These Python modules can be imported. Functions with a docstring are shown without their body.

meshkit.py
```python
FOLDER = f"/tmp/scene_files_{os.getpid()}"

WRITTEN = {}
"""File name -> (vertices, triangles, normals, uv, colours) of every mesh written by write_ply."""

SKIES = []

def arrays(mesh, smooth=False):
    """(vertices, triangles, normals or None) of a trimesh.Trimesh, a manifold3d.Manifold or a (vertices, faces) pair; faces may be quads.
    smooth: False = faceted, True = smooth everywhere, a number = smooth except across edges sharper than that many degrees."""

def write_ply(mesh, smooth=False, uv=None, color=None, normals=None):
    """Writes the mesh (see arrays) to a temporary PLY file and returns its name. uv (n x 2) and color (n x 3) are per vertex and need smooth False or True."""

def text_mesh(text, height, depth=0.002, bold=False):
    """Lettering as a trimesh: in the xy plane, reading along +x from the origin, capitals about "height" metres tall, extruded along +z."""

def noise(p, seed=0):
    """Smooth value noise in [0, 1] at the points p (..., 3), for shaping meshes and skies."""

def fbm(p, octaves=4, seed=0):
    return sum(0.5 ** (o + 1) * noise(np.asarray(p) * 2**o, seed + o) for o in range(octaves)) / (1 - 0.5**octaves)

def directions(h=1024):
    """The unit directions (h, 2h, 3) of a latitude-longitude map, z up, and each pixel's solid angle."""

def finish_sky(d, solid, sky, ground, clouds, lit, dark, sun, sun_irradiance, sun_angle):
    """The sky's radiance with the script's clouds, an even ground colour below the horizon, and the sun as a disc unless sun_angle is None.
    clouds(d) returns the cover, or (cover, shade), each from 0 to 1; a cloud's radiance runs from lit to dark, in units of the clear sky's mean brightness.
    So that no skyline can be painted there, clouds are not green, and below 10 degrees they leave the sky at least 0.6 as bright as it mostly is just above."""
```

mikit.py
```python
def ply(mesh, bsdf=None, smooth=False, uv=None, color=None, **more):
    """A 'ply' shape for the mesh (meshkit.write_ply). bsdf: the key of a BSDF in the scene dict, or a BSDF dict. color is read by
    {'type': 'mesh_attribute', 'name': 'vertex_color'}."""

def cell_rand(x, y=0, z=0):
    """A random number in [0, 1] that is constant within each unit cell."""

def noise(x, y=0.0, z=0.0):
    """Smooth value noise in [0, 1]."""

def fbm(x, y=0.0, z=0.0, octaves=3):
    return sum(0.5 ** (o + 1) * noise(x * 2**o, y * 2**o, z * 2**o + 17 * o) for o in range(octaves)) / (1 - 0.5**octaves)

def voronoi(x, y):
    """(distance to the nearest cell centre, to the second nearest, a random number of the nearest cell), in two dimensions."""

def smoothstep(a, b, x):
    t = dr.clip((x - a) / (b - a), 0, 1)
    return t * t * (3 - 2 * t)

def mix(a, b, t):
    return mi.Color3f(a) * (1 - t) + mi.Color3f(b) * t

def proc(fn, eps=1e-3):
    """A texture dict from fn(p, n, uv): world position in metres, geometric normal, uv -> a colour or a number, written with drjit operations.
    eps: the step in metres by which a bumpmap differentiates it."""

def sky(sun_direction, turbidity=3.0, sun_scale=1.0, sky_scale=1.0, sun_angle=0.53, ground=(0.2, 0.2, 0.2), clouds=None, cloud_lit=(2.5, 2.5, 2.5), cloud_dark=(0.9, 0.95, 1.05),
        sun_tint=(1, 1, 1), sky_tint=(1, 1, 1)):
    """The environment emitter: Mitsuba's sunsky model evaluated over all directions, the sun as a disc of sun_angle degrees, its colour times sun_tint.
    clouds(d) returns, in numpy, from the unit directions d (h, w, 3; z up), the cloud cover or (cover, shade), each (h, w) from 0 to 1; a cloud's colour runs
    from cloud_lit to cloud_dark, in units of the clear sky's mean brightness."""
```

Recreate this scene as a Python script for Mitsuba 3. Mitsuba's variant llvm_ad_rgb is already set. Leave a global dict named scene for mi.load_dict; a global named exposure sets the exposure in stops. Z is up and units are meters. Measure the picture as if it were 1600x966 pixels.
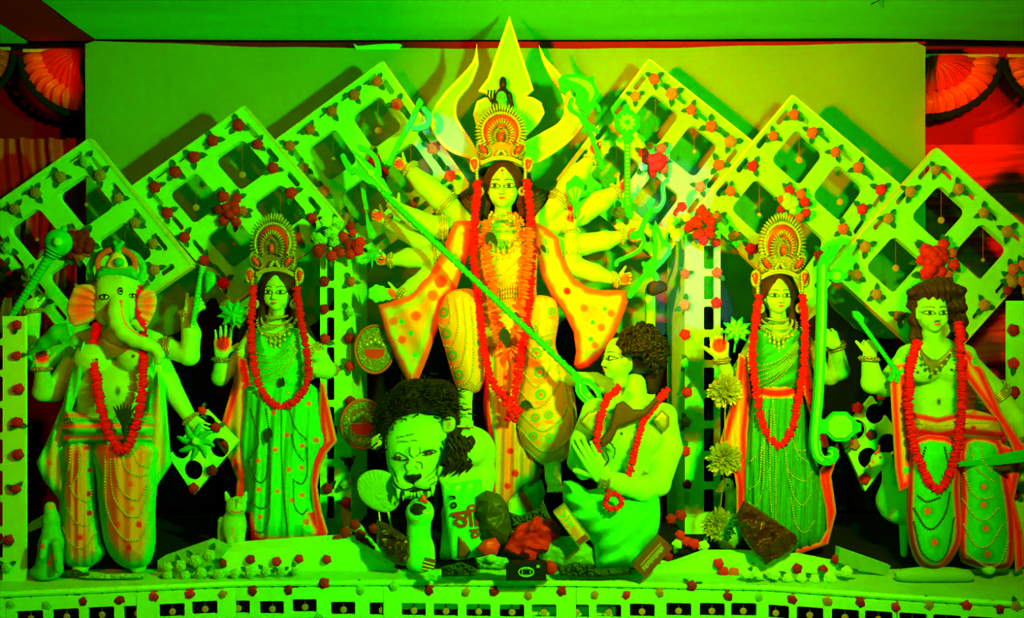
import math, numpy as np, trimesh, shapely, shapely.affinity, mitsuba as mi, mikit
from scipy.spatial import Delaunay, cKDTree
from shapely import Polygon, LineString, Point
from shapely.ops import unary_union

# ---------------------------------------------------------------- camera, light, exposure
T = mi.ScalarTransform4f
D, F, CX, CY, ZC = 4.55, 1300.0, 800.0, 520.0, 1.75      # camera distance, focal length in px of the 1600x966 frame, horizon
exposure = 0.0
scene = {'type': 'scene'}
labels = {}
scene['camera'] = {'type': 'perspective', 'fov': math.degrees(2 * math.atan(800 / F)), 'fov_axis': 'x',
                   'principal_point_offset_y': (483 - CY) / 966,
                   'to_world': T().look_at(origin=[0, -D, ZC], target=[0, 0, ZC], up=[0, 0, 1])}


def par_lamp(name, at, aim, rgb, cutoff, beam, spread=0.045, n=4):
    """A stage PAR can, also used for added fill lights: a ring of n coloured LED spots. It hangs or stands outside the frame, between the camera and the stage."""
    a, b = np.array(at, float), np.array(aim, float)
    f = (b - a) / np.linalg.norm(b - a)
    r = np.cross(f, [0, 0, 1]); r /= np.linalg.norm(r); u = np.cross(r, f)
    for i in range(n):
        o = a + spread * (math.cos(i * 2 * math.pi / n + .4) * r + math.sin(i * 2 * math.pi / n + .4) * u) if n > 1 else a
        scene[f'{name}_{i + 1:03d}'] = {'type': 'spot', 'intensity': {'type': 'rgb', 'value': [float(c) / n for c in rgb]},
                                 'cutoff_angle': float(cutoff), 'beam_width': float(beam),
                                 'to_world': T().look_at(origin=o.tolist(), target=(o + f).tolist(), up=[0, 0, 1])}


par_lamp('green_par_right', (1.15, -3.0, 2.45), (-.5, .2, 2.1), (0, 70, 0), 66, 22)
par_lamp('green_par_left', (-1.25, -3.0, 2.5), (1.5, .4, 2.8), (0, 34, 0), 33, 12)
par_lamp('green_par_low', (.15, -3.3, 1.0), (.05, 0, 1.9), (0, 3.8, 0), 66, 50)
par_lamp('amber_par_left', (-1.1, -3.05, 2.6), (.9, .2, 2.75), (175, 0, 0), 29, 6)
par_lamp('amber_par_right', (1.25, -3.05, 2.3), (.3, -.2, 1.4), (34, 0, 0), 36, 8)
par_lamp('amber_fill_low_left', (-1.35, -3.0, 2.5), (-1.75, -.5, 1.25), (14, 0, 0), 22, 12)  # added red fill for the lower left statues only
par_lamp('amber_par_low_right', (1.3, -3.0, 2.5), (1.75, -.5, 1.3), (18, 0, 0), 24, 12)
par_lamp('amber_fill_far_left', (-1.3, -3.1, 2.5), (-3.04, .95, 3.47), (34, 0, 0), 2.9, 1.6)  # added pinpoint red fill on the upper left swag
par_lamp('amber_fill_far_right', (1.35, -3.1, 2.5), (3.0, .95, 3.12), (62, 0, 0), 5.2, 3.6)  # added narrow red fill brightening the upper right swag and curtain
par_lamp('amber_fill_wide', (.35, -3.25, 2.65), (-2.5, .4, 2.75), (11, 0, 0), 27, 15)  # added mild red fill over the upper left boards and roses
par_lamp('cool_pin', (-.5, -3.2, 2.7), (-.42, .25, 2.83), (3, 3, 60), 2.9, 2.4, n=1)
par_lamp('cool_pin_centre', (.3, -3.2, 2.7), (.93, .28, 2.6), (3, 3, 60), 4.2, 3.4, n=1)
par_lamp('cool_pin_post', (.6, -3.2, 2.7), (1.02, .05, 2.02), (3, 3, 80), 4.3, 3.6, n=1)


# ---------------------------------------------------------------- helpers
def K(y):
    return (D + y) / F


def W(px, py, y=0.0):
    """A point of the place at depth y, given where a plan drawn at that depth puts it (plan units: pixels of the photograph)."""
    k = (D + np.asarray(y, float)) / F
    return np.stack(np.broadcast_arrays((np.asarray(px, float) - CX) * k, np.asarray(y, float), ZC - (np.asarray(py, float) - CY) * k), -1)


USED = set()


def key(name, parent=None):
    base = f'{parent}__{name}' if parent else name
    k, i = base, 0
    while k in USED:
        i += 1
        k = f'{base}_{i:03d}'
    USED.add(k)
    return k


def tag(k, label=None, cat=None, group=None, kind=None):
    e = {n: v for n, v in (('label', label), ('category', cat), ('group', group), ('kind', kind)) if v}
    if e:
        labels[k] = {**labels.get(k, {}), **e}
    return k


def thing(name, label, cat, group=None, kind=None):
    return tag(key(name), label, cat, group, kind)


def add(name, mesh, mat, parent=None, smooth=35, color=None, label=None, cat=None, group=None, kind=None, xf=None):
    k = key(name, parent)
    if color is not None:
        smooth = True if smooth not in (False,) else False
    s = mikit.ply(mesh, mat, smooth, color=color)
    if xf is not None:
        s['to_world'] = xf
    scene[k] = s
    return tag(k, label, cat, group, kind)


def put(name, proto, xf, parent=None, mat=None, **kw):
    k = key(name, parent)
    scene[k] = {**proto, 'to_world': xf}
    if mat:
        scene[k]['bsdf'] = {'type': 'ref', 'id': mat}
    return tag(k, **kw)


ORD = 'first second third fourth fifth sixth seventh eighth ninth tenth eleventh twelfth thirteenth fourteenth fifteenth sixteenth seventeenth eighteenth nineteenth twentieth'.split()


def nth(i):
    if i < 20:
        return ORD[i]
    t = {2: 'twenty', 3: 'thirty', 4: 'forty'}[(i + 1) // 10]
    r = (i + 1) % 10
    return t.replace('y', 'ieth') if r == 0 else f'{t}-{ORD[r - 1]}'


def cat_mesh(ms):
    vs, fs, n = [], [], 0
    for m in ms:
        v, f = (m.vertices, m.faces) if hasattr(m, 'vertices') else m
        f = np.asarray(f)
        if f.shape[1] == 4:
            f = np.vstack([f[:, [0, 1, 2]], f[:, [0, 2, 3]]])
        vs.append(np.asarray(v)); fs.append(f + n); n += len(v)
    return np.vstack(vs), np.vstack(fs)


def spline(pts, n=8, closed=False):
    """Catmull-Rom through pts."""
    p = np.asarray(pts, float)
    q = np.vstack([p[-1:], p, p[:2]]) if closed else np.vstack([2 * p[0] - p[1], p, 2 * p[-1] - p[-2]])
    out, t = [], np.linspace(0, 1, n, endpoint=False)[:, None]
    for i in range(1, len(q) - 2):
        a, b, c, d = q[i - 1:i + 3]
        out.append(.5 * (2 * b + (c - a) * t + (2 * a - 5 * b + 4 * c - d) * t ** 2 + (3 * b - a - 3 * c + d) * t ** 3))
    if not closed:
        out.append(p[-1:])
    return np.vstack(out)


def resample(path, step):
    p = np.asarray(path, float)
    s = np.r_[0, np.cumsum(np.linalg.norm(np.diff(p, axis=0), axis=1))]
    n = max(2, int(round(s[-1] / step)) + 1)
    t = np.linspace(0, s[-1], n)
    return np.stack([np.interp(t, s, p[:, i]) for i in range(p.shape[1])], 1)


def tube(path, r, sides=8, flat=1.0):
    p = np.asarray(path, float)
    t = np.gradient(p, axis=0); t /= np.linalg.norm(t, axis=1, keepdims=True) + 1e-12
    a = np.cross(t, [0, 1.0, 0]); bad = np.linalg.norm(a, axis=1) < .2
    a[bad] = np.cross(t[bad], [1.0, 0, 0]); a /= np.linalg.norm(a, axis=1, keepdims=True) + 1e-12
    b = np.cross(t, a)
    ang = np.arange(sides) * 2 * np.pi / sides
    rr = np.broadcast_to(r, (len(p),))[:, None, None]
    v = p[:, None] + rr * (np.cos(ang)[None, :, None] * a[:, None] + flat * np.sin(ang)[None, :, None] * b[:, None])
    i, j = np.meshgrid(np.arange(len(p) - 1), np.arange(sides), indexing='ij')
    q = np.stack([i * sides + j, i * sides + (j + 1) % sides, (i + 1) * sides + (j + 1) % sides, (i + 1) * sides + j], -1).reshape(-1, 4)
    f = np.vstack([q[:, [0, 2, 1]], q[:, [0, 3, 2]]])
    n = v.shape[0] * sides
    v = np.vstack([v.reshape(-1, 3), p[:1], p[-1:]])
    jj = np.arange(sides)
    f = np.vstack([f, np.stack([np.full(sides, n), jj, (jj + 1) % sides], 1), np.stack([np.full(sides, n + 1), n - sides + (jj + 1) % sides, n - sides + jj], 1)])
    return v, f


def ring(c, axis, R, r, n=20, m=6):
    axis = np.asarray(axis, float) / np.linalg.norm(axis)
    a = np.cross(axis, [.3, .9, .2]); a /= np.linalg.norm(a); b = np.cross(axis, a)
    th = np.arange(n) * 2 * np.pi / n; ph = np.arange(m) * 2 * np.pi / m
    rad = np.cos(th)[:, None] * a + np.sin(th)[:, None] * b
    v = np.asarray(c) + rad[:, None] * (R + r * np.cos(ph))[None, :, None] + axis * (r * np.sin(ph))[None, :, None]
    i, j = np.meshgrid(np.arange(n), np.arange(m), indexing='ij')
    f = np.stack([i * m + j, ((i + 1) % n) * m + j, ((i + 1) % n) * m + (j + 1) % m, i * m + (j + 1) % m], -1).reshape(-1, 4)
    return v.reshape(-1, 3), np.vstack([f[:, [0, 1, 2]], f[:, [0, 2, 3]]])


ICO = {s: trimesh.creation.icosphere(subdivisions=s) for s in (0, 1, 2, 3)}


def ball(c, r, s=2, rot=None):
    v = ICO[s].vertices * np.broadcast_to(r, (3,))
    if rot is not None:
        v = v @ np.asarray(rot).T
    return v + np.asarray(c), ICO[s].faces


def balls(cs, r, s=1, rots=None):
    cs = np.asarray(cs, float); r = np.broadcast_to(r, (len(cs),))
    v, f = ICO[s].vertices, ICO[s].faces
    V = cs[:, None] + v[None] * r[:, None, None]
    Fc = f[None] + (np.arange(len(cs)) * len(v))[:, None, None]
    return V.reshape(-1, 3), Fc.reshape(-1, 3)


def box(c, s, rot=None):
    m = trimesh.creation.box(extents=s)
    v = m.vertices if rot is None else m.vertices @ np.asarray(rot).T
    return v + np.asarray(c), m.faces


def rotm(ax, deg):
    return trimesh.transformations.rotation_matrix(math.radians(deg), ax)[:3, :3]


def poly(pts, smooth=0):
    return Polygon(spline(pts, smooth, True) if smooth else pts).buffer(0)


def extr(shape, y, depth, bevel=0.0):
    """Cut a plan outline (pixels, at depth y) out of a board of the given thickness; its face is at y, its back at y + depth."""
    ms = []
    for g in getattr(shape, 'geoms', [shape]):
        if g.is_empty or g.area < .05:
            continue
        m = trimesh.creation.extrude_polygon(g, 1.0, engine='earcut')
        v = np.array(m.vertices)
        k = K(y)
        ms.append((np.stack([(v[:, 0] - CX) * k, y + (1 - v[:, 2]) * depth, ZC - (v[:, 1] - CY) * k], 1), m.faces[:, ::-1] if False else m.faces))
    v, f = cat_mesh(ms)
    m = trimesh.Trimesh(v, f, process=False)
    if m.volume < 0:
        f = f[:, ::-1]
    return v, f


REST = .625 + .0095     # nothing padded or modelled reaches below the stage top


class Puff:
    """A padded shape: plan outline (pixels at depth y), bulging towards the front by `bulge` metres within R pixels of its edge."""

    def __init__(s, outline, y, thick=.02, bulge=.03, R=20, h=2.2, fold=None, holes=(), back=None):
        g = outline if isinstance(outline, Polygon) else poly(outline)
        if g.geom_type != 'Polygon':
            g = max(g.geoms, key=lambda q: q.area)
        s.g, s.y, s.thick, s.bulge, s.R, s.fold = g, y, thick, bulge, R, fold
        loops = [resample(np.array(g.exterior.coords), h)[:-1]] + [resample(np.array(i.coords), h)[:-1] for i in g.interiors]
        bd = np.vstack(loops); nb = len(bd)
        s.tree = cKDTree(np.vstack([resample(np.array(l.coords), .5) for l in [g.exterior, *g.interiors]]))
        x0, y0, x1, y1 = g.bounds
        gx, gy = np.meshgrid(np.arange(x0, x1, h), np.arange(y0, y1, h * .87))
        gx = gx + (np.arange(gx.shape[0]) % 2)[:, None] * h / 2
        q = np.stack([gx.ravel(), gy.ravel()], 1)
        q = q[shapely.contains_xy(g, q[:, 0], q[:, 1])]
        if len(q):
            q = q[s.tree.query(q)[0] > h * .55]
        P = np.vstack([bd, q])
        tri = Delaunay(P).simplices
        c = P[tri].mean(1)
        tri = tri[shapely.contains_xy(g, c[:, 0], c[:, 1])]
        a = np.cross(P[tri[:, 1]] - P[tri[:, 0]], P[tri[:, 2]] - P[tri[:, 0]])
        tri = tri[np.abs(a) > 1e-9]; a = a[np.abs(a) > 1e-9]
        tri[a > 0] = tri[a > 0][:, ::-1]
        n = len(P)
        s.P, s.d = P, s.tree.query(P)[0]; s.d[:nb] = 0
        yf = s.front(P[:, 0], P[:, 1], s.d)
        yb = y + thick / 2 + np.zeros(n) + (0 if fold is None else fold(P[:, 0], P[:, 1]))
        if back:
            yb = yb + back * np.sqrt(1 - (1 - np.clip(s.d / R, 0, 1)) ** 2)
        v = np.vstack([W(P[:, 0], P[:, 1], yf), W(P[:, 0], P[:, 1], yb)])
        v[:, 2] = np.maximum(v[:, 2], REST)
        # boundary edges
        e = np.vstack([tri[:, [0, 1]], tri[:, [1, 2]], tri[:, [2, 0]]])
        code = e[:, 0].astype(np.int64) * n + e[:, 1]; rev = e[:, 1].astype(np.int64) * n + e[:, 0]
        e = e[~np.isin(code, rev)]
        f = np.vstack([tri, tri[:, ::-1] + n, np.stack([e[:, 1], e[:, 0], e[:, 0] + n], 1), np.stack([e[:, 1], e[:, 0] + n, e[:, 1] + n], 1)])
        s.mesh = (v, f)

    def front(s, px, py, d=None):
        px, py = np.asarray(px, float), np.asarray(py, float)
        if d is None:
            d = s.tree.query(np.stack([px, py], -1))[0]
            d = np.where(shapely.contains_xy(s.g, px, py), d, 0)
        t = np.clip(d / s.R, 0, 1)
        return s.y - s.thick / 2 - s.bulge * np.sqrt(np.maximum(0, 1 - (1 - t) ** 2)) + (0 if s.fold is None else s.fold(px, py))

    def color(s, fn):
        c = np.asarray(fn(s.P[:, 0], s.P[:, 1], s.d))
        return np.clip(np.vstack([c, c]), 0, 1)

    def on(s, path, off=0.0):
        """The plan path laid on the front of this shape (plan scale stays that of depth s.y)."""
        p = np.asarray(path, float)
        return W(p[:, 0], p[:, 1], s.front(p[:, 0], p[:, 1]) - off)


def beads(surface, path, r=1.5, gap=3.4, s=0):
    p = resample(path, gap)
    return balls(surface.on(p, .002), r * K(surface.y), s)


def ramp(d, stops):
    """Colour by a number: stops = [(value, rgb), ...]."""
    x = [a for a, _ in stops]; c = np.array([b for _, b in stops], float)
    return np.stack([np.interp(d, x, c[:, i]) for i in range(3)], -1)


def spot(c, px, py, x, y, r, rgb, soft=.4, ry=None):
    d = np.sqrt(((px - x) / r) ** 2 + ((py - y) / (ry or r)) ** 2)
    w = np.clip((1 - d) / soft + .5, 0, 1)[:, None]
    return c * (1 - w) + np.asarray(rgb, float) * w


class Sdf:
    """One continuous body: smooth union of round cones and ellipsoids, meshed with surface nets."""

    def __init__(s, y, res):
        s.y, s.res, s.k, s.p, s.rest = y, res, K(y), [], REST

    def P(s, px, py, dy=0.0):
        return W(px, py, s.y + dy)

    def cone(s, a, b, ra, rb, k=.02, op=1):
        s.p.append(('c', np.asarray(a, float), np.asarray(b, float), ra, rb, k, op))

    def chain(s, pts, k=2.5):
        """pts: (px, py, dy in m, radius in px)"""
        for p, q in zip(pts[:-1], pts[1:]):
            s.cone(s.P(*p[:3]), s.P(*q[:3]), p[3] * s.k, q[3] * s.k, k * s.k)

    def ell(s, px, py, dy, rx, ry, rz, k=4, rot=None, op=1):
        s.p.append(('e', s.P(px, py, dy), np.array([rx, ry, rz]) * s.k, rot, None, k * s.k, op))

    def hand(s, x, y, ang, L=30, dy=0.0, curl=.25, thumb=1, front=1, spread=.13, k=1.2, tw=0.0):
        """A hand from its wrist (x, y): ang = direction of the fingers (90 = up), L = length in px, front = palm towards the viewer."""
        a = math.radians(ang)
        u = np.array([math.cos(a), 0, math.sin(a)]); v = np.array([math.sin(a), 0, -math.cos(a)]) * thumb; w = np.array([0, -1.0, 0]) * front
        if tw:
            c_, s_ = math.cos(math.radians(tw)), math.sin(math.radians(tw))
            v, w = v * c_ + w * s_, w * c_ - v * s_
        o = s.P(x, y, dy); m = L * s.k
        for i, (ln, rr) in enumerate(((.95, .068), (1.05, .072), (1.0, .068), (.78, .058))):
            off = (1.5 - i)
            kn = o + m * (.5 - .03 * abs(off - .5)) * u + m * spread * off * v
            s.cone(o + m * .05 * u + m * .075 * off * v, kn, .13 * m, .092 * m, k * 2 * s.k)
            p, an = kn, .1 * curl
            for seg, r1 in ((.22, 1), (.17, .92), (.13, .8)):
                an += curl * 1.15
                q = p + m * ln * seg * (math.cos(an) * u + math.sin(an) * w + .05 * off * v)
                s.cone(p, q, rr * r1 * m, rr * r1 * .92 * m, k * .55 * s.k)
                p = q
        p = o + m * .12 * u + m * .16 * v
        for dl, r1 in ((.24, .085), (.17, .07), (.12, .06)):
            q = p + m * dl * (.62 * u + .72 * v + .35 * min(1, curl * 1.5) * w) / 1.0
            s.cone(p, q, r1 * m * 1.1, r1 * m, k * s.k)
            p = q
            u2 = u
        return o

    def mesh(s):
        res = s.res
        lo, hi = [], []
        for p in s.p:
            if p[6] < 0:
                continue
            if p[0] == 'c':
                r = max(p[3], p[4]); lo.append(np.minimum(p[1], p[2]) - r); hi.append(np.maximum(p[1], p[2]) + r)
            else:
                r = max(p[2]); lo.append(p[1] - r); hi.append(p[1] + r)
        lo = np.min(lo, 0) - 3 * res; hi = np.max(hi, 0) + 3 * res
        n = np.ceil((hi - lo) / res).astype(int) + 1
        big = 6 * res + .05
        d = np.full(n, big, np.float32)
        ax = [(lo[i] + res * np.arange(n[i])).astype(np.float32) for i in range(3)]
        for p in s.p:
            k = max(p[5], 1e-5); m = k + 3 * res
            if p[0] == 'c':
                r = max(p[3], p[4]); a, b = np.minimum(p[1], p[2]) - r - m, np.maximum(p[1], p[2]) + r + m
            else:
                r = max(p[2]) if p[3] is not None else p[2]; a, b = p[1] - r - m, p[1] + r + m
            i0 = np.clip(np.floor((a - lo) / res).astype(int), 0, n); i1 = np.clip(np.ceil((b - lo) / res).astype(int) + 1, 0, n)
            if np.any(i1 <= i0):
                continue
            sl = tuple(slice(u, v) for u, v in zip(i0, i1))
            X, Y, Z = np.meshgrid(ax[0][sl[0]], ax[1][sl[1]], ax[2][sl[2]], indexing='ij', sparse=True)
            if p[0] == 'c':
                A, Bv = p[1], p[2] - p[1]
                q = max(float(Bv @ Bv), 1e-12)
                t = np.clip(((X - A[0]) * Bv[0] + (Y - A[1]) * Bv[1] + (Z - A[2]) * Bv[2]) / q, 0, 1)
                e = np.sqrt((X - A[0] - t * Bv[0]) ** 2 + (Y - A[1] - t * Bv[1]) ** 2 + (Z - A[2] - t * Bv[2]) ** 2) - (p[3] + (p[4] - p[3]) * t)
            else:
                x, y_, z = X - p[1][0], Y - p[1][1], Z - p[1][2]
                if p[3] is not None:
                    R = np.asarray(p[3]).T
                    x, y_, z = (R[0, 0] * x + R[0, 1] * y_ + R[0, 2] * z, R[1, 0] * x + R[1, 1] * y_ + R[1, 2] * z, R[2, 0] * x + R[2, 1] * y_ + R[2, 2] * z)
                r = p[2]
                k0 = np.sqrt((x / r[0]) ** 2 + (y_ / r[1]) ** 2 + (z / r[2]) ** 2)
                k1 = np.sqrt((x / r[0] ** 2) ** 2 + (y_ / r[1] ** 2) ** 2 + (z / r[2] ** 2) ** 2) + 1e-9
                e = k0 * (k0 - 1) / k1
            c = d[sl]
            if p[6] > 0:
                h = np.maximum(k - np.abs(c - e), 0) / k
                d[sl] = np.minimum(c, e) - h * h * k * .25
            else:
                h = np.maximum(k - np.abs(c + e), 0) / k
                d[sl] = np.maximum(c, -e) + h * h * k * .25
        v, f = nets(d, lo, res)
        v[:, 2] = np.maximum(v[:, 2], s.rest)
        return v, f


def nets(d, lo, h):
    s = d < 0
    c = sum(s[i:s.shape[0] - 1 + i, j:s.shape[1] - 1 + j, k:s.shape[2] - 1 + k].astype(np.int8) for i in (0, 1) for j in (0, 1) for k in (0, 1))
    act = np.argwhere((c > 0) & (c < 8))
    idx = np.full(c.shape, -1, np.int32)
    idx[tuple(act.T)] = np.arange(len(act))
    cor = np.array([[i, j, k] for i in (0, 1) for j in (0, 1) for k in (0, 1)])
    val = np.stack([d[tuple((act + o).T)] for o in cor], 1)
    pos, cnt = np.zeros((len(act), 3)), np.zeros(len(act))
    for a in range(8):
        for b in range(a + 1, 8):
            if np.abs(cor[a] - cor[b]).sum() == 1:
                m = (val[:, a] < 0) != (val[:, b] < 0)
                t = np.where(m, val[:, a] / np.where(m, val[:, a] - val[:, b], 1), 0)[:, None]
                pos += m[:, None] * (cor[a] + (cor[b] - cor[a]) * t); cnt += m
    v = lo + h * (act + pos / cnt[:, None])
    fs = []
    for axis in range(3):
        o = np.eye(3, dtype=int)
        e = o[axis]; b, g = o[(axis + 1) % 3], o[(axis + 2) % 3]
        A = s[tuple(slice(0, n - 1) if i == axis else slice(1, n - 1) for i, n in enumerate(s.shape))]
        B = s[tuple(slice(1, n) if i == axis else slice(1, n - 1) for i, n in enumerate(s.shape))]
        at = np.argwhere(A != B)
        if not len(at):
            continue
        gp = at + b + g                       # grid point of the edge's lower end
        q = np.stack([idx[tuple((gp - b - g).T)], idx[tuple((gp - g).T)], idx[tuple(gp.T)], idx[tuple((gp - b).T)]], 1)
        flip = ~A[tuple(at.T)]
        q[flip] = q[flip][:, ::-1]
        fs.append(q[(q >= 0).all(1)])
    q = np.vstack(fs)
    return v, np.vstack([q[:, [0, 1, 2]], q[:, [0, 2, 3]]])


def plan(v, y):
    """Plan coordinates (px, py) of points of a thing."""
    k = K(v[:, 1])
    return v[:, 0] / k + CX, CY - (v[:, 2] - ZC) / k


def mat(name, rgb, rough=.5, spec=.1, metal=0.0, two=True, **kw):
    b = {'type': 'principled', 'base_color': rgb if isinstance(rgb, dict) else {'type': 'rgb', 'value': list(map(float, rgb))}, 'roughness': rough, 'specular': spec, 'metallic': metal, **kw}
    scene[name] = {'type': 'twosided', 'bsdf': b} if two else b
    return name


rng = np.random.default_rng(7)
# ---------------------------------------------------------------- materials
def cloth_tex(a, b, f=(3, 3, 3), amp=1.0):
    return mikit.proc(lambda p, n, uv: mikit.mix(a, b, mikit.fbm(p.x * f[0], p.y * f[1], p.z * f[2], octaves=4) * amp))


mat('cream_cloth', cloth_tex((.17, .36, .03), (.21, .45, .04), (1.2, 1.2, 1.2)), .95, .1)
mat('ceiling_cloth', cloth_tex((.035, .42, .015), (.065, .75, .025), (.8, 5, 5)), .95, .1)
mat('maroon_cloth', (.6, .008, .002), .8, .1)
mat('red_satin', (.85, .02, .004), .45, .5)
mat('orange_satin', (.85, .075, .008), .4, .5)
mat('dark_red_cloth', (.35, .008, .002), .9, .1)
mat('black_cloth', (.006, .008, .003), .95, .1)
mat('black_fringe', (.006, .012, .004), .95, .1)
mat('yellow_tape', (.75, .55, .04), .6, .3)
mat('board_white', cloth_tex((.19, .82, .06), (.24, .9, .08), (6, 6, 6)), .55, .1)
mat('board_edge', (.45, .62, .03), .6, .1)
mat('stage_cloth', cloth_tex((.10, .42, .04), (.2, .62, .07), (9, 9, 9)), .9, .1)
mat('earth', cloth_tex((.10, .09, .03), (.16, .14, .05), (5, 5, 5)), .95, .1)
mat('mound_green', (.08, .40, .04), .9, .1)
mat('thread', (.5, .06, .01), .8, .1)
mat('thread_dark', (.04, .05, .01), .8, .1)
mat('disc_pale', (.45, .22, .03), .6, .3)
mat('rose_red', (.62, .010, .004), .7, .2)
mat('rose_dark', (.30, .006, .003), .7, .2)
mat('rose_orange', (.55, .085, .01), .7, .2)
mat('rose_cream', (.36, .17, .02), .7, .2)
mat('rose_white', (.25, .75, .4), .7, .2)
mat('rose_green', (.12, .5, .06), .7, .2)
mat('leaf_green', (.008, .13, .015), .6, .1)
mat('leaf_dark', (.006, .03, .006), .6, .1)

# ---------------------------------------------------------------- the tent: ceiling, walls, curtains
ZT = 3.62


def sheet(x0, x1, y0, y1, z, amp, name, m, seed=0, **kw):
    nx, ny = 90, 90
    gx, gy = np.meshgrid(np.linspace(x0, x1, nx), np.linspace(y0, y1, ny), indexing='ij')
    w = np.zeros_like(gx)
    r = np.random.default_rng(seed)
    for _ in range(9):
        a, b = r.uniform(.1, .6), r.uniform(2.0, 11)
        w += amp * r.uniform(.3, 1) * np.sin(a * gx * 4 + b * gy + r.uniform(0, 6)) / (1 + b * .25)
    v = np.stack([gx, gy, z + w], -1).reshape(-1, 3)
    i, j = np.meshgrid(np.arange(nx - 1), np.arange(ny - 1), indexing='ij')
    f = np.stack([i * ny + j, i * ny + j + 1, (i + 1) * ny + j + 1, (i + 1) * ny + j], -1).reshape(-1, 4)
    up = v + [0, 0, .012]
    add(name, cat_mesh([(v, f), (up, f[:, ::-1])]), m, smooth=True, **kw)


sheet(-2.66, 3.9, -4.2, .76, ZT, .012, 'ceiling', 'ceiling_cloth', 1, label='green lit cloth tent ceiling sagging in shallow folds', kind='structure')
sheet(-3.10, -2.67, -4.2, .8, ZT + .005, .006, 'ceiling_red_strip', 'dark_red_cloth', 2, label='dark red cloth strip along the left of the tent ceiling', kind='structure')
sheet(-4.2, -3.11, -4.2, .8, ZT, .012, 'ceiling_left', 'ceiling_cloth', 3, label='small green ceiling corner left of the dark red strip', kind='structure')
add('wall_back', box((0, 1.5, 1.95), (10, .04, 3.9)), 'maroon_cloth', label='dark red cloth wall at the back of the tent', kind='structure')
add('floor', box((0, -1.6, -.03), (10, 6.2, .06)), 'earth', label='bare earth floor in front of and below the stage', kind='structure')


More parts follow.
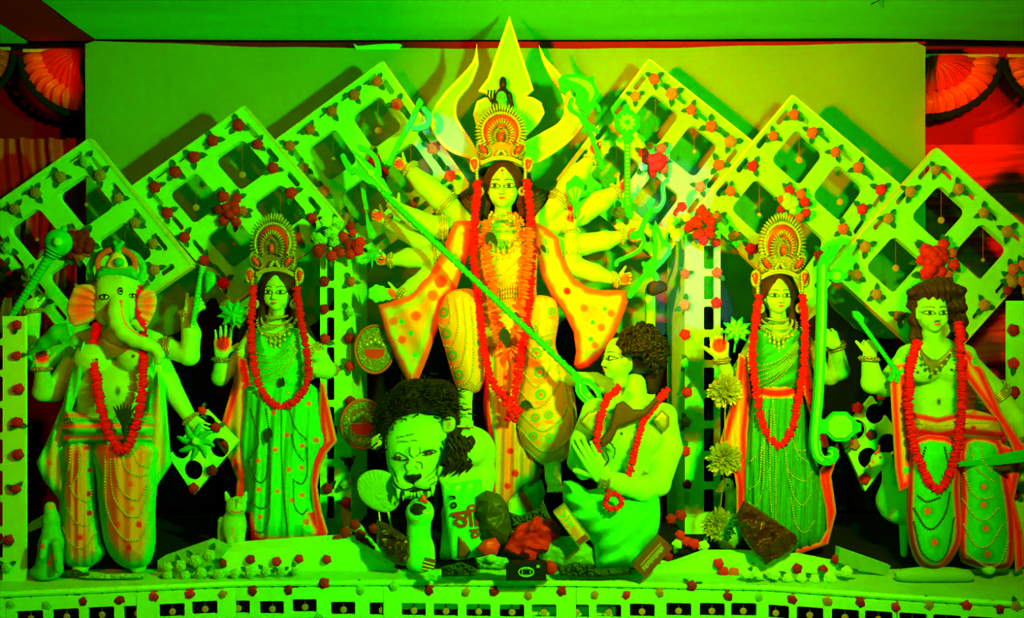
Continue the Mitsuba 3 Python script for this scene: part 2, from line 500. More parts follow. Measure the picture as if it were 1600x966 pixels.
def curtain(name, px0, px1, py0, py1, y, m, folds, amp, label, horiz=False, seed=0, cat='curtain', drop=0):
    nx, nz = (60, 200) if horiz else (int(folds * 10) + 20, 40)
    gx, gz = np.meshgrid(np.linspace(px0, px1, nx), np.linspace(py0, py1, nz), indexing='ij')
    r = np.random.default_rng(seed)
    u, v_ = (gz - py0) / (py1 - py0), (gx - px0) / (px1 - px0)
    if not horiz:
        u, v_ = v_, u
    ph = u * folds * 2 * np.pi + 1.3 * np.sin(v_ * 3 + r.uniform(0, 6)) + .6 * np.sin(v_ * 9 + 3 * u)
    yy = y + amp * (np.abs(np.sin(ph * .5)) ** .7 - .5) + .4 * amp * np.sin(ph * 1.7 + v_ * 2)
    gz = gz + drop * np.abs(np.sin(gx * .0163 + .9)) ** .6 * (1 - (gz - py0) / (py1 - py0))
    P = W(gx, gz, y); P[..., 1] = yy
    v = P.reshape(-1, 3)
    i, j = np.meshgrid(np.arange(nx - 1), np.arange(nz - 1), indexing='ij')
    f = np.stack([i * nz + j, i * nz + j + 1, (i + 1) * nz + j + 1, (i + 1) * nz + j], -1).reshape(-1, 4)
    return add(name, cat_mesh([(v, f[:, ::-1]), (v + [0, .012, 0], f)]), m, smooth=True, label=label, cat=cat)


curtain('satin_curtain', -120, 190, 216, 560, 1.0, 'red_satin', 8, .05, 'dark red satin curtain gathered in folds behind the leftmost lattice board')
curtain('satin_curtain', 1400, 1720, 226, 300, 1.0, 'red_satin', 3, .03, 'bright red satin curtain band at the upper right, above the rightmost lattice board', horiz=True, seed=4)
curtain('satin_curtain', 1380, 1720, 301, 900, 1.02, 'orange_satin', 34, .022, 'brown red pleated curtain with fine horizontal pleats behind the rightmost lattice board', horiz=True, seed=5)

# backdrop cloth stretched over a frame
nx, nz = 90, 50
top = lambda x: np.interp(x, [133, 142, 300, 420, 800, 1050, 1200, 1436, 1447], [70, 64, 69, 74, 76, 75, 71, 66, 74])
gx, t = np.meshgrid(np.linspace(134, 1446, nx), np.linspace(0, 1, nz), indexing='ij')
gz = top(gx) + t * (575 - top(gx))
P = W(gx, gz, .75)
P[..., 1] += .006 * np.sin(P[..., 0] * 9 + P[..., 2] * 3) * np.exp(-((t - .03) / .1) ** 2) + .004 * np.sin(P[..., 0] * 5 - 4 * P[..., 2])
v = P.reshape(-1, 3)
i, j = np.meshgrid(np.arange(nx - 1), np.arange(nz - 1), indexing='ij')
f = np.stack([i * nz + j, i * nz + j + 1, (i + 1) * nz + j + 1, (i + 1) * nz + j], -1).reshape(-1, 4)
bk = v + [0, .03, 0]
n = len(v)
edge = np.r_[np.arange(nx) * nz, (nx - 1) * nz + np.arange(1, nz), (np.arange(nx)[::-1] * nz + nz - 1)[1:], np.arange(nz)[::-1][1:]]
ef = np.stack([edge[:-1], edge[1:], edge[1:] + n, edge[:-1] + n], 1)
add('wall_backdrop', (np.vstack([v, bk]), np.vstack([np.vstack([f[:, ::-1]]), f + n, ef])), 'cream_cloth', smooth=35,
    label='large pale cloth backdrop stretched behind the statues', kind='structure')
curtain('black_curtain', 100, 1480, 455, 797, .68, 'black_cloth', 26, .05, 'black cloth curtain hanging behind the statues below the lattice boards', seed=9, drop=75)
add('wooden_batten', box(W(800, 72, .9), (5.4, .03, .05)), 'dark_red_cloth', label='dark red batten in the gap between ceiling and backdrop', cat='batten')
add('torn_strip', extr(poly([(552, 68), (560, 72), (590, 69), (622, 68), (628, 70), (622, 77), (556, 77)]), .74, .02), 'board_white',
    label='torn pale strip sticking out above the backdrop', cat='paper strip')
add('bent_wire', tube(np.stack([[(1361 - CX) * K(.1), .1, ZT - .035], [(1380 - CX) * K(.1), .1, ZT - .0], [(1380 - CX) * K(.1), .1, ZT - .05]]), .003, 6), 'leaf_dark',
    label='thin bent wire hook hanging from the ceiling', cat='wire')


def swag(cx, cy, R, a0, a1, y, label, pxmax):
    """A gathered half-round valance with radial folds and a black fringe."""
    k = thing('swag_valance', label, 'valance')
    na, nr = 150, 16
    A, Rr = np.meshgrid(np.radians(np.linspace(a0, a1, na)), np.linspace(.04, 1, nr), indexing='ij')
    for nm, m, r0, r1, dy in (('inner_gather', 'red_satin', .0, .64, -.03), ('outer_gather', 'orange_satin', .6, 1.0, 0)):
        q = r0 + Rr * (r1 - r0)
        rx, ry = R
        px = np.minimum(cx + q * rx * np.cos(A), pxmax); py = cy + q * ry * np.sin(A) + (4 * np.sin(A * 30) if r0 == 0 else 0) * q
        P = W(px, py, y)
        P[..., 1] += dy - .05 * np.sin((q - r0) / (r1 - r0 + 1e-6) * np.pi) + .014 * np.sin(A * 34 + 3 * q) * (.3 + q) + .008 * np.sin(A * 61 + 1)
        v = P.reshape(-1, 3)
        i, j = np.meshgrid(np.arange(na - 1), np.arange(nr - 1), indexing='ij')
        f = np.stack([i * nr + j, i * nr + j + 1, (i + 1) * nr + j + 1, (i + 1) * nr + j], -1).reshape(-1, 4)
        add(nm, cat_mesh([(v, f), (v + [0, .008, 0], f[:, ::-1])]), m, k, smooth=True)
    a = np.radians(np.linspace(a0, a1, 120))
    px = np.minimum(cx + (R[0] + 5) * np.cos(a), pxmax); py = cy + (R[1] + 6) * np.sin(a) + 1.5 * np.sin(a * 47)
    add('fringe', tube(W(px, py, y - .02), .022, 8, .5), 'black_fringe', k, smooth=True)
    p = W(np.linspace(cx - R[0], min(cx + R[0], pxmax), 30), cy - 3 + .0 * np.arange(30), y - .03)
    add('header_tape', tube(p, .012, 8, .5), 'yellow_tape', k, smooth=True)


swag(134, 82, (98, 92), 90, 178, .98, 'orange red gathered swag valance with black fringe at the upper left, beside the backdrop', 134)
swag(-30, 79, (46, 60), 4, 90, .98, 'small end of an orange swag valance at the left edge of the photo', 900)
swag(1446, 90, (114, 88), 0, 100, .98, 'orange red gathered swag valance with black fringe at the upper right, beside the backdrop', 1700)
swag(1660, 90, (86, 70), 90, 178, .98, 'small end of an orange swag valance at the right edge of the photo', 1700)

# ---------------------------------------------------------------- stage
ZS = .625
fe = [(-140, 932), (12, 924), (215, 915), (370, 908), (600, 906), (900, 907.5), (1200, 914), (1400, 928), (1600, 940), (1740, 948)]
front = []
for px, py in fe:
    dy = (ZC - ZS) * F / (py - CY)
    front.append(((px - CX) * dy / F, dy - D))
top_poly = Polygon(front + [(2.9, .60), (-2.9, .60)])
m = trimesh.creation.extrude_polygon(top_poly, .03, engine='earcut')
stage = thing('stage', 'long low stage with a pale top and a white slotted front', 'stage')
add('top', (np.array(m.vertices) + [0, 0, ZS - .03], m.faces), 'stage_cloth', stage)
add('lip', tube(np.array([(x, y - .005, ZS - .012) for x, y in front]), .012, 8), 'board_white', stage)
add('added_floor_cloth', box((0, -.01, ZS + .004), (5.4, 1.16, .008)), 'black_cloth', stage, label='added black sheet darkening the back of the stage top')  # added sheet, keeps the rear stage floor dark

slots = [49, 105, 160, 215, 270, 321, 373, 426, 477, 537, 597, 647, 697, 748, 800, 850, 901, 951, 1003, 1060, 1112, 1161, 1212, 1265, 1320, 1372, 1425, 1478, 1532, 1585]
slot_py = np.interp(slots, [49, 105, 160, 215, 270, 321, 373, 426, 477, 537, 800, 951, 1060, 1161, 1320, 1585], [963, 960, 957, 955, 952, 948, 947, 948, 945, 949, 953, 953, 951, 951, 961, 976])


def front_at(px, py):
    """A point on the stage's front boards along the line that plan position (px, py) shows, with the board's direction."""
    q = (px - CX) / F
    for (x0, y0), (x1, y1) in zip(front[:-1], front[1:]):
        # x = q*(D+y), on the segment
        den = (x1 - x0) - q * (y1 - y0)
        t = (q * (D + y0) - x0) / den
        if -1e-6 <= t <= 1 + 1e-6:
            x, y = x0 + t * (x1 - x0), y0 + t * (y1 - y0)
            u = np.array([x1 - x0, y1 - y0, 0]); u /= np.linalg.norm(u)
            return np.array([x, y, ZC - (py - CY) * (D + y) / F]), u
    raise ValueError(px)


for (x0, y0), (x1, y1) in zip(front[:-1], front[1:]):
    L = math.hypot(x1 - x0, y1 - y0); ux, uy = (x1 - x0) / L, (y1 - y0) / L
    g = shapely.box(.0015, 0, L - .0015, ZS - .03)
    for sx, sy in zip(slots, slot_py):
        c, u = front_at(sx, sy)
        s_ = (c[0] - x0) * ux + (c[1] - y0) * uy
        if 0 < s_ < L:
            g = g.difference(shapely.box(s_ - .047, c[2] - .022, s_ + .047, c[2] + .022).buffer(.008))
    m = trimesh.creation.extrude_polygon(g, .02, engine='earcut')
    v = np.array(m.vertices)
    v = np.stack([x0 + v[:, 0] * ux - (v[:, 2] - .02) * uy, y0 + v[:, 0] * uy + (v[:, 2] - .02) * ux, v[:, 1]], 1)
    m = trimesh.Trimesh(v, m.faces, process=False)
    add('front_board', (v, m.faces if m.volume > 0 else m.faces[:, ::-1]), 'board_white', stage)
for x0, x1, z in ((597, 812, .50), (830, 960, .47)):
    add('inner_shelf', box(W((x0 + x1) / 2, 0, -.68)[[0, 1]].tolist() + [z], ((x1 - x0) * K(-.68), .1, .04)), 'board_white', stage)

# ---------------------------------------------------------------- roses, leaves, pendants (built once, placed many times)
na, nr = 26, 8
A, Rr = np.meshgrid(np.arange(na) * 2 * np.pi / na, np.linspace(0.02, 1, nr), indexing='ij')
hh = .75 * np.sqrt(np.clip(1 - Rr ** 2, 0, 1)) + .13 * np.sin(2 * A + Rr * 13) * (1 - (Rr - .5) ** 2)
rr = Rr * (1 + .09 * np.sin(5 * A + 2) * Rr)
v = np.stack([rr * np.cos(A), -hh, rr * np.sin(A)], -1).reshape(-1, 3)
i, j = np.meshgrid(np.arange(na), np.arange(nr - 1), indexing='ij')
f = np.stack([i * nr + j, ((i + 1) % na) * nr + j, ((i + 1) % na) * nr + j + 1, i * nr + j + 1], -1).reshape(-1, 4)
f = np.vstack([f[:, [0, 1, 2]], f[:, [0, 2, 3]], np.stack([np.full(na, len(v)), (np.arange(na) + 1) % na * nr + nr - 1, np.arange(na) * nr + nr - 1], 1),
               np.stack([np.full(na, len(v) + 1), np.arange(na) * nr, (np.arange(na) + 1) % na * nr], 1)])
ROSE = mikit.ply((np.vstack([v, [[0, .02, 0], [0, -.8, 0]]]), f), 'rose_red', True)
t = np.linspace(0, 1, 7)
lw = .42 * np.sin(np.pi * t ** .75) ** .8
up = np.stack([t * 1.25, -.12 * np.sin(t * 3), 0 * t], 1)
v = np.vstack([up + [0, 0, 0], up + np.stack([0 * t, -.10 * lw / .4, lw], 1), up + np.stack([0 * t, -.10 * lw / .4, -lw], 1)])
f = []
for q in range(6):
    f += [[q, q + 1, 8 + q], [q, 8 + q, 7 + q], [q, 14 + q, 15 + q], [q, 15 + q, q + 1]]
f = np.array(f)
LEAF = mikit.ply((np.vstack([v, v + [0, .06, 0]]), np.vstack([f, f[:, ::-1] + 21])), 'leaf_green', False)
COL = {'r': ('rose_red', 'red'), 'd': ('rose_dark', 'dark red'), 'o': ('rose_orange', 'orange'), 'c': ('rose_cream', 'cream orange'), 'w': ('rose_white', 'white'), 'g': ('rose_green', 'pale green')}
leaf_n = {}


def rose(px, py, y, c, r, nleaf, label, group, a0=None, name='cloth_rose', P=None, u=None):
    s = float(r * K(y))
    p = W(px, py, y) if P is None else P
    k = thing(name, label, 'flower', group)
    base = T().translate(p.tolist())
    if u is not None:
        base = base @ T().rotate([0, 0, 1], math.degrees(math.atan2(u[1], u[0])))
    put('blossom', ROSE, base @ T().translate([0, -.006, 0]) @ T().rotate([0, 1, 0], float(rng.uniform(0, 360))) @ T().scale(s), k, COL[c][0])
    a0 = float(rng.uniform(0, 360)) if a0 is None else a0
    for q in range(nleaf):
        put('leaf', LEAF, base @ T().translate([0, -.003, 0]) @ T().rotate([0, 1, 0], a0 + q * 360 / max(nleaf, 3) + float(rng.uniform(-14, 14))) @ T().translate([s * .72, 0, 0]) @ T().scale(s * float(rng.uniform(1.0, 1.2))), k,
            'leaf_green' if rng.random() < .8 or c != 'd' else 'leaf_dark')
    return k


def rose_row(pts, y, where, group, along='x', r=9.0, nleaf=3):
    """pts: (px, py, colour[, leaves]); the label counts them along the holder."""
    order = sorted(range(len(pts)), key=lambda q: pts[q][0 if along == 'x' else 1])
    for n_, q in enumerate(order):
        p = pts[q]
        nl = p[3] if len(p) > 3 else nleaf
        end = 'from the left' if along == 'x' else 'from the top'
        rose(p[0], p[1], y, p[2], r * float(rng.uniform(.9, 1.12)), nl, f'{COL[p[2]][1]} rose{" with leaves" if nl else ""} on {where}, {nth(n_)} {end}', group)


def pendant(px, py0, py1, y, label, group, r=5.0, m='disc_pale', tm='thread', P=None):
    k = thing('thread_pendant', label, 'ornament', group)
    a, b = (W(px, py0, y), W(px, py1, y)) if P is None else P
    add('thread', tube(np.array([a, (a + b) / 2, b]), .0016 if tm == 'thread' else .003, 5), tm, k)
    v, f = ball(b + [0, 0, -r * K(y)], (r * K(y), r * K(y) * .25, r * K(y)), 1)
    add('disc', (v, f), m, k)


# ---------------------------------------------------------------- six lattice boards
BOARDS = [
    ('leftmost', [(138, 218), (298, 414), (115, 541), (-45, 345)], .14,
     [(57, 302, 'c'), (95, 277, 'c'), (135, 253, 'g'), (157, 275, 'c'), (186, 310, 'c'), (212, 349, 'c'), (240, 381, 'c'), (242, 422, 'c'), (24, 327, 'c'), (12, 388, 'g'), (48, 427, 'g'), (66, 470, 'g')], 0),
    ('second-from-left', [(380, 167), (537, 350), (364, 473), (207, 291)], .22,
     [(304, 246, 'r'), (275, 269, 'r'), (243, 293, 'r'), (262, 333, 'r'), (289, 371, 'r'), (320, 407, 'r'), (350, 442, 'r'), (333, 220, 'r'), (373, 196, 'r'), (403, 226, 'r'), (427, 263, 'r'), (455, 302, 'r'), (488, 341, 'r'), (463, 373, 'r')], 0),
    ('third-from-left', [(597, 97), (731, 289), (564, 412), (430, 220)], .30,
     [(590, 128, 'o'), (554, 149, 'o'), (519, 174, 'o'), (485, 203, 'o'), (453, 228, 'o'), (621, 163, 'o'), (474, 262, 'c'), (505, 300, 'o'), (541, 343, 'c'), (642, 322, 'c'), (677, 232, 'c'), (703, 275, 'o'), (586, 250, 'r'), (598, 270, 'r')], 0),
    ('third-from-right', [(1016, 94), (1176, 222), (1032, 410), (872, 282)], .30,
     [(1022, 124, 'o'), (1050, 147, 'c'), (1080, 172, 'o'), (1111, 198, 'o'), (1141, 222, 'c'), (993, 151, 'c'), (1094, 292, 'c'), (1123, 258, 'o'), (968, 333, 'c')], 1),
    ('second-from-right', [(1240, 150), (1406, 289), (1262, 492), (1090, 328)], .22,
     [(1240, 180, 'o'), (1208, 213, 'o'), (1269, 208, 'o'), (1305, 238, 'o'), (1341, 262, 'o'), (1376, 297, 'r'), (1347, 327, 'r'), (1317, 358, 'o'), (1280, 400, 'r'), (1176, 260, 'r'), (1141, 299, 'o'), (1120, 341, 'o'), (1146, 369, 'o'), (1173, 389, 'd')], 1),
    ('rightmost', [(1466, 233), (1638, 389), (1469, 578), (1297, 422)], .14,
     [(1462, 266, 'c'), (1422, 300, 'c'), (1388, 342, 'c'), (1352, 386, 'c'), (1337, 430, 'c'), (1369, 460, 'c'), (1404, 495, 'o'), (1497, 296, 'c'), (1536, 333, 'c'), (1573, 362, 'c'), (1537, 477, 'c'), (1578, 437, 'c')], 1),
]
CNR = 'left'
for bi, (nm, cor, y, roses, side) in enumerate(BOARDS):
    A_, B_, C_, D_ = (np.array(q, float) for q in cor)     # top, right, bottom, left

    def uv(t, v, A_=A_, B_=B_, C_=C_, D_=D_):               # t runs from the top to the left corner, v from the top to the right corner
        t, v = np.asarray(t)[..., None], np.asarray(v)[..., None]
        return A_ * (1 - t) * (1 - v) + D_ * t * (1 - v) + B_ * (1 - t) * v + C_ * t * v

    def cut(t, v, a, b, r):
        q = shapely.box(t - a + r, v - b + r, t + a - r, v + b - r).buffer(r, quad_segs=5)
        return Polygon(uv(*np.array(q.exterior.coords).T))

    g = Polygon(uv(np.array([0, 0, 1, 1]), np.array([0, 1, 1, 0])))
    holes = [(.29, .3), (.29, .68), (.71, .3), (.71, .68)]
    cuts = [cut(t, v, .135, .135, .045) for t, v in holes]
    thin = .014 if bi < 3 else .021
    for q in (.155, .36, .57, .78):
        cuts += [cut(q, .04, .062, thin, thin * .9), cut(.07, q, .022, .06, .02), cut(.93, q, .022, .06, .02), cut(q, .94, .06, .02, .018)]
    g = g.difference(unary_union(cuts))
    bd = thing('lattice_board', f'white lattice board set on its corner, {nm} of the six', 'lattice board', 'lattice boards behind the statues')
    add('board', extr(g, y, .045), 'board_white', bd)
    for e0, e1 in ((A_, B_), (A_, D_), (B_, C_), (D_, C_)):
        mid = (e0 + e1) / 2; nrm = np.array([e1[1] - e0[1], e0[0] - e1[0]]); nrm /= np.linalg.norm(nrm)
        if (mid - (A_ + C_) / 2) @ nrm < 0:
            nrm = -nrm
        w_ = 3.4 if (e0 is A_ and (e1 is B_) == (bi < 3)) or (bi < 3 and e0 is B_) else 1.6
        add('edge_strip', extr(Polygon([e0, e1, e1 + nrm * w_, e0 + nrm * w_]), y - .006, .057), 'board_edge', bd)
    rose_row(roses, y - .004, f'the {nm} lattice board', f'cloth roses on the {nm} lattice board')
    for hi, (t, v) in enumerate(holes):
        c = uv(t, v); tp = uv(t - .13, v - .13)
        hn = ('top', 'right', 'left', 'bottom')[hi]
        pendant(c[0] + 2, tp[1] - 1, c[1] + rng.uniform(-2, 10), y + .02, f'pale disc on red thread in {hn} hole of the {nm} lattice board', 'thread pendants in the lattice boards', r=[3.2, 5.5][int(rng.random() < .5)])

# ---------------------------------------------------------------- posts
def post(label, px0, px1, py0, _b, y, depth, slot_x, slot_y, sh, where, roses, r=9.5):
    py1 = CY + (ZC - ZS) / K(y)
    g = shapely.box(px0, py0, px1, py1)
    for sy in slot_y:
        for a, b in slot_x:
            g = g.difference(shapely.box(a + 3, sy - sh / 2 + 3, b - 3, sy + sh / 2 - 3).buffer(3))
    k = thing('slotted_post', label, 'post')
    add('front_board', extr(g, y, .02), 'board_white', k)
    return k


kp = post('slotted white column behind the left goddess and the lion, with red roses', 500, 549, 380, 842, .06, .5, [(510, 522)], np.arange(421, 840, 46.6), 36, '', [])
add('side_board', box(((548 - CX) * K(.06) - .01,   .33, (W(0, 380, .06)[2] + ZS) / 2), (.02, .5, W(0, 380, .06)[2] - ZS)), 'board_white', kp)
kp = post('slotted white column between the kneeling figure and the right goddess, with roses', 1070, 1126, 360, 842, .06, .5, [(1100, 1116)], np.arange(402, 840, 47.6), 36, '', [])
add('side_board', box(((1070 - CX) * K(.06) + .01,   .33, (W(0, 360, .06)[2] + ZS) / 2), (.02, .5, W(0, 360, .06)[2] - ZS)), 'board_white', kp)
post('white slotted post at the left edge beside the elephant headed statue', -44, 39, 494, 912, -.78, .1, [(-12, 4)], np.arange(510, 910, 49), 39, '', [])
post('white slotted post at the right edge beside the youth statue', 1575, 1650, 470, 930, -.48, .1, [(1615, 1630)], np.arange(510, 910, 49), 39, '', [])
rose_row([(507, 440, 'd', 0), (549, 440, 'o'), (507, 483, 'd', 0), (546, 487, 'g', 2), (508, 530, 'r', 1), (546, 529, 'd', 1), (547, 572, 'r', 2), (523, 578, 'c', 1), (520, 672, 'r', 0), (548, 627, 'd', 0), (545, 722, 'd'), (512, 763, 'd', 1), (540, 757, 'g', 1), (541, 785, 'd', 2)], .045,
         'the column behind the left goddess', 'roses on the left column', 'y', 8)
rose_row([(1070, 428, 'o', 2), (1120, 426, 'o', 1), (1070, 477, 'c', 2), (1119, 473, 'r', 0), (1070, 523, 'r', 0), (1072, 567, 'w', 2), (1073, 613, 'r', 2), (1071, 660, 'c', 2), (1070, 705, 'r', 1), (1073, 757, 'r', 0), (1118, 379, 'r', 0)], .045,
         'the column beside the right goddess', 'roses on the right column', 'y', 8)
rose_row([(28, 508, 'd', 1), (28, 556, 'd', 1), (31, 608, 'd', 0), (29, 660, 'd', 2), (30, 710, 'd', 0), (26, 764, 'd', 2), (15, 844, 'd', 0), (12, 886, 'g', 2)], -.785, 'the post at the left edge', 'roses on the left edge post', 'y', 8)
rose_row([(1582, 516, 'd', 0), (1582, 568, 'r', 1), (1582, 613, 'd', 0), (1584, 772, 'd', 1), (1590, 866, 'd', 1)], -.485, 'the post at the right edge', 'roses on the right edge post', 'y', 9)

# stage front: threads with discs, roses
k_ = 0
for sx, sy in zip(slots, slot_py):
    a, u = front_at(sx, float(np.interp(sx, [p[0] for p in fe], [p[1] for p in fe])) + 1)
    b, _ = front_at(sx, sy - 2)
    nrm = np.array([u[1], -u[0], 0]) * .004
    pendant(0, 0, 0, a[1], f'thread with a small pale disc hanging over the stage front, {nth(k_)} from the left', 'threads on the stage front', r=5.5, tm='thread_dark', P=(a + nrm, b + nrm))
    k_ += 1
sr = [(20, 943, 'g', 3), (76, 944, 'g', 0), (132, 938, 'd', 3), (189, 936, 'd', 0), (242, 931, 'r', 0), (298, 927, 'r', 0), (349, 927, 'c', 3), (396, 922, 'd', 0), (452, 921, 'd', 3), (507, 911, 'r', 0), (564, 921, 'g', 3), (616, 915, 'g', 0), (671, 921, 'd', 0), (728, 924, 'c', 3), (772, 923, 'd', 0),
      (825, 929, 'c', 3), (877, 923, 'd', 0), (929, 928, 'c', 3), (978, 928, 'r', 3), (1030, 925, 'c', 3), (1080, 915, 'd', 3), (1136, 930, 'd', 0), (1184, 931, 'g', 3), (1237, 935, 'd', 0), (1292, 938, 'c', 0), (1343, 940, 'd', 0), (1398, 947, 'r', 0), (1450, 945, 'c', 3), (1508, 945, 'r', 0), (1560, 951, 'd', 3), (1586, 947, 'c', 2), (500, 963, 'g', 0)]
for n_, (px, py, c, nl) in enumerate(sorted(sr)):
    P_, u = front_at(px, py)
    rose(px, py, P_[1], c, 8.5 if nl else 9.0, nl, f'{COL[c][1]} rose{" with leaves" if nl else ""} on the stage front, {nth(n_)} from the left', 'roses along the stage front', P=P_ + np.array([u[1], -u[0], 0]) * .003, u=u)
# ---------------------------------------------------------------- paint, gold, hair
VC = {'type': 'mesh_attribute', 'name': 'vertex_color'}
mat('paint', VC, .5, .12)
mat('paint_cloth', VC, .62, .1)
mat('gold', (.55, .66, .035), .28, .5, .75)
mat('gold_dull', (.26, .28, .012), .4, .5, .6)
mat('gold_bead', (.42, .55, .05), .3, .6, .5)
mat('bead_dark', (.03, .04, .01), .3, .3)
mat('crown_back', (.20, .17, .01), .45, .4, .4)
mat('jewel_red', (.9, .03, .01), .3, .5)
mat('hair_brown', (.012, .006, .0015), .5, .2)
mat('hair_warm', (.10, .022, .003), .5, .5)
mat('garland_red', (.8, .006, .003), .85, .1)
mat('garland_orange', (.85, .12, .01), .85, .1)
mat('weapon_green', (.005, .46, .04), .5, .08)
mat('weapon_pale', (.10, .80, .06), .5, .1)
mat('ink', (.006, .008, .004), .5, .1)
mat('brown_dark', (.07, .03, .006), .6, .1)
SKIN = np.array([.20, .68, .025])
SKIN_Y = np.array([.23, .68, .02])
RED, ORG, YEL, GRN, DGRN = np.array([.85, .012, .003]), np.array([.8, .10, .004]), np.array([.46, .38, .006]), np.array([.012, .62, .03]), np.array([.008, .16, .012])
PALE = np.array([.22, .72, .02])
DARK = np.array([.012, .01, .004])


def F_(c):
    return lambda px, py, d: np.broadcast_to(np.asarray(c, float), (len(px), 3))


def dots(base, pts):
    def fn(px, py, d):
        c = np.array(base(px, py, d), float)
        for x, y, r, col, *e in pts:
            c = spot(c, px, py, x, y, r, col, *e)
        return c
    return fn


# ---- the head all the human figures share: face, eyes, lips, hair; unit = half the width of the face, front = -y
def make_head():
    s = Sdf(0, .035)
    s.k = 1.0; s.rest = -99
    s.P = lambda x, z, y=0.0: np.array([x, y, z])
    E = lambda x, y, z, rx, ry, rz, k=.2, op=1: s.p.append(('e', np.array([x, y, z], float), np.array([rx, ry, rz]), None, None, k, op))
    C = lambda a, b, ra, rb, k=.1, op=1: s.cone(a, b, ra, rb, k, op)
    E(0, .30, .35, 1.02, 1.18, 1.22, .1)
    E(0, .02, -.45, .86, .86, .88, .45)
    E(0, -.52, -1.08, .27, .24, .22, .35)
    for q in (-1, 1):
        E(q * .47, -.46, -.48, .36, .32, .40, .3)
        E(q * .48, -.93, -.02, .34, .17, .17, .18, -1)
        E(q * .46, -.63, -.03, .34, .24, .20, .05)
        C((q * .16, -.80, .22), (q * .72, -.66, .22), .08, .05, .16)
        E(q * .135, -.93, -.50, .10, .12, .08, .07)
        E(q * 1.0, .12, -.12, .10, .2, .34, .1)
        C((q * .10, -.92, -.76), (q * .24, -.80, -.78), .05, .03, .08)
    C((0, -.80, .20), (0, -1.05, -.44), .085, .125, .12)
    E(0, -1.03, -.47, .12, .12, .1, .08)
    E(0, -.90, -.755, .17, .085, .06, .06)
    E(0, -.88, -.87, .17, .095, .075, .06)
    C((0, .22, -.8), (0, .3, -1.5), .52, .50, .2)
    v, f = s.mesh()
    h = Sdf(0, .055); h.k = 1.0; h.rest = -99
    h.p.append(('e', np.array([0, .42, .50]), np.array([1.32, 1.2, 1.36]), None, None, .1, 1))
    h.p.append(('e', np.array([0, -.95, -.28]), np.array([.93, 1.2, 1.32]), None, None, .10, -1))
    h.p.append(('e', np.array([0, -.9, .95]), np.array([.2, .6, .42]), None, None, .3, -1))
    for q in (-1, 1):
        h.cone((q * 1.06, .25, .3), (q * 1.18, .35, -1.0), .28, .3, .2)
        h.cone((q * 1.18, .35, -1.0), (q * 1.5, .5, -2.6), .3, .34, .2)
    hv, hf = h.mesh()
    return (v, f), (hv, hf)


(HV, HF), (HHV, HHF) = make_head()


def face_paint(v, style):
    x, y, z = v.T
    c = np.tile(np.asarray(style.get('skin', SKIN), float), (len(v), 1))
    fr = y < .25

    def mixin(w, col):
        nonlocal c
        w = np.clip(w, 0, 1)[:, None] * fr[:, None]
        c = c * (1 - w) + np.asarray(col) * w
    for q in (-1, 1):
        xc, zc = q * .47, -.02
        t = (x - xc) / .37
        tilt = q * .05 * (x - xc) * q
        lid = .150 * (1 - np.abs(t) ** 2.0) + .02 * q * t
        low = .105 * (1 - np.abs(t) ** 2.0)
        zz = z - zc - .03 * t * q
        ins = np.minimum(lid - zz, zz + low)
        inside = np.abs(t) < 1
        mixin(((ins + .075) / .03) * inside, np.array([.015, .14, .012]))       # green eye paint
        mixin((ins / .02) * inside, [.30, .78, .10])
        r = np.hypot(x - xc - style.get('look', 0) * .08, (zz - .015))
        mixin(((.14 - r) / .02) * (ins > 0), [.02, .06, .01])
        mixin(((.06 - r) / .02) * (ins > 0), [.004, .004, .002])
        up = np.abs(zz - lid)
        mixin((.030 - up) / .012 * (np.abs(t) < 1.15), [.004, .006, .003])
        mixin((.017 - np.abs(zz + low)) / .01 * inside, [.006, .012, .004])
        wing = np.abs(zz - .03 - .10 * (t * q - 1)) + np.where((t * q > .9) & (t * q < 1.45), 0, 9)
        mixin((.028 - wing) / .012, [.004, .006, .003])
        tb = (x - xc) * q
        zb = .33 + .11 * (1 - ((tb - .04) / .40) ** 2)
        mixin((.032 * (1.0 - .5 * np.clip(tb / .4, -1, 1)) + .006 - np.abs(z - zb)) / .014 * (np.abs(tb - .06) < .37), [.006, .008, .004])
        nn = np.hypot((x - q * .075) / 1.3, z + .57)
        mixin((.038 - nn) / .015, [.25, .06, .01])
        mixin((.014 - np.abs(np.hypot(x - q * .13, z + .50) - .115)) / .012 * (x * q > .15) * .6, [.10, .16, .01])
    L = (np.abs(x) / .25) ** 1.6
    lips = np.where(z > -.81, .095 * (1 - L) * (1 - .25 * np.exp(-(x / .05) ** 2)) - (z + .81), .105 * (1 - L) + (z + .81))
    mixin(lips / .015, [.80, .045, .006])
    mixin((.011 - np.abs(z + .812 - .02 * L)) / .008 * (np.abs(x) < .24), [.22, .01, .004])
    if style.get('third'):
        e = np.hypot(x / .065, (z - .72) / .14)
        mixin((1 - e) / .12, [.004, .006, .003]); mixin((.72 - e) / .12, [.3, .75, .1]); mixin((.4 - e) / .12, [.01, .02, .004])
        mixin((1 - np.hypot(x / .12, (z - 1.02) / .12)) / .2, [.85, .03, .004])
    if style.get('tilak'):
        for a in (-.1, 0, .1):
            mixin((.02 - np.abs(x - a)) / .012 * (np.abs(z - .66) < .12) * .5, [.35, .05, .01])
        mixin((.05 - np.hypot(x, z - .50)) / .02, [.3, .02, .01])
    if style.get('moustache'):
        zm = -.665 + .02 * np.cos(x * 9)
        mixin((.042 * (1 - (np.abs(x) / .36) ** 2) + .004 - np.abs(z - zm + .12 * np.abs(x) - .01)) / .014 * (np.abs(x) < .36), [.006, .006, .003])
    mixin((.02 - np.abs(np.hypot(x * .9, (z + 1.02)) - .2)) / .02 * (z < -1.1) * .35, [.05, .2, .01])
    return np.clip(c, 0, 1)


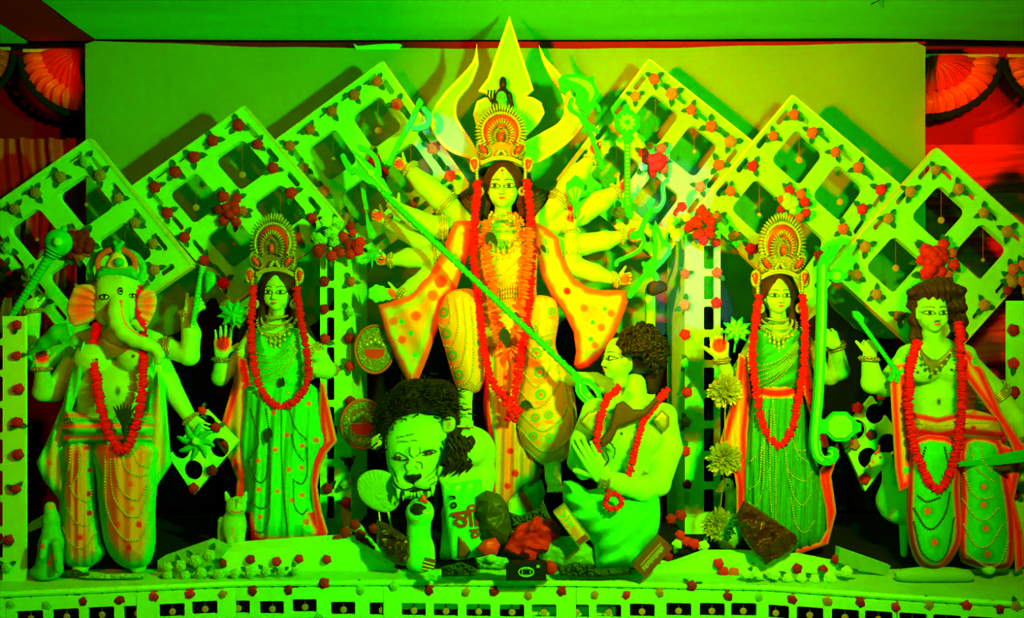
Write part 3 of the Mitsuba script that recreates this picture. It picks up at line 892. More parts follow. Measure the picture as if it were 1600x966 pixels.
def head(par, px, py, half, y, style, yaw=0.0, roll=0.0, hair=True, pitch=0.0):
    """The face at plan (px, py) = between the eyes; half = half the face's width in px."""
    s = half * K(y)
    R = rotm([0, 1, 0], roll) @ rotm([0, 0, 1], yaw) @ rotm([1, 0, 0], pitch)
    o = W(px, py, y - .4 * s); o[1] = y
    tr = lambda v: (v * s) @ R.T + o
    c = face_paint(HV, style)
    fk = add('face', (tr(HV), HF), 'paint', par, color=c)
    x, yy, z = HV.T
    n = trimesh.Trimesh(HV, HF, process=False).vertex_normals
    parts = [('eye', (np.hypot((x - q * .47) / .36, (z + .01) / .16) < 1.0) & (yy < 0)) for q in (-1, 1)] + [('lips', (np.hypot(x / .27, (z + .815) / .115) < 1) & (yy < 0))]
    for nm, msk in parts:
        fm = HF[msk[HF].all(1)]
        if len(fm):
            ids, inv = np.unique(fm, return_inverse=True)
            add(nm, (tr(HV[ids] + n[ids] * .012), inv.reshape(-1, 3)), 'paint', fk, color=c[ids])
    if hair:
        g = .7 + .6 * mk_noise(HHV * [7, 7, 1.2])
        add('hair', (tr(HHV * [1, 1, 1]), HHF), 'paint', par, color=np.outer(g, style.get('hair', (.035, .012, .003))))
    return tr


def mk_noise(p, seed=0):
    import meshkit
    return meshkit.fbm(np.asarray(p), 3, seed)


# ---- crown: arch-shaped gilded plate with red inlays, petals and side flowers
def crown(par, cx, base, top, w, y):
    """cx, base, top, w in plan px: middle, lower rim, tip, full width."""
    H = base - top
    ck = key('crown', par)
    arch = lambda a, b, h0, h1, n=24: [(cx + a * math.cos(t), base - h0 - h1 * max(0, math.sin(t)) ** b) for t in np.linspace(0, math.pi, n)]
    pl = Puff(poly([(cx - w * .5, base - H * .12)] + [(cx - w * .54 * q, base - H * z) for q, z in ((.86, .3), (.93, .5), (.8, .75), (.5, .92), (.12, .99), (-.12, .99), (-.5, .92), (-.8, .75), (-.93, .5), (-.86, .3))] + [(cx + w * .5, base - H * .12), (cx + w * .44, base), (cx - w * .44, base)]), y, .02, .012, 8, 2.5)
    scene[ck] = mikit.ply(pl.mesh, 'crown_back', True)
    yf = y - .025
    cy = base - H * .50
    red = Point(0, 0).buffer(1, quad_segs=16)
    red = shapely.affinity.translate(shapely.affinity.scale(red, w * .36, H * .32), cx, cy - H * .03)
    inn = shapely.affinity.translate(shapely.affinity.scale(Point(0, 0).buffer(1), w * .23, H * .22), cx, cy + H * .08)
    rp = Puff(red.difference(inn.union(shapely.box(cx - w, cy + H * .2, cx + w, base))), yf, .012, .012, 6, 2.2)
    add('red_inlay', rp.mesh, 'jewel_red', ck, smooth=True)
    pet, pet2 = [], []
    k = K(y)
    for n, rx, rz, ln, wd, lst, zc, dy in ((34, .450, .455, .16, .021, pet, .0, -.006), (22, .235, .24, .12, .018, pet2, .07, -.024), (16, .135, .15, .06, .012, pet2, .09, -.028)):
        for t in np.linspace(-.62, math.pi + .62, n):
            d = np.array([math.cos(t), math.sin(t)])
            p = np.array([cx + rx * w * d[0], cy + zc * H - rz * H * d[1] - H * .03 * max(0, d[1]) ** 6])
            r_ = np.array([[d[0], 0, -d[1]], [0, 1, 0], [d[1], 0, d[0]]])
            lst.append(ball(W(p[0], p[1], y) + [0, yf - y + dy, 0], (ln * w * k * (.55 if n < 30 else .6), .012, wd * w * k * 1.15), 1, r_))
    for t in np.linspace(-.5, math.pi + .5, 34):
        pet.append(ball(W(cx + .385 * w * math.cos(t), cy - .36 * H * math.sin(t), y) + [0, yf - y - .014, 0], .011, 0))
    add('petal_fringe', cat_mesh(pet), 'gold', ck, smooth=True, kind='stuff')
    add('inner_petals', cat_mesh(pet2), 'gold', ck, smooth=True, kind='stuff')
    add('centre_jewel', ball(W(cx, cy + H * .10, y) + [0, yf - y - .03, 0], (w * .055 * k, .014, H * .095 * k), 2), 'jewel_red', ck, smooth=True)
    for q in (-1, 1):
        c0 = np.array([cx + q * w * .36, base - H * .17])
        an = math.radians(38) * q
        d = np.array([math.sin(an), math.cos(an)])
        r_ = np.array([[d[1], 0, d[0]], [0, 1, 0], [-d[0], 0, d[1]]])
        add('leaf_jewel', ball(W(c0[0], c0[1], y) + [0, yf - y - .022, 0], (w * .055 * k, .016, H * .10 * k), 2, r_), 'jewel_red', ck, smooth=True)
        rim = []
        for t in np.linspace(0, 2 * math.pi, 20, endpoint=False):
            o_ = np.array([math.cos(t) * w * .10, 0, math.sin(t) * H * .15]) * k
            e = r_ @ np.array([math.cos(t), 0, math.sin(t)])
            r2 = np.array([[e[0], 0, -e[2]], [0, 1, 0], [e[2], 0, e[0]]])
            rim.append(ball(W(c0[0], c0[1], y) + [0, yf - y - .012, 0] + r_ @ o_, (w * .034 * k, .010, w * .02 * k), 1, r2))
        add('leaf_rim', cat_mesh(rim), 'gold', ck, smooth=True, kind='stuff')
        dr_ = Puff(poly([(cx + q * w * .50, base - H * .02), (cx + q * w * .63, base - H * .0), (cx + q * w * .62, base + H * .09), (cx + q * w * .55, base + H * .20), (cx + q * w * .50, base + H * .12)], 5), y - .01, .02, .015, 4, 1.8)
        add('drop_jewel', dr_.mesh, 'jewel_red', ck, smooth=True)
        b_ = [W(cx + q * w * (.545 + .075 * math.cos(t)), base + H * (.085 + .125 * math.sin(t)), y - .015) for t in np.linspace(0, 2 * math.pi, 16, endpoint=False)]
        b_ += [W(cx + q * w * (.50 - .02 * a), base + H * (.2 + .36 * a), y - .03) for a in np.linspace(0, 1, 8)]
        b_ += [W(cx + q * w * (.43 + .05 * math.cos(t)), base + H * (.60 + .06 * math.sin(t)), y - .05) for t in np.linspace(0, 2 * math.pi, 12)]
        add('ear_beads', balls(b_, .0105, 1), 'gold', ck, smooth=True, kind='stuff')
    band = []
    for a in np.linspace(-1, 1, 32):
        for r_, dy in ((0, 0), (.04, .008)):
            band.append(W(cx + a * w * .40, base + H * (.10 * a * a - r_ - .02), y - .045 + dy))
    add('brow_band', balls(band, .0075, 1), 'gold', ck, smooth=True, kind='stuff')
    sw = [W(cx + q * w * .09 * (1 - .3 * i_), base - H * (.10 + .035 * i_), y - .045) for q in (-1, 1) for i_ in range(3)]
    add('scroll_knobs', balls(sw, .011, 1), 'gold', ck, smooth=True)
    return ck


def garland(label, path, y, w=13, m='garland_red', tassel=None, group=None, seed=1, rough=1.0):
    """A string of packed flower heads: path in plan px, y = depth or list of depths along it."""
    p = resample(np.column_stack([np.asarray(path, float), np.broadcast_to(y, (len(path),)) * 400]), 4.2)
    r = np.random.default_rng(seed)
    ms = []
    P = W(p[:, 0], p[:, 1], p[:, 2] / 400)
    tg = np.gradient(P, axis=0); tg /= np.linalg.norm(tg, axis=1, keepdims=True)
    for i_, (c, t) in enumerate(zip(P, tg)):
        k = K(c[1])
        a = np.cross(t, [0, 1, 0]); a /= np.linalg.norm(a) + 1e-9; b = np.cross(t, a)
        R_ = np.stack([a, b, t], 1)
        n = 10
        th = np.arange(n) * 2 * np.pi / n + r.uniform(0, 6)
        rr = w * k * .5 * (1 + rough * r.uniform(-.14, .12, n))
        rr = rr * r.uniform(.84, 1.14); c = c + r.normal(size=3) * .7 * k * rough
        ringv = np.stack([rr * np.cos(th), rr * .9 * np.sin(th), r.uniform(-.5, .5, n) * 4 * k], 1)
        v = np.vstack([ringv, ringv * [.55, .55, 0] + [0, 0, 2.4 * k], [[0, 0, 3 * k]], ringv * [.55, .55, 0] - [0, 0, 2.4 * k], [[0, 0, -3 * k]]])
        j = np.arange(n); j2 = (j + 1) % n
        f = np.vstack([np.stack([j, j2, n + j2], 1), np.stack([j, n + j2, n + j], 1), np.stack([n + j, n + j2, np.full(n, 2 * n)], 1),
                       np.stack([j2, j, 2 * n + 1 + j], 1), np.stack([j2, 2 * n + 1 + j, 2 * n + 1 + j2], 1), np.stack([2 * n + 1 + j2, 2 * n + 1 + j, np.full(n, 3 * n + 1)], 1)])
        ms.append((v @ R_.T + c, f))
    k = thing('flower_garland', label, 'garland', group)
    add('flower_string', cat_mesh(ms), m, k, smooth=25)
    if tassel:
        tx, ty, tr = tassel
        yy = float(np.interp(len(p) // 2, np.arange(len(p)), p[:, 2] / 400))
        tm = []
        for _ in range(40):
            a = r.normal(size=3) * [.5, .3, .5]
            tm.append(ball(W(tx + a[0] * tr, ty + a[2] * tr, yy - .01) + [0, a[1] * tr * .0035, 0], r.uniform(.18, .34) * tr * K(yy), 1))
        add('tassel', cat_mesh(tm), m, k, smooth=True)
    return k


def cuffs(par, name, spots, y, m='gold_dull'):
    """Bracelets and armlets: (px, py, dy, direction of the limb in degrees, radius px, length px)."""
    for px, py, dy, ang, r, ln in spots:
        k = K(y)
        ax = np.array([math.cos(math.radians(ang)), 0, math.sin(math.radians(ang))])
        c = W(px, py, y + dy)
        n = max(2, int(ln / 3.2))
        ms = [ring(c + ax * (q - (n - 1) / 2) * ln / n * k, ax, (r + .6) * k, 1.9 * k, 22, 6) for q in range(n)]
        b = np.cross(ax, [0, 1, 0])
        for t in np.arange(16) * 2 * np.pi / 16:
            ms.append(ball(c + (r + 2.2) * k * (math.cos(t) * b + math.sin(t) * np.array([0, 1, 0])), 2.1 * k, 1))
        add(name, cat_mesh(ms), m, par, smooth=True)


def necklace(par, cx, cy, w, h, y, n=3, pend=True, m='gold'):
    """Choker rings and a bib necklace laid round the neck and chest; plan px."""
    ms = []
    for i_ in range(n):
        a = np.linspace(math.radians(8), math.radians(172), 26)
        R_ = w * (.27 + .11 * i_)
        ms.append(tube(np.stack([(cx + R_ * np.cos(a) - CX) * K(y), y + .055 - (.085 + .012 * i_) * np.sin(a), ZC - (cy + h * (.05 + .3 * i_) * np.sin(a) - CY) * K(y)], 1), 0.9 * K(y), 6))
        t = np.linspace(math.radians(15), math.radians(165), 20)
        ms.append(balls(np.stack([(cx + R_ * 1.06 * np.cos(t) - CX) * K(y), y + .050 - (.085 + .012 * i_) * np.sin(t), ZC - (cy + (h * (.05 + .3 * i_) + 3) * np.sin(t) - CY) * K(y)], 1), 1.7 * K(y), 1))
    if pend:
        for r_, row in ((0, 7), (1, 5), (2, 3), (3, 1)):
            for q in range(row):
                a = (q - (row - 1) / 2)
                ms.append(ball(W(cx + a * w * .115, cy + h * (.80 + .155 * r_) - abs(a) * 2.4, y - .045), np.array([2.6, 2.2, 3.6]) * K(y), 1))
    return add('necklace', cat_mesh(ms), m, par, smooth=True)
# ---------------------------------------------------------------- the large flat trident behind the central statue
YT = .17
tri = thing('trident_board', 'large yellow green cut-out trident standing behind the central statue', 'trident')
mid = poly([(796, 24), (808, 62), (822, 105), (834, 140), (822, 150), (817, 158), (820, 150), (833, 152), (846, 160), (851, 176), (842, 192), (822, 212), (808, 228), (800, 262), (780, 262), (768, 228), (745, 200), (739, 178), (745, 158), (758, 152), (768, 154), (764, 160), (760, 146), (747, 142), (762, 122), (778, 75)])
lft = Polygon(np.vstack([spline([(745, 68), (738, 96), (716, 122), (692, 148), (672, 182), (681, 214), (704, 237), (742, 250)], 8), spline([(760, 262), (738, 222), (721, 196), (713, 178), (716, 156), (736, 130), (748, 100)], 8)])).buffer(0)
rgt = Polygon(np.vstack([spline([(842, 70), (848, 94), (862, 122), (876, 142), (882, 168), (874, 190), (848, 206), (818, 222)], 8), spline([(815, 262), (848, 250), (888, 222), (910, 196), (916, 172), (900, 146), (872, 112), (852, 90)], 8)])).buffer(0)
for nm, g in (('centre_blade', mid), ('side_blade', lft), ('side_blade', rgt)):
    b_ = add(nm, extr(g, YT, .03), 'board_edge', tri)
    add('face_panel', extr(g.buffer(-4.5 if nm != 'side_blade' else -5), YT - .006, .008), 'board_white', b_)
add('shaft', extr(shapely.box(779, 255, 797, 520), YT + .002, .03), 'board_edge', tri)
add('shaft', extr(shapely.box(779, 520, 797, CY + (ZC - ZS) / K(YT) - .3), YT + .002, .03), 'board_edge', tri)

# ---------------------------------------------------------------- the central ten-armed goddess
YD = 0.0
du = thing('goddess_statue', 'large central ten-armed goddess statue in yellow and orange sari with tall gilded crown', 'statue')
b = Sdf(YD, .0055)
b.chain([(786, 322, -.01, 13), (786, 345, .0, 14)])
b.chain([(742, 362, .02, 15), (786, 352, .01, 17), (832, 362, .02, 15)], 8)
b.ell(787, 392, -.01, 42, 32, 46, 10)
b.ell(787, 450, 0, 34, 28, 40, 14)
b.ell(790, 500, .01, 44, 34, 40, 14)
# arms on the left of the photo: upper arms reach back to the shoulder
SH, SR = (744, 366, .04), (830, 366, .04)
arms = [
    [(*SH, 13), (706, 326, .05, 16), (690, 312, .03, 19), (664, 289, .01, 17), (640, 266, 0, 11)],
    [(*SH, 13), (700, 356, .02, 15), (678, 354, -.02, 16), (650, 343, -.05, 15), (624, 328, -.08, 11)],
    [(*SH, 13), (690, 392, .06, 13), (660, 382, .04, 13), (628, 362, .02, 12), (602, 345, 0, 8)],
    [(*SH, 13), (690, 398, .02, 15), (668, 402, 0, 17), (638, 403, -.01, 15), (612, 407, -.02, 8)],
    [(*SH, 13), (690, 424, .0, 12), (664, 432, -.02, 12), (645, 446, -.04, 11), (626, 460, -.05, 9)],
    [(*SR, 13), (868, 322, .06, 15), (886, 296, .05, 17), (905, 270, .04, 15), (922, 249, .03, 9)],
    [(*SR, 13), (870, 404, .04, 16), (893, 408, .02, 15), (895, 385, .01, 15), (893, 358, 0, 10)],
    [(*SR, 13), (880, 350, .08, 15), (908, 334, .06, 18), (938, 315, .05, 17), (962, 300, .04, 10)],
    [(*SR, 13), (884, 388, .05, 14), (912, 382, .03, 17), (946, 376, .01, 15), (970, 370, 0, 9)],
    [(*SR, 13), (878, 408, .03, 15), (898, 417, 0, 16), (930, 427, -.03, 14), (958, 436, -.05, 8)],
]
for a in arms:
    b.chain(a, 4)
hands = [  # wrist x, y, direction, dy, curl, thumb, palm front
    (634, 262, 152, 0, .95, 1, 1, 32), (622, 326, 140, -.09, 1.15, 1, -1, 34), (600, 343, 155, 0, .9, 1, 1, 32), (606, 407, 178, -.02, .9, 1, 1, 30), (622, 460, 178, -.05, .7, 1, 1, 32),
    (924, 244, 62, .03, .7, 1, 1, 36), (893, 352, 92, 0, 1.0, 1, 1, 32), (966, 298, 42, .04, .9, -1, 1, 30), (976, 368, 15, 0, .8, -1, 1, 32), (964, 438, 8, -.05, .7, -1, 1, 34)]
for x, y, an, dy, cu, th, fr, L in hands:
    b.hand(x, y, an, L, dy, cu, th, fr)
b.chain([(772, 510, .02, 16), (724, 500, -.10, 16), (727, 590, -.14, 13)]); b.chain([(805, 510, .02, 16), (845, 540, -.08, 16), (862, 700, -.12, 14)])
# legs: the raised foot on the lion, the other on the fallen one
b.chain([(727, 590, -.14, 13), (727, 640, -.18, 10), (727, 652, -.2, 10)])
b.chain([(727, 654, -.18, 9), (727, 659, -.27, 9)], 4)
b.chain([(862, 700, -.12, 14), (864, 745, -.2, 12), (866, 755, -.22, 11)])
b.chain([(866, 757, -.2, 10), (869, 761, -.29, 9.5)], 4)
for q in range(5):
    b.chain([(716 + q * 5.2, 659, -.29, 2.6), (714.5 + q * 5.8, 667, -.35, 2.5)], .8)
    b.chain([(858 + q * 5.2, 762, -.31, 2.6), (857 + q * 5.8, 769, -.37, 2.5)], .8)
bv, bf = b.mesh()
px, py = plan(bv, YD)
c = np.tile(SKIN_Y, (len(bv), 1))
for x, y, an, dy, cu, th, fr, L in hands:
    u = np.array([math.cos(math.radians(an)), -math.sin(math.radians(an))])
    if fr > 0:
        o = np.array([x, y]) + u * L * .36
        m_ = (bv[:, 1] < YD + dy + .0)[:, None]
        c = np.where(m_, spot(c, px, py, o[0], o[1], L * .26, ORG * .7 + RED * .3, .5), c)
    o = np.array([x, y]) + u * L * .80
    c = spot(c, px, py, o[0], o[1], L * .16, RED, .8) if fr > 0 else c
c = np.where(((bv[:, 1] < -.24) & (((py > 667) & (px < 780)) | ((py > 769) & (px > 780))))[:, None], RED, c)
body = add('body', (bv, bf), 'paint', du, color=c)
b = None
cuffs(du, 'bracelet', [(641, 264, 0, 135, 12, 10), (607, 344, 0, 155, 9, 8), (611, 407, -.02, 178, 9, 10), (629, 459, -.05, 145, 10, 12), (923, 250, .03, 55, 10, 9), (893, 361, 0, 90, 11, 9), (962, 299, .04, 35, 11, 9), (972, 370, 0, 5, 10, 10), (961, 437, -.05, 15, 10, 10)], YD, 'gold')
cuffs(du, 'armlet', [(696, 318, .04, 140, 19, 18), (692, 355, -.005, 180, 17, 20), (681, 398, .01, 10, 17, 12), (876, 311, .055, 55, 17, 18), (893, 396, .015, 90, 15, 5), (884, 413, .02, 25, 16, 8)], YD, 'gold')
# garments
bl = Puff(poly([(748, 356), (768, 356), (786, 384), (806, 356), (828, 356), (840, 400), (838, 450), (842, 500), (852, 550), (735, 550), (742, 500), (744, 450), (738, 400)]), YD - .03, .04, .13, 42, 2.6)
add('blouse', bl.mesh, 'paint_cloth', du, color=bl.color(lambda x, y, d: ramp(y + .5 * x * 0 + 5 * np.sin(x * .25 + y * .2), [(370, YEL), (430, YEL * [1.1, .8, 1]), (455, ORG * [1, 2, 1]), (500, YEL)])))
for q in range(5):
    add('bead_string', beads(bl, spline([(752 + q * 2, 440 + q * 14), (790, 425 + q * 15), (832, 380 + q * 16)], 8), 1.5, 3.4), 'gold_bead', du, smooth=True, kind='stuff')


def skirt_col(x0):
    def fn(x, y, d):
        w = ((np.sin((x - x0) * .55 + .4 * np.sin(y * .05)) > .45) * .75)[:, None]
        return np.where((d < 3)[:, None], ORG * [1, 2.4, 1], YEL * (1 - w) + np.array([.72, .30, .006]) * w)
    return fn


eyes = lambda pts: [q for x, y, r in pts for q in ((x + 1, y + r * 1.5, r * 1.3, ORG * [1, 2.2, 1], .6, r * .6), (x, y, r, GRN * .55), (x, y, r * .62, GRN * [8, .7, 1]), (x, y, r * .38, ORG))]
la = Puff(poly([(690, 475), (700, 458), (722, 451), (745, 456), (757, 484), (758, 560), (755, 600), (744, 614), (720, 614), (708, 592), (696, 550), (684, 505)], 5), YD - .10, .06, .13, 36, 2.2)
add('sari_leg', la.mesh, 'paint_cloth', du, color=la.color(dots(skirt_col(720), eyes([(693, 489, 8), (697, 522, 8), (706, 556, 8.5), (716, 586, 8)]) + [(748, 505, 4, GRN), (748, 536, 4, GRN)])))
for pth in ([(700, 462), (704, 500), (694, 512), (686, 506)], [(710, 456), (716, 505), (708, 540), (694, 540)], [(722, 453), (728, 520), (722, 568), (706, 574)], [(732, 453), (740, 530), (736, 590), (718, 602)], [(744, 457), (750, 530), (750, 590), (736, 612)]):
    add('bead_string', beads(la, spline(pth, 8), 2.0, 4.2), 'gold_bead', du, smooth=True, kind='stuff')
und = Puff(poly([(745, 480), (840, 470), (866, 500), (862, 560), (850, 600), (800, 640), (760, 600), (752, 540)]), YD - .02, .06, .09, 40, 3)
add('underskirt', und.mesh, 'paint_cloth', du, color=und.color(lambda x, y, d: ramp(x + 6 * np.sin(y * .3), [(745, ORG), (790, ORG * [1, 1.9, 1]), (860, YEL)])))
lb = Puff(poly([(836, 462), (866, 468), (873, 500), (868, 540), (881, 570), (894, 602), (901, 640), (898, 690), (886, 716), (868, 728), (848, 728), (824, 708), (810, 678), (806, 640), (812, 600), (818, 560), (818, 520), (824, 480)], 5), YD - .10, .06, .14, 44, 2.2)
add('sari_leg', lb.mesh, 'paint_cloth', du, color=lb.color(dots(skirt_col(850), eyes([(835, 515, 7), (838, 552, 9), (843, 582, 9), (845, 617, 9), (836, 653, 7), (857, 649, 7), (833, 682, 7), (858, 685, 7), (858, 537, 6), (862, 487, 6)]))))
for pth in ([(828, 500), (842, 525), (866, 520)], [(822, 540), (840, 560), (852, 540)], [(816, 580), (838, 605), (858, 575), (858, 560)], [(812, 610), (840, 638), (872, 600), (870, 570)], [(808, 640), (848, 674), (884, 640), (880, 590)], [(810, 668), (850, 706), (892, 680), (892, 610)], [(820, 700), (850, 724), (880, 718), (898, 690)]):
    add('bead_string', beads(lb, spline(pth, 8), 2.0, 4.2), 'gold_bead', du, smooth=True, kind='stuff')
ct = Puff(poly([(757, 540), (800, 540), (808, 560), (806, 640), (816, 690), (850, 735), (842, 750), (812, 764), (796, 782), (776, 806), (768, 838), (764, 770), (765, 700), (755, 640), (755, 590)]), YD - .08, .03, .06, 14, 2.2, fold=lambda x, y: .012 * np.sin((x - 780) * .42 + y * .01))
add('sari_pleats', ct.mesh, 'paint_cloth', du, color=ct.color(dots(lambda x, y, d: ramp(x - np.interp(y, [540, 640, 700, 838], [757, 756, 766, 765]), [(0, RED), (8, RED), (10, GRN * [6, 1, 1]), (13, YEL), (22, ORG * [1, 2.2, 1]), (34, ORG * [1, 2.0, 1]), (46, YEL), (80, ORG)]),
                                                              [(790, 590, 4, RED), (794, 650, 4, RED), (797, 705, 5, RED), (805, 740, 6, RED), (793, 760, 5, RED)])))
fr = Puff(poly([(792, 782), (810, 764), (846, 748), (852, 770), (846, 798), (838, 838), (780, 838)]), YD - .06, .03, .05, 12, 2.4)
add('sari_frill', fr.mesh, 'paint_cloth', du, color=fr.color(lambda x, y, d: ramp((x - 806 - (y - 764) * .55), [(-12, PALE), (-5, PALE), (0, ORG), (9, ORG), (14, GRN), (40, GRN)])))
# shawl wings with red borders
wcol = lambda sp: dots(lambda x, y, d: ramp(d + 1.2 * np.sin(x * .2 + y * .13), [(0, ORG * [1, 1.4, 1]), (3, RED + ORG * .6), (8, ORG * [1, 1.1, 1]), (12, YEL), (16, np.array([.25, .6, .01])), (19, YEL * [1, 1.0, 1]), (28, ORG * [1, 3.0, 1])]), sp)
wl = Puff(poly([(712, 345), (738, 345), (736, 380), (726, 418), (712, 455), (694, 470), (684, 515), (668, 560), (655, 592), (643, 607), (632, 590), (617, 560), (602, 525), (590, 477), (600, 474), (640, 461), (668, 432), (688, 402), (703, 362)]), YD - .05, .02, .03, 16, 2.0, fold=lambda x, y: .012 * np.sin((x - .5 * y) * .14) + .0006 * (700 - x) * 0)
add('shawl_wing', wl.mesh, 'paint_cloth', du, color=wl.color(wcol([(615, 502, 7, ORG), (650, 494, 8, RED + ORG * .5), (628, 531, 7, RED + ORG * .4), (627, 503, 4.5, GRN), (642, 521, 4.5, GRN), (648, 555, 4.5, GRN), (688, 440, 10, RED + ORG * .5), (676, 462, 9, ORG)])))
wr = Puff(poly([(834, 346), (854, 355), (872, 371), (879, 398), (895, 432), (916, 448), (934, 453), (979, 454), (981, 472), (975, 490), (962, 521), (942, 556), (921, 575), (903, 579), (896, 571), (900, 549), (896, 519), (878, 484), (861, 462), (845, 430), (838, 400)]), YD - .05, .02, .03, 16, 2.0, fold=lambda x, y: .012 * np.sin((x + .5 * y) * .14))
add('shawl_wing', wr.mesh, 'paint_cloth', du, color=wr.color(wcol([(886, 455, 6, RED), (913, 482, 6, ORG), (945, 483, 4, GRN), (955, 490, 6, ORG), (926, 504, 4.5, GRN), (940, 512, 6, ORG), (923, 530, 4.5, GRN), (930, 540, 6, ORG)])))
# spread hair behind the shoulders
hr = Puff(poly([(752, 262), (820, 262), (836, 290), (872, 302), (888, 330), (884, 352), (850, 362), (720, 362), (690, 346), (700, 312), (736, 296)], 4), YD + .13, .03, .03, 12, 3, fold=lambda x, y: .006 * np.sin(np.hypot(x - 786, (y - 255) * 1.2) * .9 + np.arctan2(y - 250, x - 786) * 14))
add('loose_hair', hr.mesh, 'hair_brown', du, smooth=True)
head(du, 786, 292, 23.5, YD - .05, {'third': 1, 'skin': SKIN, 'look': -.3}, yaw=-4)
crown(du, 783, 250, 168, 76, YD - .02)
necklace(du, 787, 338, 78, 60, YD - .12, 3)
dm = []
for q in range(150):
    a = rng.uniform(0, 1); s_ = 1 if rng.random() < .5 else -1
    dm.append(ball(W(787 + s_ * (14 + 24 * a) + rng.normal() * 4, 335 + 45 * a + rng.normal() * 4, YD - .135 - .04 * a), rng.uniform(.006, .012), 0))
add('flower_collar', cat_mesh(dm[:75]), 'garland_orange', du, smooth=True, kind='stuff')
add('flower_collar', cat_mesh(dm[75:]), 'gold_bead', du, smooth=True, kind='stuff')
wb = []
for a in np.linspace(-1, 1, 15):
    for q in range(3):
        wb.append(ball(W(803 + a * 28, 452 + 7 * a * a - 3 + q * 7, YD - .19), np.array([1.5, 1.5, 3.2]) * K(0), 1))
add('waist_chain', cat_mesh(wb), 'gold', du, smooth=True, kind='stuff')
# small bust above the crown
bu = thing('small_bust', 'small green bust with dark topknot above the crown of the central statue', 'bust')
s = Sdf(YT - .06, .0035)
s.chain([(786, 163, 0, 4), (786, 170, 0, 5)]); s.chain([(774, 176, 0, 6), (785, 172, 0, 6), (796, 176, 0, 6)]); s.ell(785, 184, .01, 14, 9, 12)
v, f = s.mesh(); add('body', (v, f), 'paint', bu, color=np.tile([.02, .6, .05], (len(v), 1)))
head(bu, 784, 153, 8, YT - .07, {'third': 1, 'skin': (.03, .66, .06)}, yaw=8, hair=False)
s = Sdf(YT - .06, .0035)
s.ell(786, 146, .012, 10, 10, 9); s.ell(786, 131, .012, 6, 6, 8); s.ell(786, 124, .012, 4, 4, 4); s.chain([(796, 148, .01, 4), (800, 165, .01, 3), (796, 175, .01, 2)]); s.chain([(776, 148, .012, 3), (774, 168, .012, 2)])
s.ell(784, 156, -.03, 7.5, 6, 9, 1, None, -1)
add('hair', s.mesh(), 'hair_brown', bu, smooth=True)
bt = thing('small_hand_trident', 'tiny dark three-pronged staff beside the small bust', 'staff')
add('prongs', cat_mesh([tube(W([768 + q * 5, 767 + q * 5, 769 + q], [141, 150, 160], YT - .05), .004, 6) for q in (-1, 0, 1)] + [tube(W([769, 769], [158, 182], YT - .05), .004, 6)]), 'ink', bt, smooth=True)

garland('thick red flower garland hanging round the neck of the central goddess', spline([(747, 284), (742, 340), (740, 400), (745, 450), (752, 505), (758, 560), (772, 600), (797, 628), (808, 596), (816, 545), (824, 495), (829, 450), (831, 400), (829, 340), (824, 284)], 10), -.26 + .13 * np.abs(np.linspace(-1, 1, 141)) ** 2, 15, tassel=(802, 641, 15), seed=3)
garland('loose orange flower garland on the chest of the central goddess, inside the red one', spline([(760, 345), (757, 380), (766, 420), (772, 470), (782, 520), (798, 556), (812, 520), (818, 460), (826, 410), (828, 360)], 10), -.235, 17, 'garland_orange', seed=4, rough=1.9)


# ---------------------------------------------------------------- what the ten hands hold: flat cut-out weapons
def cutout(name, label, cat, y, base, inlay=(), thick=.018, groove=(), pm='weapon_pale'):
    k = thing(name, label, cat, None)
    add('plate', extr(base, y, thick), 'weapon_green', k)
    for g in inlay:
        add('inlay', extr(g, y - .005, .008), pm, k)
    for g in groove:
        add('rib', extr(g, y - .008, .010), 'weapon_green', k)
    return k


st = lambda pts, w, n=6: LineString(spline(pts, n)).buffer(w)
cutout('battle_axe', 'green cut-out axe with scrolled blade held in the uppermost right hand', 'axe', -.02,
       unary_union([poly([(872, 124), (880, 116), (897, 115), (912, 120), (927, 119), (930, 133), (938, 146), (930, 158), (925, 171), (918, 178), (906, 170), (899, 160), (900, 146), (893, 138), (886, 142), (884, 148), (876, 142)], 0), st([(893, 156), (890, 166), (898, 172), (910, 180), (920, 200), (934, 240), (941, 262)], 3.5), st([(918, 178), (926, 165), (934, 166), (936, 172)], 3), st([(922, 200), (914, 196), (905, 180), (892, 172)], 2.5), st([(912, 205), (922, 196), (934, 206)], 3)]),
       [poly([(884, 122), (905, 122), (922, 130), (929, 145), (921, 160), (920, 146), (910, 134), (896, 127)], 4), st([(893, 158), (896, 168), (906, 176)], 1.2)])
cutout('flower_mace', 'green cut-out mace with octagonal flower head, right of the trident', 'mace', -.03,
       unary_union([Polygon([(980 + 21 * math.cos(a), 191 + 21 * math.sin(a)) for a in np.arange(8) * math.pi / 4 + .39]), shapely.box(974, 208, 988, 222), shapely.box(976, 220, 985, 332), shapely.box(971, 213, 991, 217), Point(979, 168).buffer(5.5), Point(984, 335).buffer(6), shapely.box(975, 310, 989, 318)]),
       [Polygon([(980 + (15 if i_ % 2 else 10) * math.cos(a), 191 + (15 if i_ % 2 else 10) * math.sin(a)) for i_, a in enumerate(np.arange(20) * math.pi / 10)])] + [shapely.box(978, 226 + q * 6, 983, 229.5 + q * 6) for q in range(16)], groove=[Point(980, 191).buffer(4)])
cutout('lotus_bud', 'green cut-out lotus bud held upright in the second right hand', 'flower', -.06,
       poly([(899, 273), (906, 280), (913, 286), (913, 296), (907, 310), (901, 322), (898, 345), (895, 322), (888, 306), (884, 296), (885, 286), (892, 280)]),
       [poly([(887, 298), (894, 293), (897, 318)]), poly([(910, 298), (904, 293), (900, 318)]), poly([(896, 292), (902, 292), (899, 316)])])
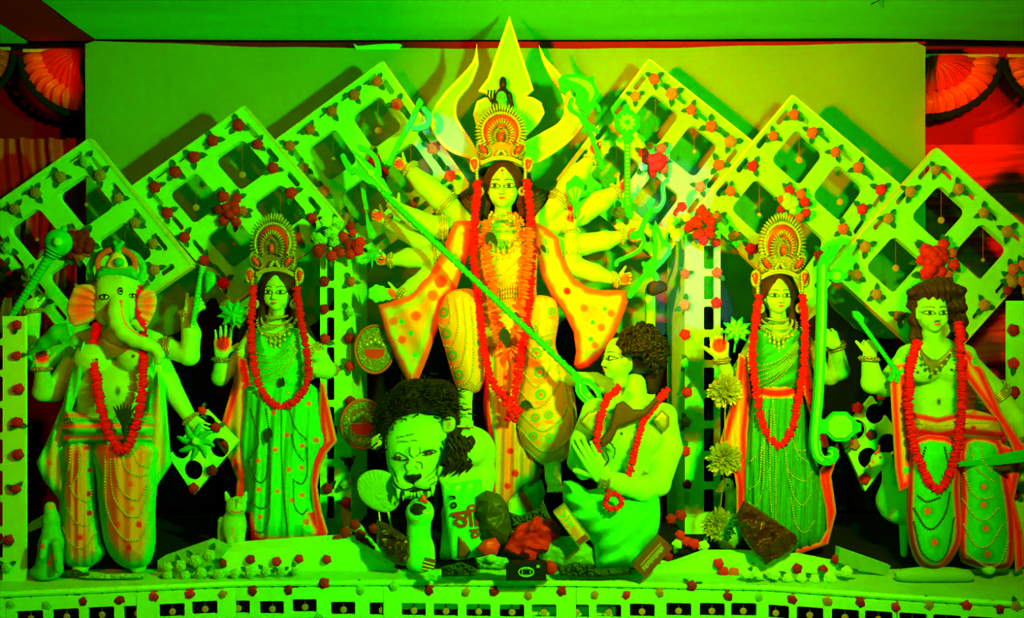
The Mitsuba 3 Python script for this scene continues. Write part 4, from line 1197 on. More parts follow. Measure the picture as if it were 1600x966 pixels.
cutout('scroll_bow', 'green cut-out bow with curled ends held in the fourth right hand', 'bow', -.05,
       unary_union([st([(1042, 282), (1036, 292), (1037, 312), (1028, 328), (1018, 328), (1014, 320), (1020, 314)], 3.6), st([(1018, 328), (1008, 345), (1000, 368)], 4), st([(1000, 368), (990, 372), (988, 366), (1000, 364), (1006, 376), (998, 392), (978, 402), (965, 408), (963, 414)], 3.2)]),
       [st([(1040, 286), (1037, 300), (1036, 314), (1028, 324)], 1), st([(1004, 378), (996, 390), (978, 400)], 1)])
cutout('curved_sword', 'green cut-out broad curved sword held in the lowest right hand', 'sword', -.08,
       unary_union([poly([(1024, 344), (1030, 356), (1036, 372), (1048, 382), (1049, 396), (1038, 410), (1024, 424), (1020, 432), (1004, 424), (1008, 412), (1020, 402), (1022, 382), (1019, 364)]), st([(1016, 420), (1000, 440), (984, 462)], 4.5), st([(1006, 412), (1012, 422), (1024, 428), (1026, 436)], 3.5)]),
       [poly([(1026, 362), (1032, 378), (1034, 392), (1038, 384), (1044, 388), (1036, 402), (1026, 408), (1028, 388)])])
cutout('crescent_axe', 'green cut-out staff with small crescent blade held in the uppermost left hand', 'axe', -.05,
       unary_union([st([(657, 160), (650, 172), (642, 190), (630, 210), (618, 234), (608, 255)], 4), poly([(655, 152), (661, 158), (656, 170), (648, 172), (650, 160)]), st([(662, 170), (670, 180), (668, 194), (658, 200), (646, 200)], 4, 8)]), [st([(662, 182), (664, 190), (656, 194)], 1.2)])
star = Polygon([(581 + (20 if i_ % 2 else 7) * math.cos(a), 399 + (20 if i_ % 2 else 7) * math.sin(a)) for i_, a in enumerate(np.arange(20) * math.pi / 10)])
cutout('star_discus', 'green cut-out star-shaped discus held in the fourth left hand', 'discus', -.06, unary_union([star, Point(581, 399).buffer(8)]), [], groove=[st([(581, 399), (581 + 17 * math.cos(a), 399 + 17 * math.sin(a))], .9) for a in np.arange(10) * math.pi / 5 + math.pi / 10])
cutout('short_dagger', 'green cut-out dagger with ornate hilt held in the third left hand', 'dagger', -.04, unary_union([st([(566, 288), (569, 310), (572, 325)], 3.2), poly([(571, 325), (577, 345), (588, 366), (583, 374), (576, 372), (572, 350)]), Point(582, 366).buffer(6)]), [Point(582, 366).buffer(2.5)])
cn = thing('conch_shell', 'pale green conch shell held in the lowest left hand', 'shell')
s = Sdf(-.09, .0045)
s.ell(590, 459, 0, 15, 11, 13, 4)
for q in range(7):
    a = q * .9
    s.ell(590 + 11 * math.cos(a), 459 + 10 * math.sin(a), -.02, 5, 4, 5, 2)
s.chain([(600, 462, 0, 8), (608, 466, 0, 4)])
add('shell', s.mesh(), 'weapon_pale', cn, smooth=True)

# the long trident spear held by the second left hand, driven down to the kneeling demon
sp = thing('trident_spear', 'long green trident spear crossing the central statue diagonally', 'spear')
p0, p1 = W(596, 300, -.16), W(905, 592, -.50)
n = 90
tt = np.linspace(0, 1, n)
pp = p0 + tt[:, None] * (p1 - p0)
add('shaft', tube(pp, .0155 + .0030 * np.sin(tt * 330), 10), 'weapon_green', sp, smooth=True)
tw = []
d_ = (p1 - p0) / np.linalg.norm(p1 - p0); a_ = np.cross(d_, [0, 1, 0]); a_ /= np.linalg.norm(a_); b_ = np.cross(d_, a_)
th = tt * 150
add('twist_band', tube(pp + .016 * (np.cos(th)[:, None] * a_ + np.sin(th)[:, None] * b_), .0035, 5), 'weapon_pale', sp, smooth=True)
hd = unary_union([poly([(613, 302), (602, 308), (594, 296), (578, 286), (566, 278), (557, 254), (549, 234), (562, 242), (574, 252), (584, 262), (590, 272), (600, 280), (606, 292)]), st([(578, 284), (566, 276), (556, 266), (548, 268), (540, 254), (536, 244)], 4.2), poly([(536, 240), (548, 256), (550, 268), (540, 264)]), st([(592, 272), (588, 250), (578, 238), (562, 230)], 4.2), poly([(557, 225), (574, 232), (582, 242), (572, 240)]), Point(580, 270).buffer(9)])
sh_ = shapely.affinity
add('upper_head', extr(hd, -.16, .02), 'weapon_green', sp)
add('boss', extr(Point(580, 270).buffer(5), -.17, .012), 'weapon_pale', sp)
add('head_rib', extr(unary_union([st([(604, 298), (580, 272), (556, 244)], 1.4)]), -.168, .01), 'weapon_pale', sp)
lh = unary_union([st([(900, 590), (908, 598)], 6), st([(905, 596), (903, 610), (912, 624), (928, 634)], 4), st([(906, 594), (920, 596), (932, 610), (938, 624)], 4), st([(908, 600), (918, 616), (934, 634)], 5)])
add('lower_head', extr(lh, -.52, .022), 'weapon_green', sp)
add('lower_inlay', extr(unary_union([st([(906, 600), (908, 614), (922, 628)], 1.2), st([(912, 598), (924, 604), (934, 618)], 1.2), Point(920, 617).buffer(3.5)]), -.53, .012), 'weapon_pale', sp)
# ---------------------------------------------------------------- the green goddess left of the centre
def palm_color(v, y, hands, base):
    px, py = plan(v, y)
    c = np.tile(base, (len(v), 1))
    for x, yy, an, dy, cu, th, fr, L in hands:
        u = np.array([math.cos(math.radians(an)), -math.sin(math.radians(an))])
        if fr > 0:
            o = np.array([x, yy]) + u * L * .42
            c = np.where((v[:, 1] < y + dy)[:, None], spot(c, px, py, o[0], o[1], L * .27, RED * 1.1, .5), c)
        else:
            o = np.array([x, yy]) + u * L * .92
            c = spot(c, px, py, o[0], o[1], L * .10, RED, .9)
    return c


def drape(par, pts, y, bulge=.02, R=9, sp=(), thick=.02, mid=None, sm=0, name='shawl_end', fold=None, h=2.0):
    """A shawl end with a broad painted red stripe inside a yellow edge."""
    p = Puff(poly(pts, sm), y, thick, bulge, R, h, fold=fold)
    base = lambda x, yy, d: ramp(d, [(0, YEL), (2, ORG * [1, 2.4, 1]), (4.5, RED * 1.1), (9, RED * 1.1), (13, ORG * [1, 2.2, 1]), (17, YEL if mid is None else mid)])
    add(name, p.mesh, 'paint_cloth', par, color=p.color(dots(base, sp)))
    return p


def sari_folds(a, f, ph=0.0):
    return lambda x, y: a * np.sin(x * f + .02 * y + ph + .6 * np.sin(y * .02)) + .4 * a * np.sin(x * f * 2.3 + y * .03)


YL = -.17
la_ = thing('goddess_statue', 'goddess statue in green sari with red borders, between elephant headed statue and left column', 'statue')
b = Sdf(YL, .0055)
b.chain([(430, 486, 0, 11), (430, 506, .01, 12)])
b.chain([(398, 522, .02, 13), (430, 512, .01, 15), (466, 522, .02, 13)], 8)
b.ell(432, 548, 0, 36, 27, 42, 10); b.ell(434, 600, 0, 31, 26, 36, 12)
b.chain([(396, 526, .02, 12), (362, 575, .01, 13), (344, 590, -.0, 13), (344, 560, -.04, 8)], 4)
b.chain([(468, 526, .02, 13), (500, 562, .01, 14), (510, 578, -.02, 14), (488, 578, -.11, 11), (482, 578, -.13, 10)], 4)
hands = [(346, 556, 84, -.05, .12, 1, 1, 46), (494, 577, 178, -.14, .75, 1, -1, 34)]
for x, y, an, dy, cu, th, fr, L in hands:
    b.hand(x, y, an, L, dy, cu, th, fr, spread=.15)
b.chain([(428, 620, 0, 14), (420, 845, -.1, 8), (418, 851, -.2, 7)]); b.chain([(440, 620, 0, 14), (452, 845, -.1, 8), (454, 851, -.2, 7)])
bv, bf = b.mesh()
add('body', (bv, bf), 'paint', la_, color=palm_color(bv, YL, hands, SKIN))
cuffs(la_, 'bracelet', [(344, 562, -.04, 88, 10, 9), (488, 577, -.11, 5, 12, 12)], YL, 'gold_dull')
cuffs(la_, 'armlet', [(489, 549, .01, 130, 14, 14)], YL, 'gold')
bl = Puff(poly([(396, 514), (412, 512), (430, 536), (452, 512), (468, 514), (476, 560), (484, 625), (384, 625), (390, 560)]), YL - .03, .04, .12, 40, 2.4, fold=lambda x, y: .008 * np.sin((x * .5 + y) * .28))
add('blouse', bl.mesh, 'paint_cloth', la_, color=bl.color(F_(GRN)))
for q in range(6):
    add('bead_string', beads(bl, spline([(398, 552 + q * 12), (428, 556 + q * 9), (452, 540 + q * 7), (464, 522 + q * 5)], 8), 1.3, 3.4), 'gold_bead', la_, smooth=True, kind='stuff')
sp_ = [(427, 645, 4), (423, 602, 0), (448, 680, 4), (430, 703, 4), (403, 720, 4), (404, 765, 4), (434, 768, 3.5), (451, 734, 4), (471, 731, 4), (472, 697, 4), (494, 688, 5), (472, 774, 4), (456, 782, 4), (406, 808, 4), (478, 816, 5), (482, 631, 4)]
sk = Puff(poly([(386, 600), (486, 600), (502, 640), (512, 690), (496, 730), (488, 770), (496, 805), (506, 830), (498, 848), (462, 855), (420, 854), (392, 846), (378, 800), (378, 740), (372, 690), (378, 640)], 4), YL - .03, .06, .17, 50, 2.4, fold=sari_folds(.010, .24))
add('sari_skirt', sk.mesh, 'paint_cloth', la_, color=sk.color(dots(lambda x, y, d: ramp(np.where(y > 800, np.minimum(d, (855 - y)), 40) + 0 * x, [(0, YEL), (3, ORG), (5, RED), (10, RED), (14, ORG * [1, 3, 1]), (18, GRN)]), [(x, y, r, ORG) for x, y, r in sp_ if r])))
for pth in ([(392, 640), (404, 690), (392, 716)], [(388, 720), (402, 752), (416, 745), (420, 690)], [(392, 785), (408, 795), (420, 780), (422, 700), (416, 640)], [(394, 828), (410, 832), (420, 810), (422, 760)], [(440, 640), (440, 720), (446, 800), (450, 836)], [(452, 640), (462, 670), (478, 686)], [(456, 680), (462, 705), (474, 720)], [(458, 750), (460, 790), (472, 804), (480, 796)], [(460, 752), (472, 756), (480, 740), (480, 700)]):
    add('bead_string', beads(sk, spline(pth, 8), 1.5, 3.6), 'bead_dark', la_, smooth=True, kind='stuff')
drape(la_, [(372, 556), (386, 562), (394, 610), (388, 700), (385, 760), (378, 806), (366, 792), (370, 750), (360, 722), (337, 690), (352, 640), (364, 600)], YL - .10, .02, 10, [(363, 690, 9, PALE * .3, .6, 26), (364, 590, 12, np.array([.12, .05, .01]), .5, 26)], fold=lambda x, y: .01 * np.sin(x * .3))
drape(la_, [(500, 596), (508, 600), (516, 640), (527, 690), (512, 707), (502, 727), (496, 760), (503, 800), (513, 832), (505, 851), (492, 846), (494, 825), (488, 790), (484, 750), (488, 715), (500, 690), (497, 640)], YL - .12, .02, 8)
hr = Puff(poly([(404, 440), (416, 425), (442, 425), (458, 440), (478, 500), (494, 530), (500, 560), (480, 560), (462, 520), (400, 520), (388, 560), (366, 570), (372, 520), (388, 490)], 3), YL + .07, .03, .03, 10, 3)
add('loose_hair', hr.mesh, 'hair_brown', la_, smooth=True)
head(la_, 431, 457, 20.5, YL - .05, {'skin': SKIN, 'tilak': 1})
crown(la_, 429, 424, 339, 70, YL - .02)
necklace(la_, 430, 492, 62, 46, YL - .085, 3)
bp = [ball(W(427 + a * 16, 618 + 8 * math.cos(a * 1.5) + r_ * 6, YL - .19), np.array([2.2, 2, 3.4]) * K(YL), 1) for a in np.linspace(-1.4, 1.4, 11) for r_ in range(3)]
add('waist_ornament', cat_mesh(bp), 'gold', la_, smooth=True, kind='stuff')
garland('red flower garland on the goddess in green, left of the central one', spline([(396, 448), (393, 500), (394, 545), (401, 590), (418, 624), (440, 636), (464, 624), (481, 594), (480, 556), (470, 500), (463, 450)], 10), -.40 + .12 * np.linspace(-1, 1, 101) ** 2, 13.5, seed=11)


def lotus(name, label, cx, cy, r, y, pale=False):
    k = thing(name, label, 'flower')
    m_ = []
    for ring_, n, rr, w_, dy in ((0, 9, 1.0, .25, 0), (1, 7, .72, .22, -.012)):
        for q in range(n):
            a = q * 2 * math.pi / n + ring_ * .4 + .2
            g = poly([(cx + r * .15 * math.cos(a + 1.5), cy + r * .15 * math.sin(a + 1.5)), (cx + r * rr * .6 * math.cos(a + w_ * 1.3), cy + r * rr * .55 * math.sin(a + w_ * 1.3)), (cx + r * rr * math.cos(a), cy + r * rr * .9 * math.sin(a)), (cx + r * rr * .6 * math.cos(a - w_ * 1.3), cy + r * rr * .55 * math.sin(a - w_ * 1.3)), (cx + r * .15 * math.cos(a - 1.5), cy + r * .15 * math.sin(a - 1.5))])
            if g.is_empty:
                continue
            p = Puff(g, y + dy - (q % 2) * .006, .008, .008, 4, max(1.6, r * .09))
            add('petal', p.mesh, 'weapon_pale' if pale and ring_ else 'weapon_green', k, smooth=True)
            if pale and not ring_:
                add('petal_spot', ball(W(cx + r * .55 * math.cos(a), cy + r * .5 * math.sin(a), y - .014), (r * .13 * K(y), .006, r * .13 * K(y)), 1), 'weapon_pale', k, smooth=True)
    add('centre', ball(W(cx, cy, y - .016), (r * .2 * K(y), .014, r * .2 * K(y)), 2), 'weapon_pale' if pale else 'weapon_green', k, smooth=True)
    add('stem', tube(W([cx, cx - 2, cx - 4], [cy + 2, cy + r * .8, cy + r * 1.35], y + .012), .006, 6), 'weapon_green', k, smooth=True)


lotus('green_lotus', 'green lotus held beside the raised hand of the goddess left of the centre', 364, 491, 27, YL - .10)

# ---------------------------------------------------------------- the goddess with the lute, right of the centre
YS = -.32
sa = thing('goddess_statue', 'goddess statue in dark green sari holding a long lute, right of the centre', 'statue')
b = Sdf(YS, .0055)
b.chain([(1217, 490, 0, 11), (1217, 508, .01, 12)])
b.chain([(1186, 524, .02, 13), (1217, 514, .01, 15), (1250, 524, .02, 13)], 8)
b.ell(1216, 550, 0, 36, 27, 42, 10); b.ell(1215, 602, 0, 31, 26, 36, 12)
b.chain([(1184, 528, .02, 12), (1156, 580, .01, 12), (1142, 596, -.0, 12), (1128, 562, -.05, 8.5)], 4)
b.chain([(1252, 530, .03, 13), (1296, 588, .02, 14), (1311, 578, -.03, 15.5), (1306, 544, -.12, 11)], 4)
hands = [(1127, 560, 98, -.06, .2, -1, 1, 48), (1305, 541, 118, -.17, .6, -1, -1, 40)]
for x, y, an, dy, cu, th, fr, L in hands:
    b.hand(x, y, an, L, dy, cu, th, fr, spread=.15)
b.chain([(1214, 620, 0, 14), (1206, 856, -.1, 8)]); b.chain([(1206, 856, -.1, 8), (1204, 862, -.2, 7)])
bv, bf = b.mesh()
add('body', (bv, bf), 'paint', sa, color=palm_color(bv, YS, hands, SKIN_Y))
cuffs(sa, 'bracelet', [(1128, 563, -.05, 95, 10, 10), (1306, 542, -.12, 110, 12, 12)], YS, 'gold_dull')
bl = Puff(poly([(1182, 516), (1200, 514), (1217, 536), (1236, 514), (1252, 516), (1252, 560), (1248, 612), (1182, 612), (1180, 560)]), YS - .03, .04, .12, 38, 2.4, fold=lambda x, y: .010 * np.sin((y + (x - 1180) * .55) * .30))
add('blouse', bl.mesh, 'paint_cloth', sa, color=bl.color(F_(DGRN * 2.2)))
for q in range(6):
    add('bead_string', beads(bl, spline([(1186, 572 + q * 8), (1212, 566 + q * 6), (1234, 548 + q * 5), (1247, 530 + q * 5)], 8), 1.4, 3.4), 'gold_bead', sa, smooth=True, kind='stuff')
fold = lambda x, y: .010 * np.sin(x * .42 + .9 * np.sin(y * .03)) + .006 * np.sin(x * .9 + y * .04)
sk = Puff(poly([(1182, 608), (1246, 608), (1262, 670), (1280, 735), (1292, 795), (1290, 840), (1270, 858), (1225, 866), (1182, 852), (1164, 810), (1160, 740), (1168, 670)], 4), YS - .03, .06, .17, 46, 2.2, fold=fold)
add('sari_skirt', sk.mesh, 'paint_cloth', sa, color=sk.color(lambda x, y, d: np.where((y < 623)[:, None], ramp(y + .02 * (x - 1214) ** 2 * .3, [(606, YEL), (611, RED), (619, RED), (623, YEL)]), np.tile(DGRN * 2.0, (len(x), 1)))))
for pth in ([(1208, 626), (1212, 700), (1212, 820)], [(1226, 690), (1232, 735), (1256, 752), (1268, 738)], [(1230, 735), (1240, 775), (1254, 790), (1266, 775)], [(1236, 780), (1244, 820), (1258, 832), (1272, 815)], [(1232, 668), (1246, 708), (1262, 722)], [(1196, 640), (1192, 700), (1174, 720)], [(1190, 700), (1186, 750), (1172, 765)], [(1194, 690), (1192, 760), (1182, 790), (1170, 786)], [(1240, 690), (1246, 704), (1258, 704)], [(1205, 640), (1203, 720), (1205, 800)]):
    add('bead_string', beads(sk, spline(pth, 8), 1.7, 3.8), 'gold_bead', sa, smooth=True, kind='stuff')
drape(sa, [(1154, 552), (1167, 558), (1174, 620), (1168, 680), (1170, 740), (1164, 800), (1150, 806), (1150, 760), (1144, 726), (1124, 694), (1136, 650), (1148, 606)], YS - .10, .02, 10, [], fold=lambda x, y: .01 * np.sin(x * .35))
drape(sa, [(1308, 690), (1312, 704), (1299, 744), (1307, 801), (1294, 851), (1240, 870), (1244, 856), (1280, 847), (1291, 828), (1289, 797), (1279, 751), (1280, 735), (1292, 720)], YS - .12, .02, 8)
drape(sa, [(1252, 540), (1264, 560), (1274, 620), (1290, 670), (1296, 700), (1284, 700), (1262, 640), (1252, 600)], YS - .05, .02, 8)
hr = Puff(poly([(1194, 444), (1206, 428), (1232, 428), (1244, 444), (1262, 500), (1270, 560), (1276, 640), (1256, 620), (1246, 520), (1188, 520), (1176, 560), (1164, 560), (1172, 510)], 3), YS + .06, .03, .03, 10, 3)
add('loose_hair', hr.mesh, 'hair_brown', sa, smooth=True)
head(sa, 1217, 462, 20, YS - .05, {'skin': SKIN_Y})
crown(sa, 1219, 428, 338, 70, YS - .02)
necklace(sa, 1217, 496, 62, 44, YS - .085, 3)
garland('red flower garland on the goddess with the lute', spline([(1186, 462), (1180, 505), (1175, 550), (1180, 600), (1188, 650), (1204, 686), (1220, 696), (1238, 668), (1248, 620), (1256, 570), (1258, 510), (1254, 462)], 10), -.55 + .12 * np.linspace(-1, 1, 111) ** 2, 14, seed=12)
lotus('star_lotus', 'bright green star shaped lotus in the raised hand of the goddess with the lute', 1151, 516, 26, YS - .13, True)
lute = thing('long_lute', 'long green cut-out lute with round gourds held by the goddess right of the centre', 'lute')
cl = [(1304, 384), (1302, 394), (1292, 402), (1287, 416), (1286, 440), (1285, 500), (1283, 560), (1280, 620), (1276, 660), (1274, 690), (1277, 710), (1286, 720), (1297, 720), (1304, 713), (1303, 706)]
cs_ = spline(cl, 6)
neck_ = unary_union([Polygon(np.vstack([cs_ + [-5 - 3 * 0, 0], (cs_ + [5, 0])[::-1]])).buffer(1.5), LineString(cs_[4:]).buffer(7.0)])
add('neck', extr(neck_, -.58, .03), 'weapon_green', lute)
add('neck_stripe', extr(LineString(cs_[18:66]).buffer(2.6), -.587, .012), 'weapon_pale', lute)
add('neck_spiral', extr(st([(1281, 690), (1284, 708), (1292, 715), (1300, 712), (1300, 706), (1296, 706)], 1.0), -.587, .012), 'weapon_pale', lute)
add('upper_gourd', extr(unary_union([Point(1308, 431).buffer(11), shapely.box(1288, 425, 1300, 437), Point(1320, 431).buffer(5)]), -.578, .028), 'weapon_green', lute)
add('upper_face', extr(Point(1308, 431).buffer(6.5), -.587, .012), 'weapon_pale', lute)
add('lower_gourd', extr(unary_union([Polygon([(1314 + 26 * math.cos(a), 667 + 25 * math.sin(a)) for a in np.arange(8) * math.pi / 4 + .39]), shapely.box(1280, 656, 1296, 678), Polygon([(1336, 658), (1346, 662), (1346, 674), (1336, 678)])]), -.578, .028), 'weapon_green', lute)
add('lower_face', extr(Polygon([(1313 + 20 * math.cos(a), 667 + 19 * math.sin(a)) for a in np.arange(8) * math.pi / 4 + .39]), -.587, .012), 'weapon_pale', lute)

# ---------------------------------------------------------------- the elephant-headed statue
YG = -.56
ga = thing('elephant_headed_statue', 'four-armed elephant headed statue with round belly at the left end of the row', 'statue')
b = Sdf(YG, .006)
b.ell(183, 560, .03, 60, 46, 46, 14); b.ell(188, 610, -.02, 66, 54, 50, 14); b.ell(180, 650, .02, 64, 46, 36, 14)
b.ell(143, 562, -.12, 27, 18, 24, 5); b.ell(211, 558, -.12, 27, 18, 24, 5)
b.chain([(128, 536, .03, 18), (186, 520, .06, 22), (240, 536, .03, 18)], 8)
b.chain([(124, 542, .03, 17), (60, 566, .03, 17), (42, 545, .01, 16), (52, 490, -.02, 11)], 4)
b.chain([(122, 556, .0, 17), (84, 612, -.02, 16), (68, 612, -.06, 15), (66, 578, -.13, 10)], 4)
b.chain([(240, 540, .02, 16), (264, 545, .0, 15), (296, 556, -.02, 15), (299, 522, -.03, 14), (292, 492, -.05, 10)], 4)
b.chain([(246, 560, .0, 17), (262, 598, -.02, 17), (296, 652, -.08, 10)], 4)
hands = [(52, 487, 108, -.03, .95, 1, -1, 36), (66, 574, 94, -.14, .45, 1, 1, 42), (294, 489, 48, -.07, .8, -1, -1, 42), (298, 654, -42, -.09, .4, 1, -1, 38)]
for x, y, an, dy, cu, th, fr, L in hands:
    b.hand(x, y, an, L, dy, cu, th, fr, spread=.15)
b.ell(184, 468, -.04, 33, 34, 38, 8); b.ell(173, 446, -.06, 20, 22, 18, 10); b.ell(196, 446, -.06, 20, 22, 18, 10)
b.ell(163, 484, -.06, 13, 20, 24, 6); b.ell(205, 482, -.06, 13, 20, 22, 6)
b.chain([(186, 468, -.10, 15), (184, 490, -.15, 15), (186, 507, -.17, 14), (194, 520, -.185, 13), (209, 531, -.19, 11), (228, 538, -.19, 9.5), (242, 544, -.18, 8), (249, 555, -.18, 7.5), (247, 565, -.18, 5.5)], 3)
b.chain([(210, 504, -.13, 5), (218, 514, -.165, 3.6), (224, 516, -.18, 2)], 2)
b.chain([(150, 660, 0, 24), (130, 870, -.05, 16), (126, 886, -.12, 12)]); b.chain([(206, 660, 0, 24), (212, 868, -.05, 16), (216, 884, -.12, 12)])
bv, bf = b.mesh()
px, py = plan(bv, YG)
c = palm_color(bv, YG, hands[:2], SKIN * [.7, 1, 1])
fr_ = bv[:, 1] < YG - .10
for (x, y, r) in ((189, 471, 2.6), (190, 478, 1.6)):
    c = np.where(fr_[:, None], spot(c, px, py, x, y, r, RED), c)
ln_ = cKDTree(resample(spline([(190, 470), (191, 490), (196, 506), (206, 516), (222, 526)], 10), .5))
dl = ln_.query(np.stack([px, py], 1))[0]
c = np.where((fr_ & (dl < 1.3))[:, None], ORG, c)
for x, y in ((151, 562), (208, 557)):
    c = np.where((bv[:, 1] < YG)[:, None], spot(c, px, py, x, y, 2.6, DARK), c)
c = np.where((bv[:, 1] < YG)[:, None], spot(c, px, py, 184, 612, 4, DGRN, .8, ry=7), c)
add('body', (bv, bf), 'paint', ga, color=c)
for ex, ey, rx, rz, nm in ((163, 464, 8, 4.6, 'eye'), (207, 462, 6, 3.6, 'eye'), (188, 455, 4, 6.2, 'third_eye')):
    near = np.hypot(px - ex, py - ey) < 3
    yf = bv[near, 1].min() - .001
    k = K(yf)
    e_ = add(nm, ball(W(ex, ey, yf), (rx * k, .010, rz * k), 2), 'ink', ga, smooth=True)
    add('white', ball(W(ex, ey + .3, yf - .004), (rx * .76 * k, .009, rz * .66 * k), 2), 'board_white', e_, smooth=True)
    add('pupil', ball(W(ex + .4, ey, yf - .008), (min(rx, rz) * .52 * k, .008, min(rx, rz) * .60 * k), 2), 'ink', e_, smooth=True)
wr_ = []
for x0, y0, w_ in ((168, 457, 10), (170, 452, 9), (203, 455, 9)):
    wr_.append(tube(W([x0 - w_ * .5, x0, x0 + w_ * .4], [y0 + 4, y0 - 1, y0 + 3], YG - .155), .0022, 5))
for nm, pts, an in (('ear', [(150, 448), (120, 446), (110, 462), (104, 480), (106, 495), (116, 510), (148, 500), (154, 480)], 0), ('ear', [(220, 456), (238, 453), (245, 466), (244, 482), (238, 497), (228, 512), (220, 500), (214, 475)], 0)):
    p = Puff(poly(pts, 3), YG - .09, .02, .012, 10, 2.0, fold=lambda x, y: .006 * np.sin(np.arctan2(y - 478, np.abs(x - 184)) * 26))
    add(nm, p.mesh, 'paint', ga, color=p.color(lambda x, y, d: ramp(d + 2 * np.sin(np.arctan2(y - 478, np.abs(x - 184)) * 26), [(0, YEL * [1, 1.2, 1]), (4, YEL), (12, ORG * [1, 1.6, 1]), (20, ORG)])))
# headdress
hc = key('headdress', ga)
p = Puff(poly([(147, 436), (150, 424), (160, 416), (184, 412), (206, 416), (214, 424), (216, 438), (182, 432)]), YG - .06, .04, .03, 8, 2.2)
scene[hc] = mikit.ply(p.mesh, 'weapon_green', True)
for q in (-1, 1):
    add('outer_band', tube(W(*spline([(182 + q * 36, 440), (182 + q * 42, 420), (182 + q * 30, 400), (182 + q * 10, 392)], 8).T, YG - .03), .017, 8, .6), 'weapon_green', hc, smooth=True)
    add('petal_band', tube(W(*spline([(182 + q * 27, 424), (182 + q * 29, 408), (182 + q * 20, 396), (182 + q * 8, 390)], 8).T, YG - .07), .014, 8, .6), 'paint_orange' if False else 'rose_orange', hc, smooth=True)
p = Puff(poly([(164, 418), (172, 400), (182, 394), (194, 400), (200, 418), (182, 422)], 3), YG - .07, .04, .03, 8, 2)
add('dome', p.mesh, 'board_edge', hc, smooth=True)
add('front_boss', ball(W(186, 410, YG - .13), np.array([8, 5, 7]) * K(YG), 2), 'weapon_green', hc, smooth=True)
p = Puff(poly([(176, 398), (177, 386), (173, 379), (178, 375), (184, 378), (190, 375), (195, 379), (190, 388), (191, 400)]), YG - .05, .04, .02, 6, 1.6)
add('finial', p.mesh, 'weapon_green', hc, smooth=True)
cuffs(ga, 'bracelet', [(52, 487, -.02, 100, 12, 9), (66, 577, -.13, 92, 11, 7), (292, 491, -.05, 75, 11, 9), (298, 655, -.08, -50, 11, 8)], YG, 'gold_dull')
cuffs(ga, 'armlet', [(262, 545, .0, 8, 16, 18), (46, 532, .02, 80, 16, 12)], YG, 'gold_dull')
nk = Puff(poly([(158, 528), (172, 536), (186, 541), (200, 538), (214, 530), (208, 544), (197, 552), (190, 556), (172, 560), (165, 548)]), YG - .155, .01, .012, 6, 1.8)
add('necklace', nk.mesh, 'gold_dull', ga, smooth=True)
gcol = lambda amp: dots(lambda x, y, d: ramp(d + 2 * np.sin(y * .1), [(0, GRN * [2, 1, 1]), (9, GRN), (13, np.array([.35, .42, .01])), (22, ORG * [.8, 2.6, 1])]), amp)
rl = [(140, 735, 4, RED), (140, 772, 5, RED), (140, 802, 5, RED), (122, 710, 5, ORG), (125, 840, 5, RED), (135, 700, 4, RED)]
l1 = Puff(poly([(98, 690), (146, 690), (148, 740), (150, 800), (158, 845), (164, 866), (142, 886), (112, 888), (96, 868), (92, 800), (94, 740)], 3), YG - .06, .06, .14, 34, 2.2, fold=lambda x, y: .006 * np.sin(x * .5))
add('dhoti_leg', l1.mesh, 'paint_cloth', ga, color=l1.color(gcol(rl)))
l2 = Puff(poly([(146, 688), (240, 690), (246, 740), (243, 800), (243, 850), (234, 880), (214, 890), (188, 884), (166, 858), (156, 810), (150, 750)], 3), YG - .08, .06, .16, 42, 2.2, fold=lambda x, y: .005 * np.sin(x * .3))
add('dhoti_leg', l2.mesh, 'paint_cloth', ga, color=l2.color(gcol([(204, 757, 5, ORG), (206, 795, 4, ORG), (184, 820, 5, ORG), (217, 820, 5, RED), (201, 856, 4.5, RED)])))
for pf, pth in ((l1, [(110, 760), (118, 775), (138, 784), (144, 766)]), (l1, [(106, 795), (118, 816), (138, 820), (146, 800)]), (l1, [(98, 825), (112, 850), (132, 856), (150, 832)]), (l1, [(124, 700), (122, 740), (110, 760)]), (l1, [(110, 700), (108, 730), (104, 745)]),
                (l2, [(164, 700), (166, 790), (186, 834), (204, 845), (222, 838), (234, 800)]), (l2, [(172, 700), (176, 770), (192, 800), (208, 808), (222, 800), (230, 760)]), (l2, [(176, 700), (186, 760), (202, 778), (218, 780), (228, 760)]), (l2, [(188, 700), (196, 732), (214, 744), (228, 742)]), (l2, [(206, 700), (216, 724), (230, 730)])):
    add('bead_string', beads(pf, spline(pth, 8), 2.1, 4.4), 'gold_bead', ga, smooth=True, kind='stuff')
ws = Puff(poly([(100, 638), (140, 650), (190, 652), (236, 640), (244, 660), (240, 692), (190, 700), (140, 694), (98, 700), (94, 668)]), YG - .07, .05, .16, 30, 2.2, fold=lambda x, y: .010 * np.sin(y * .36 + .004 * x))
add('waist_sash', ws.mesh, 'paint_cloth', ga, color=ws.color(lambda x, y, d: ramp(np.sin(y * .36 + .004 * x) + .012 * (x - 170) * 0, [(-1, GRN * .8), (0, GRN * [3, 1, 1]), (.5, YEL), (1, ORG * [1, 1.6, 1])])))
add('bead_string', beads(ws, spline([(96, 662), (130, 654), (190, 662), (238, 656)], 10), 1.8, 4), 'gold_bead', ga, smooth=True, kind='stuff')
sc = lambda sp: dots(lambda x, y, d: ramp(d, [(0, GRN * [3, 1, 1]), (8, GRN), (11, PALE * [1, .7, 1]), (16, np.array([.4, .42, .01]))]), sp)
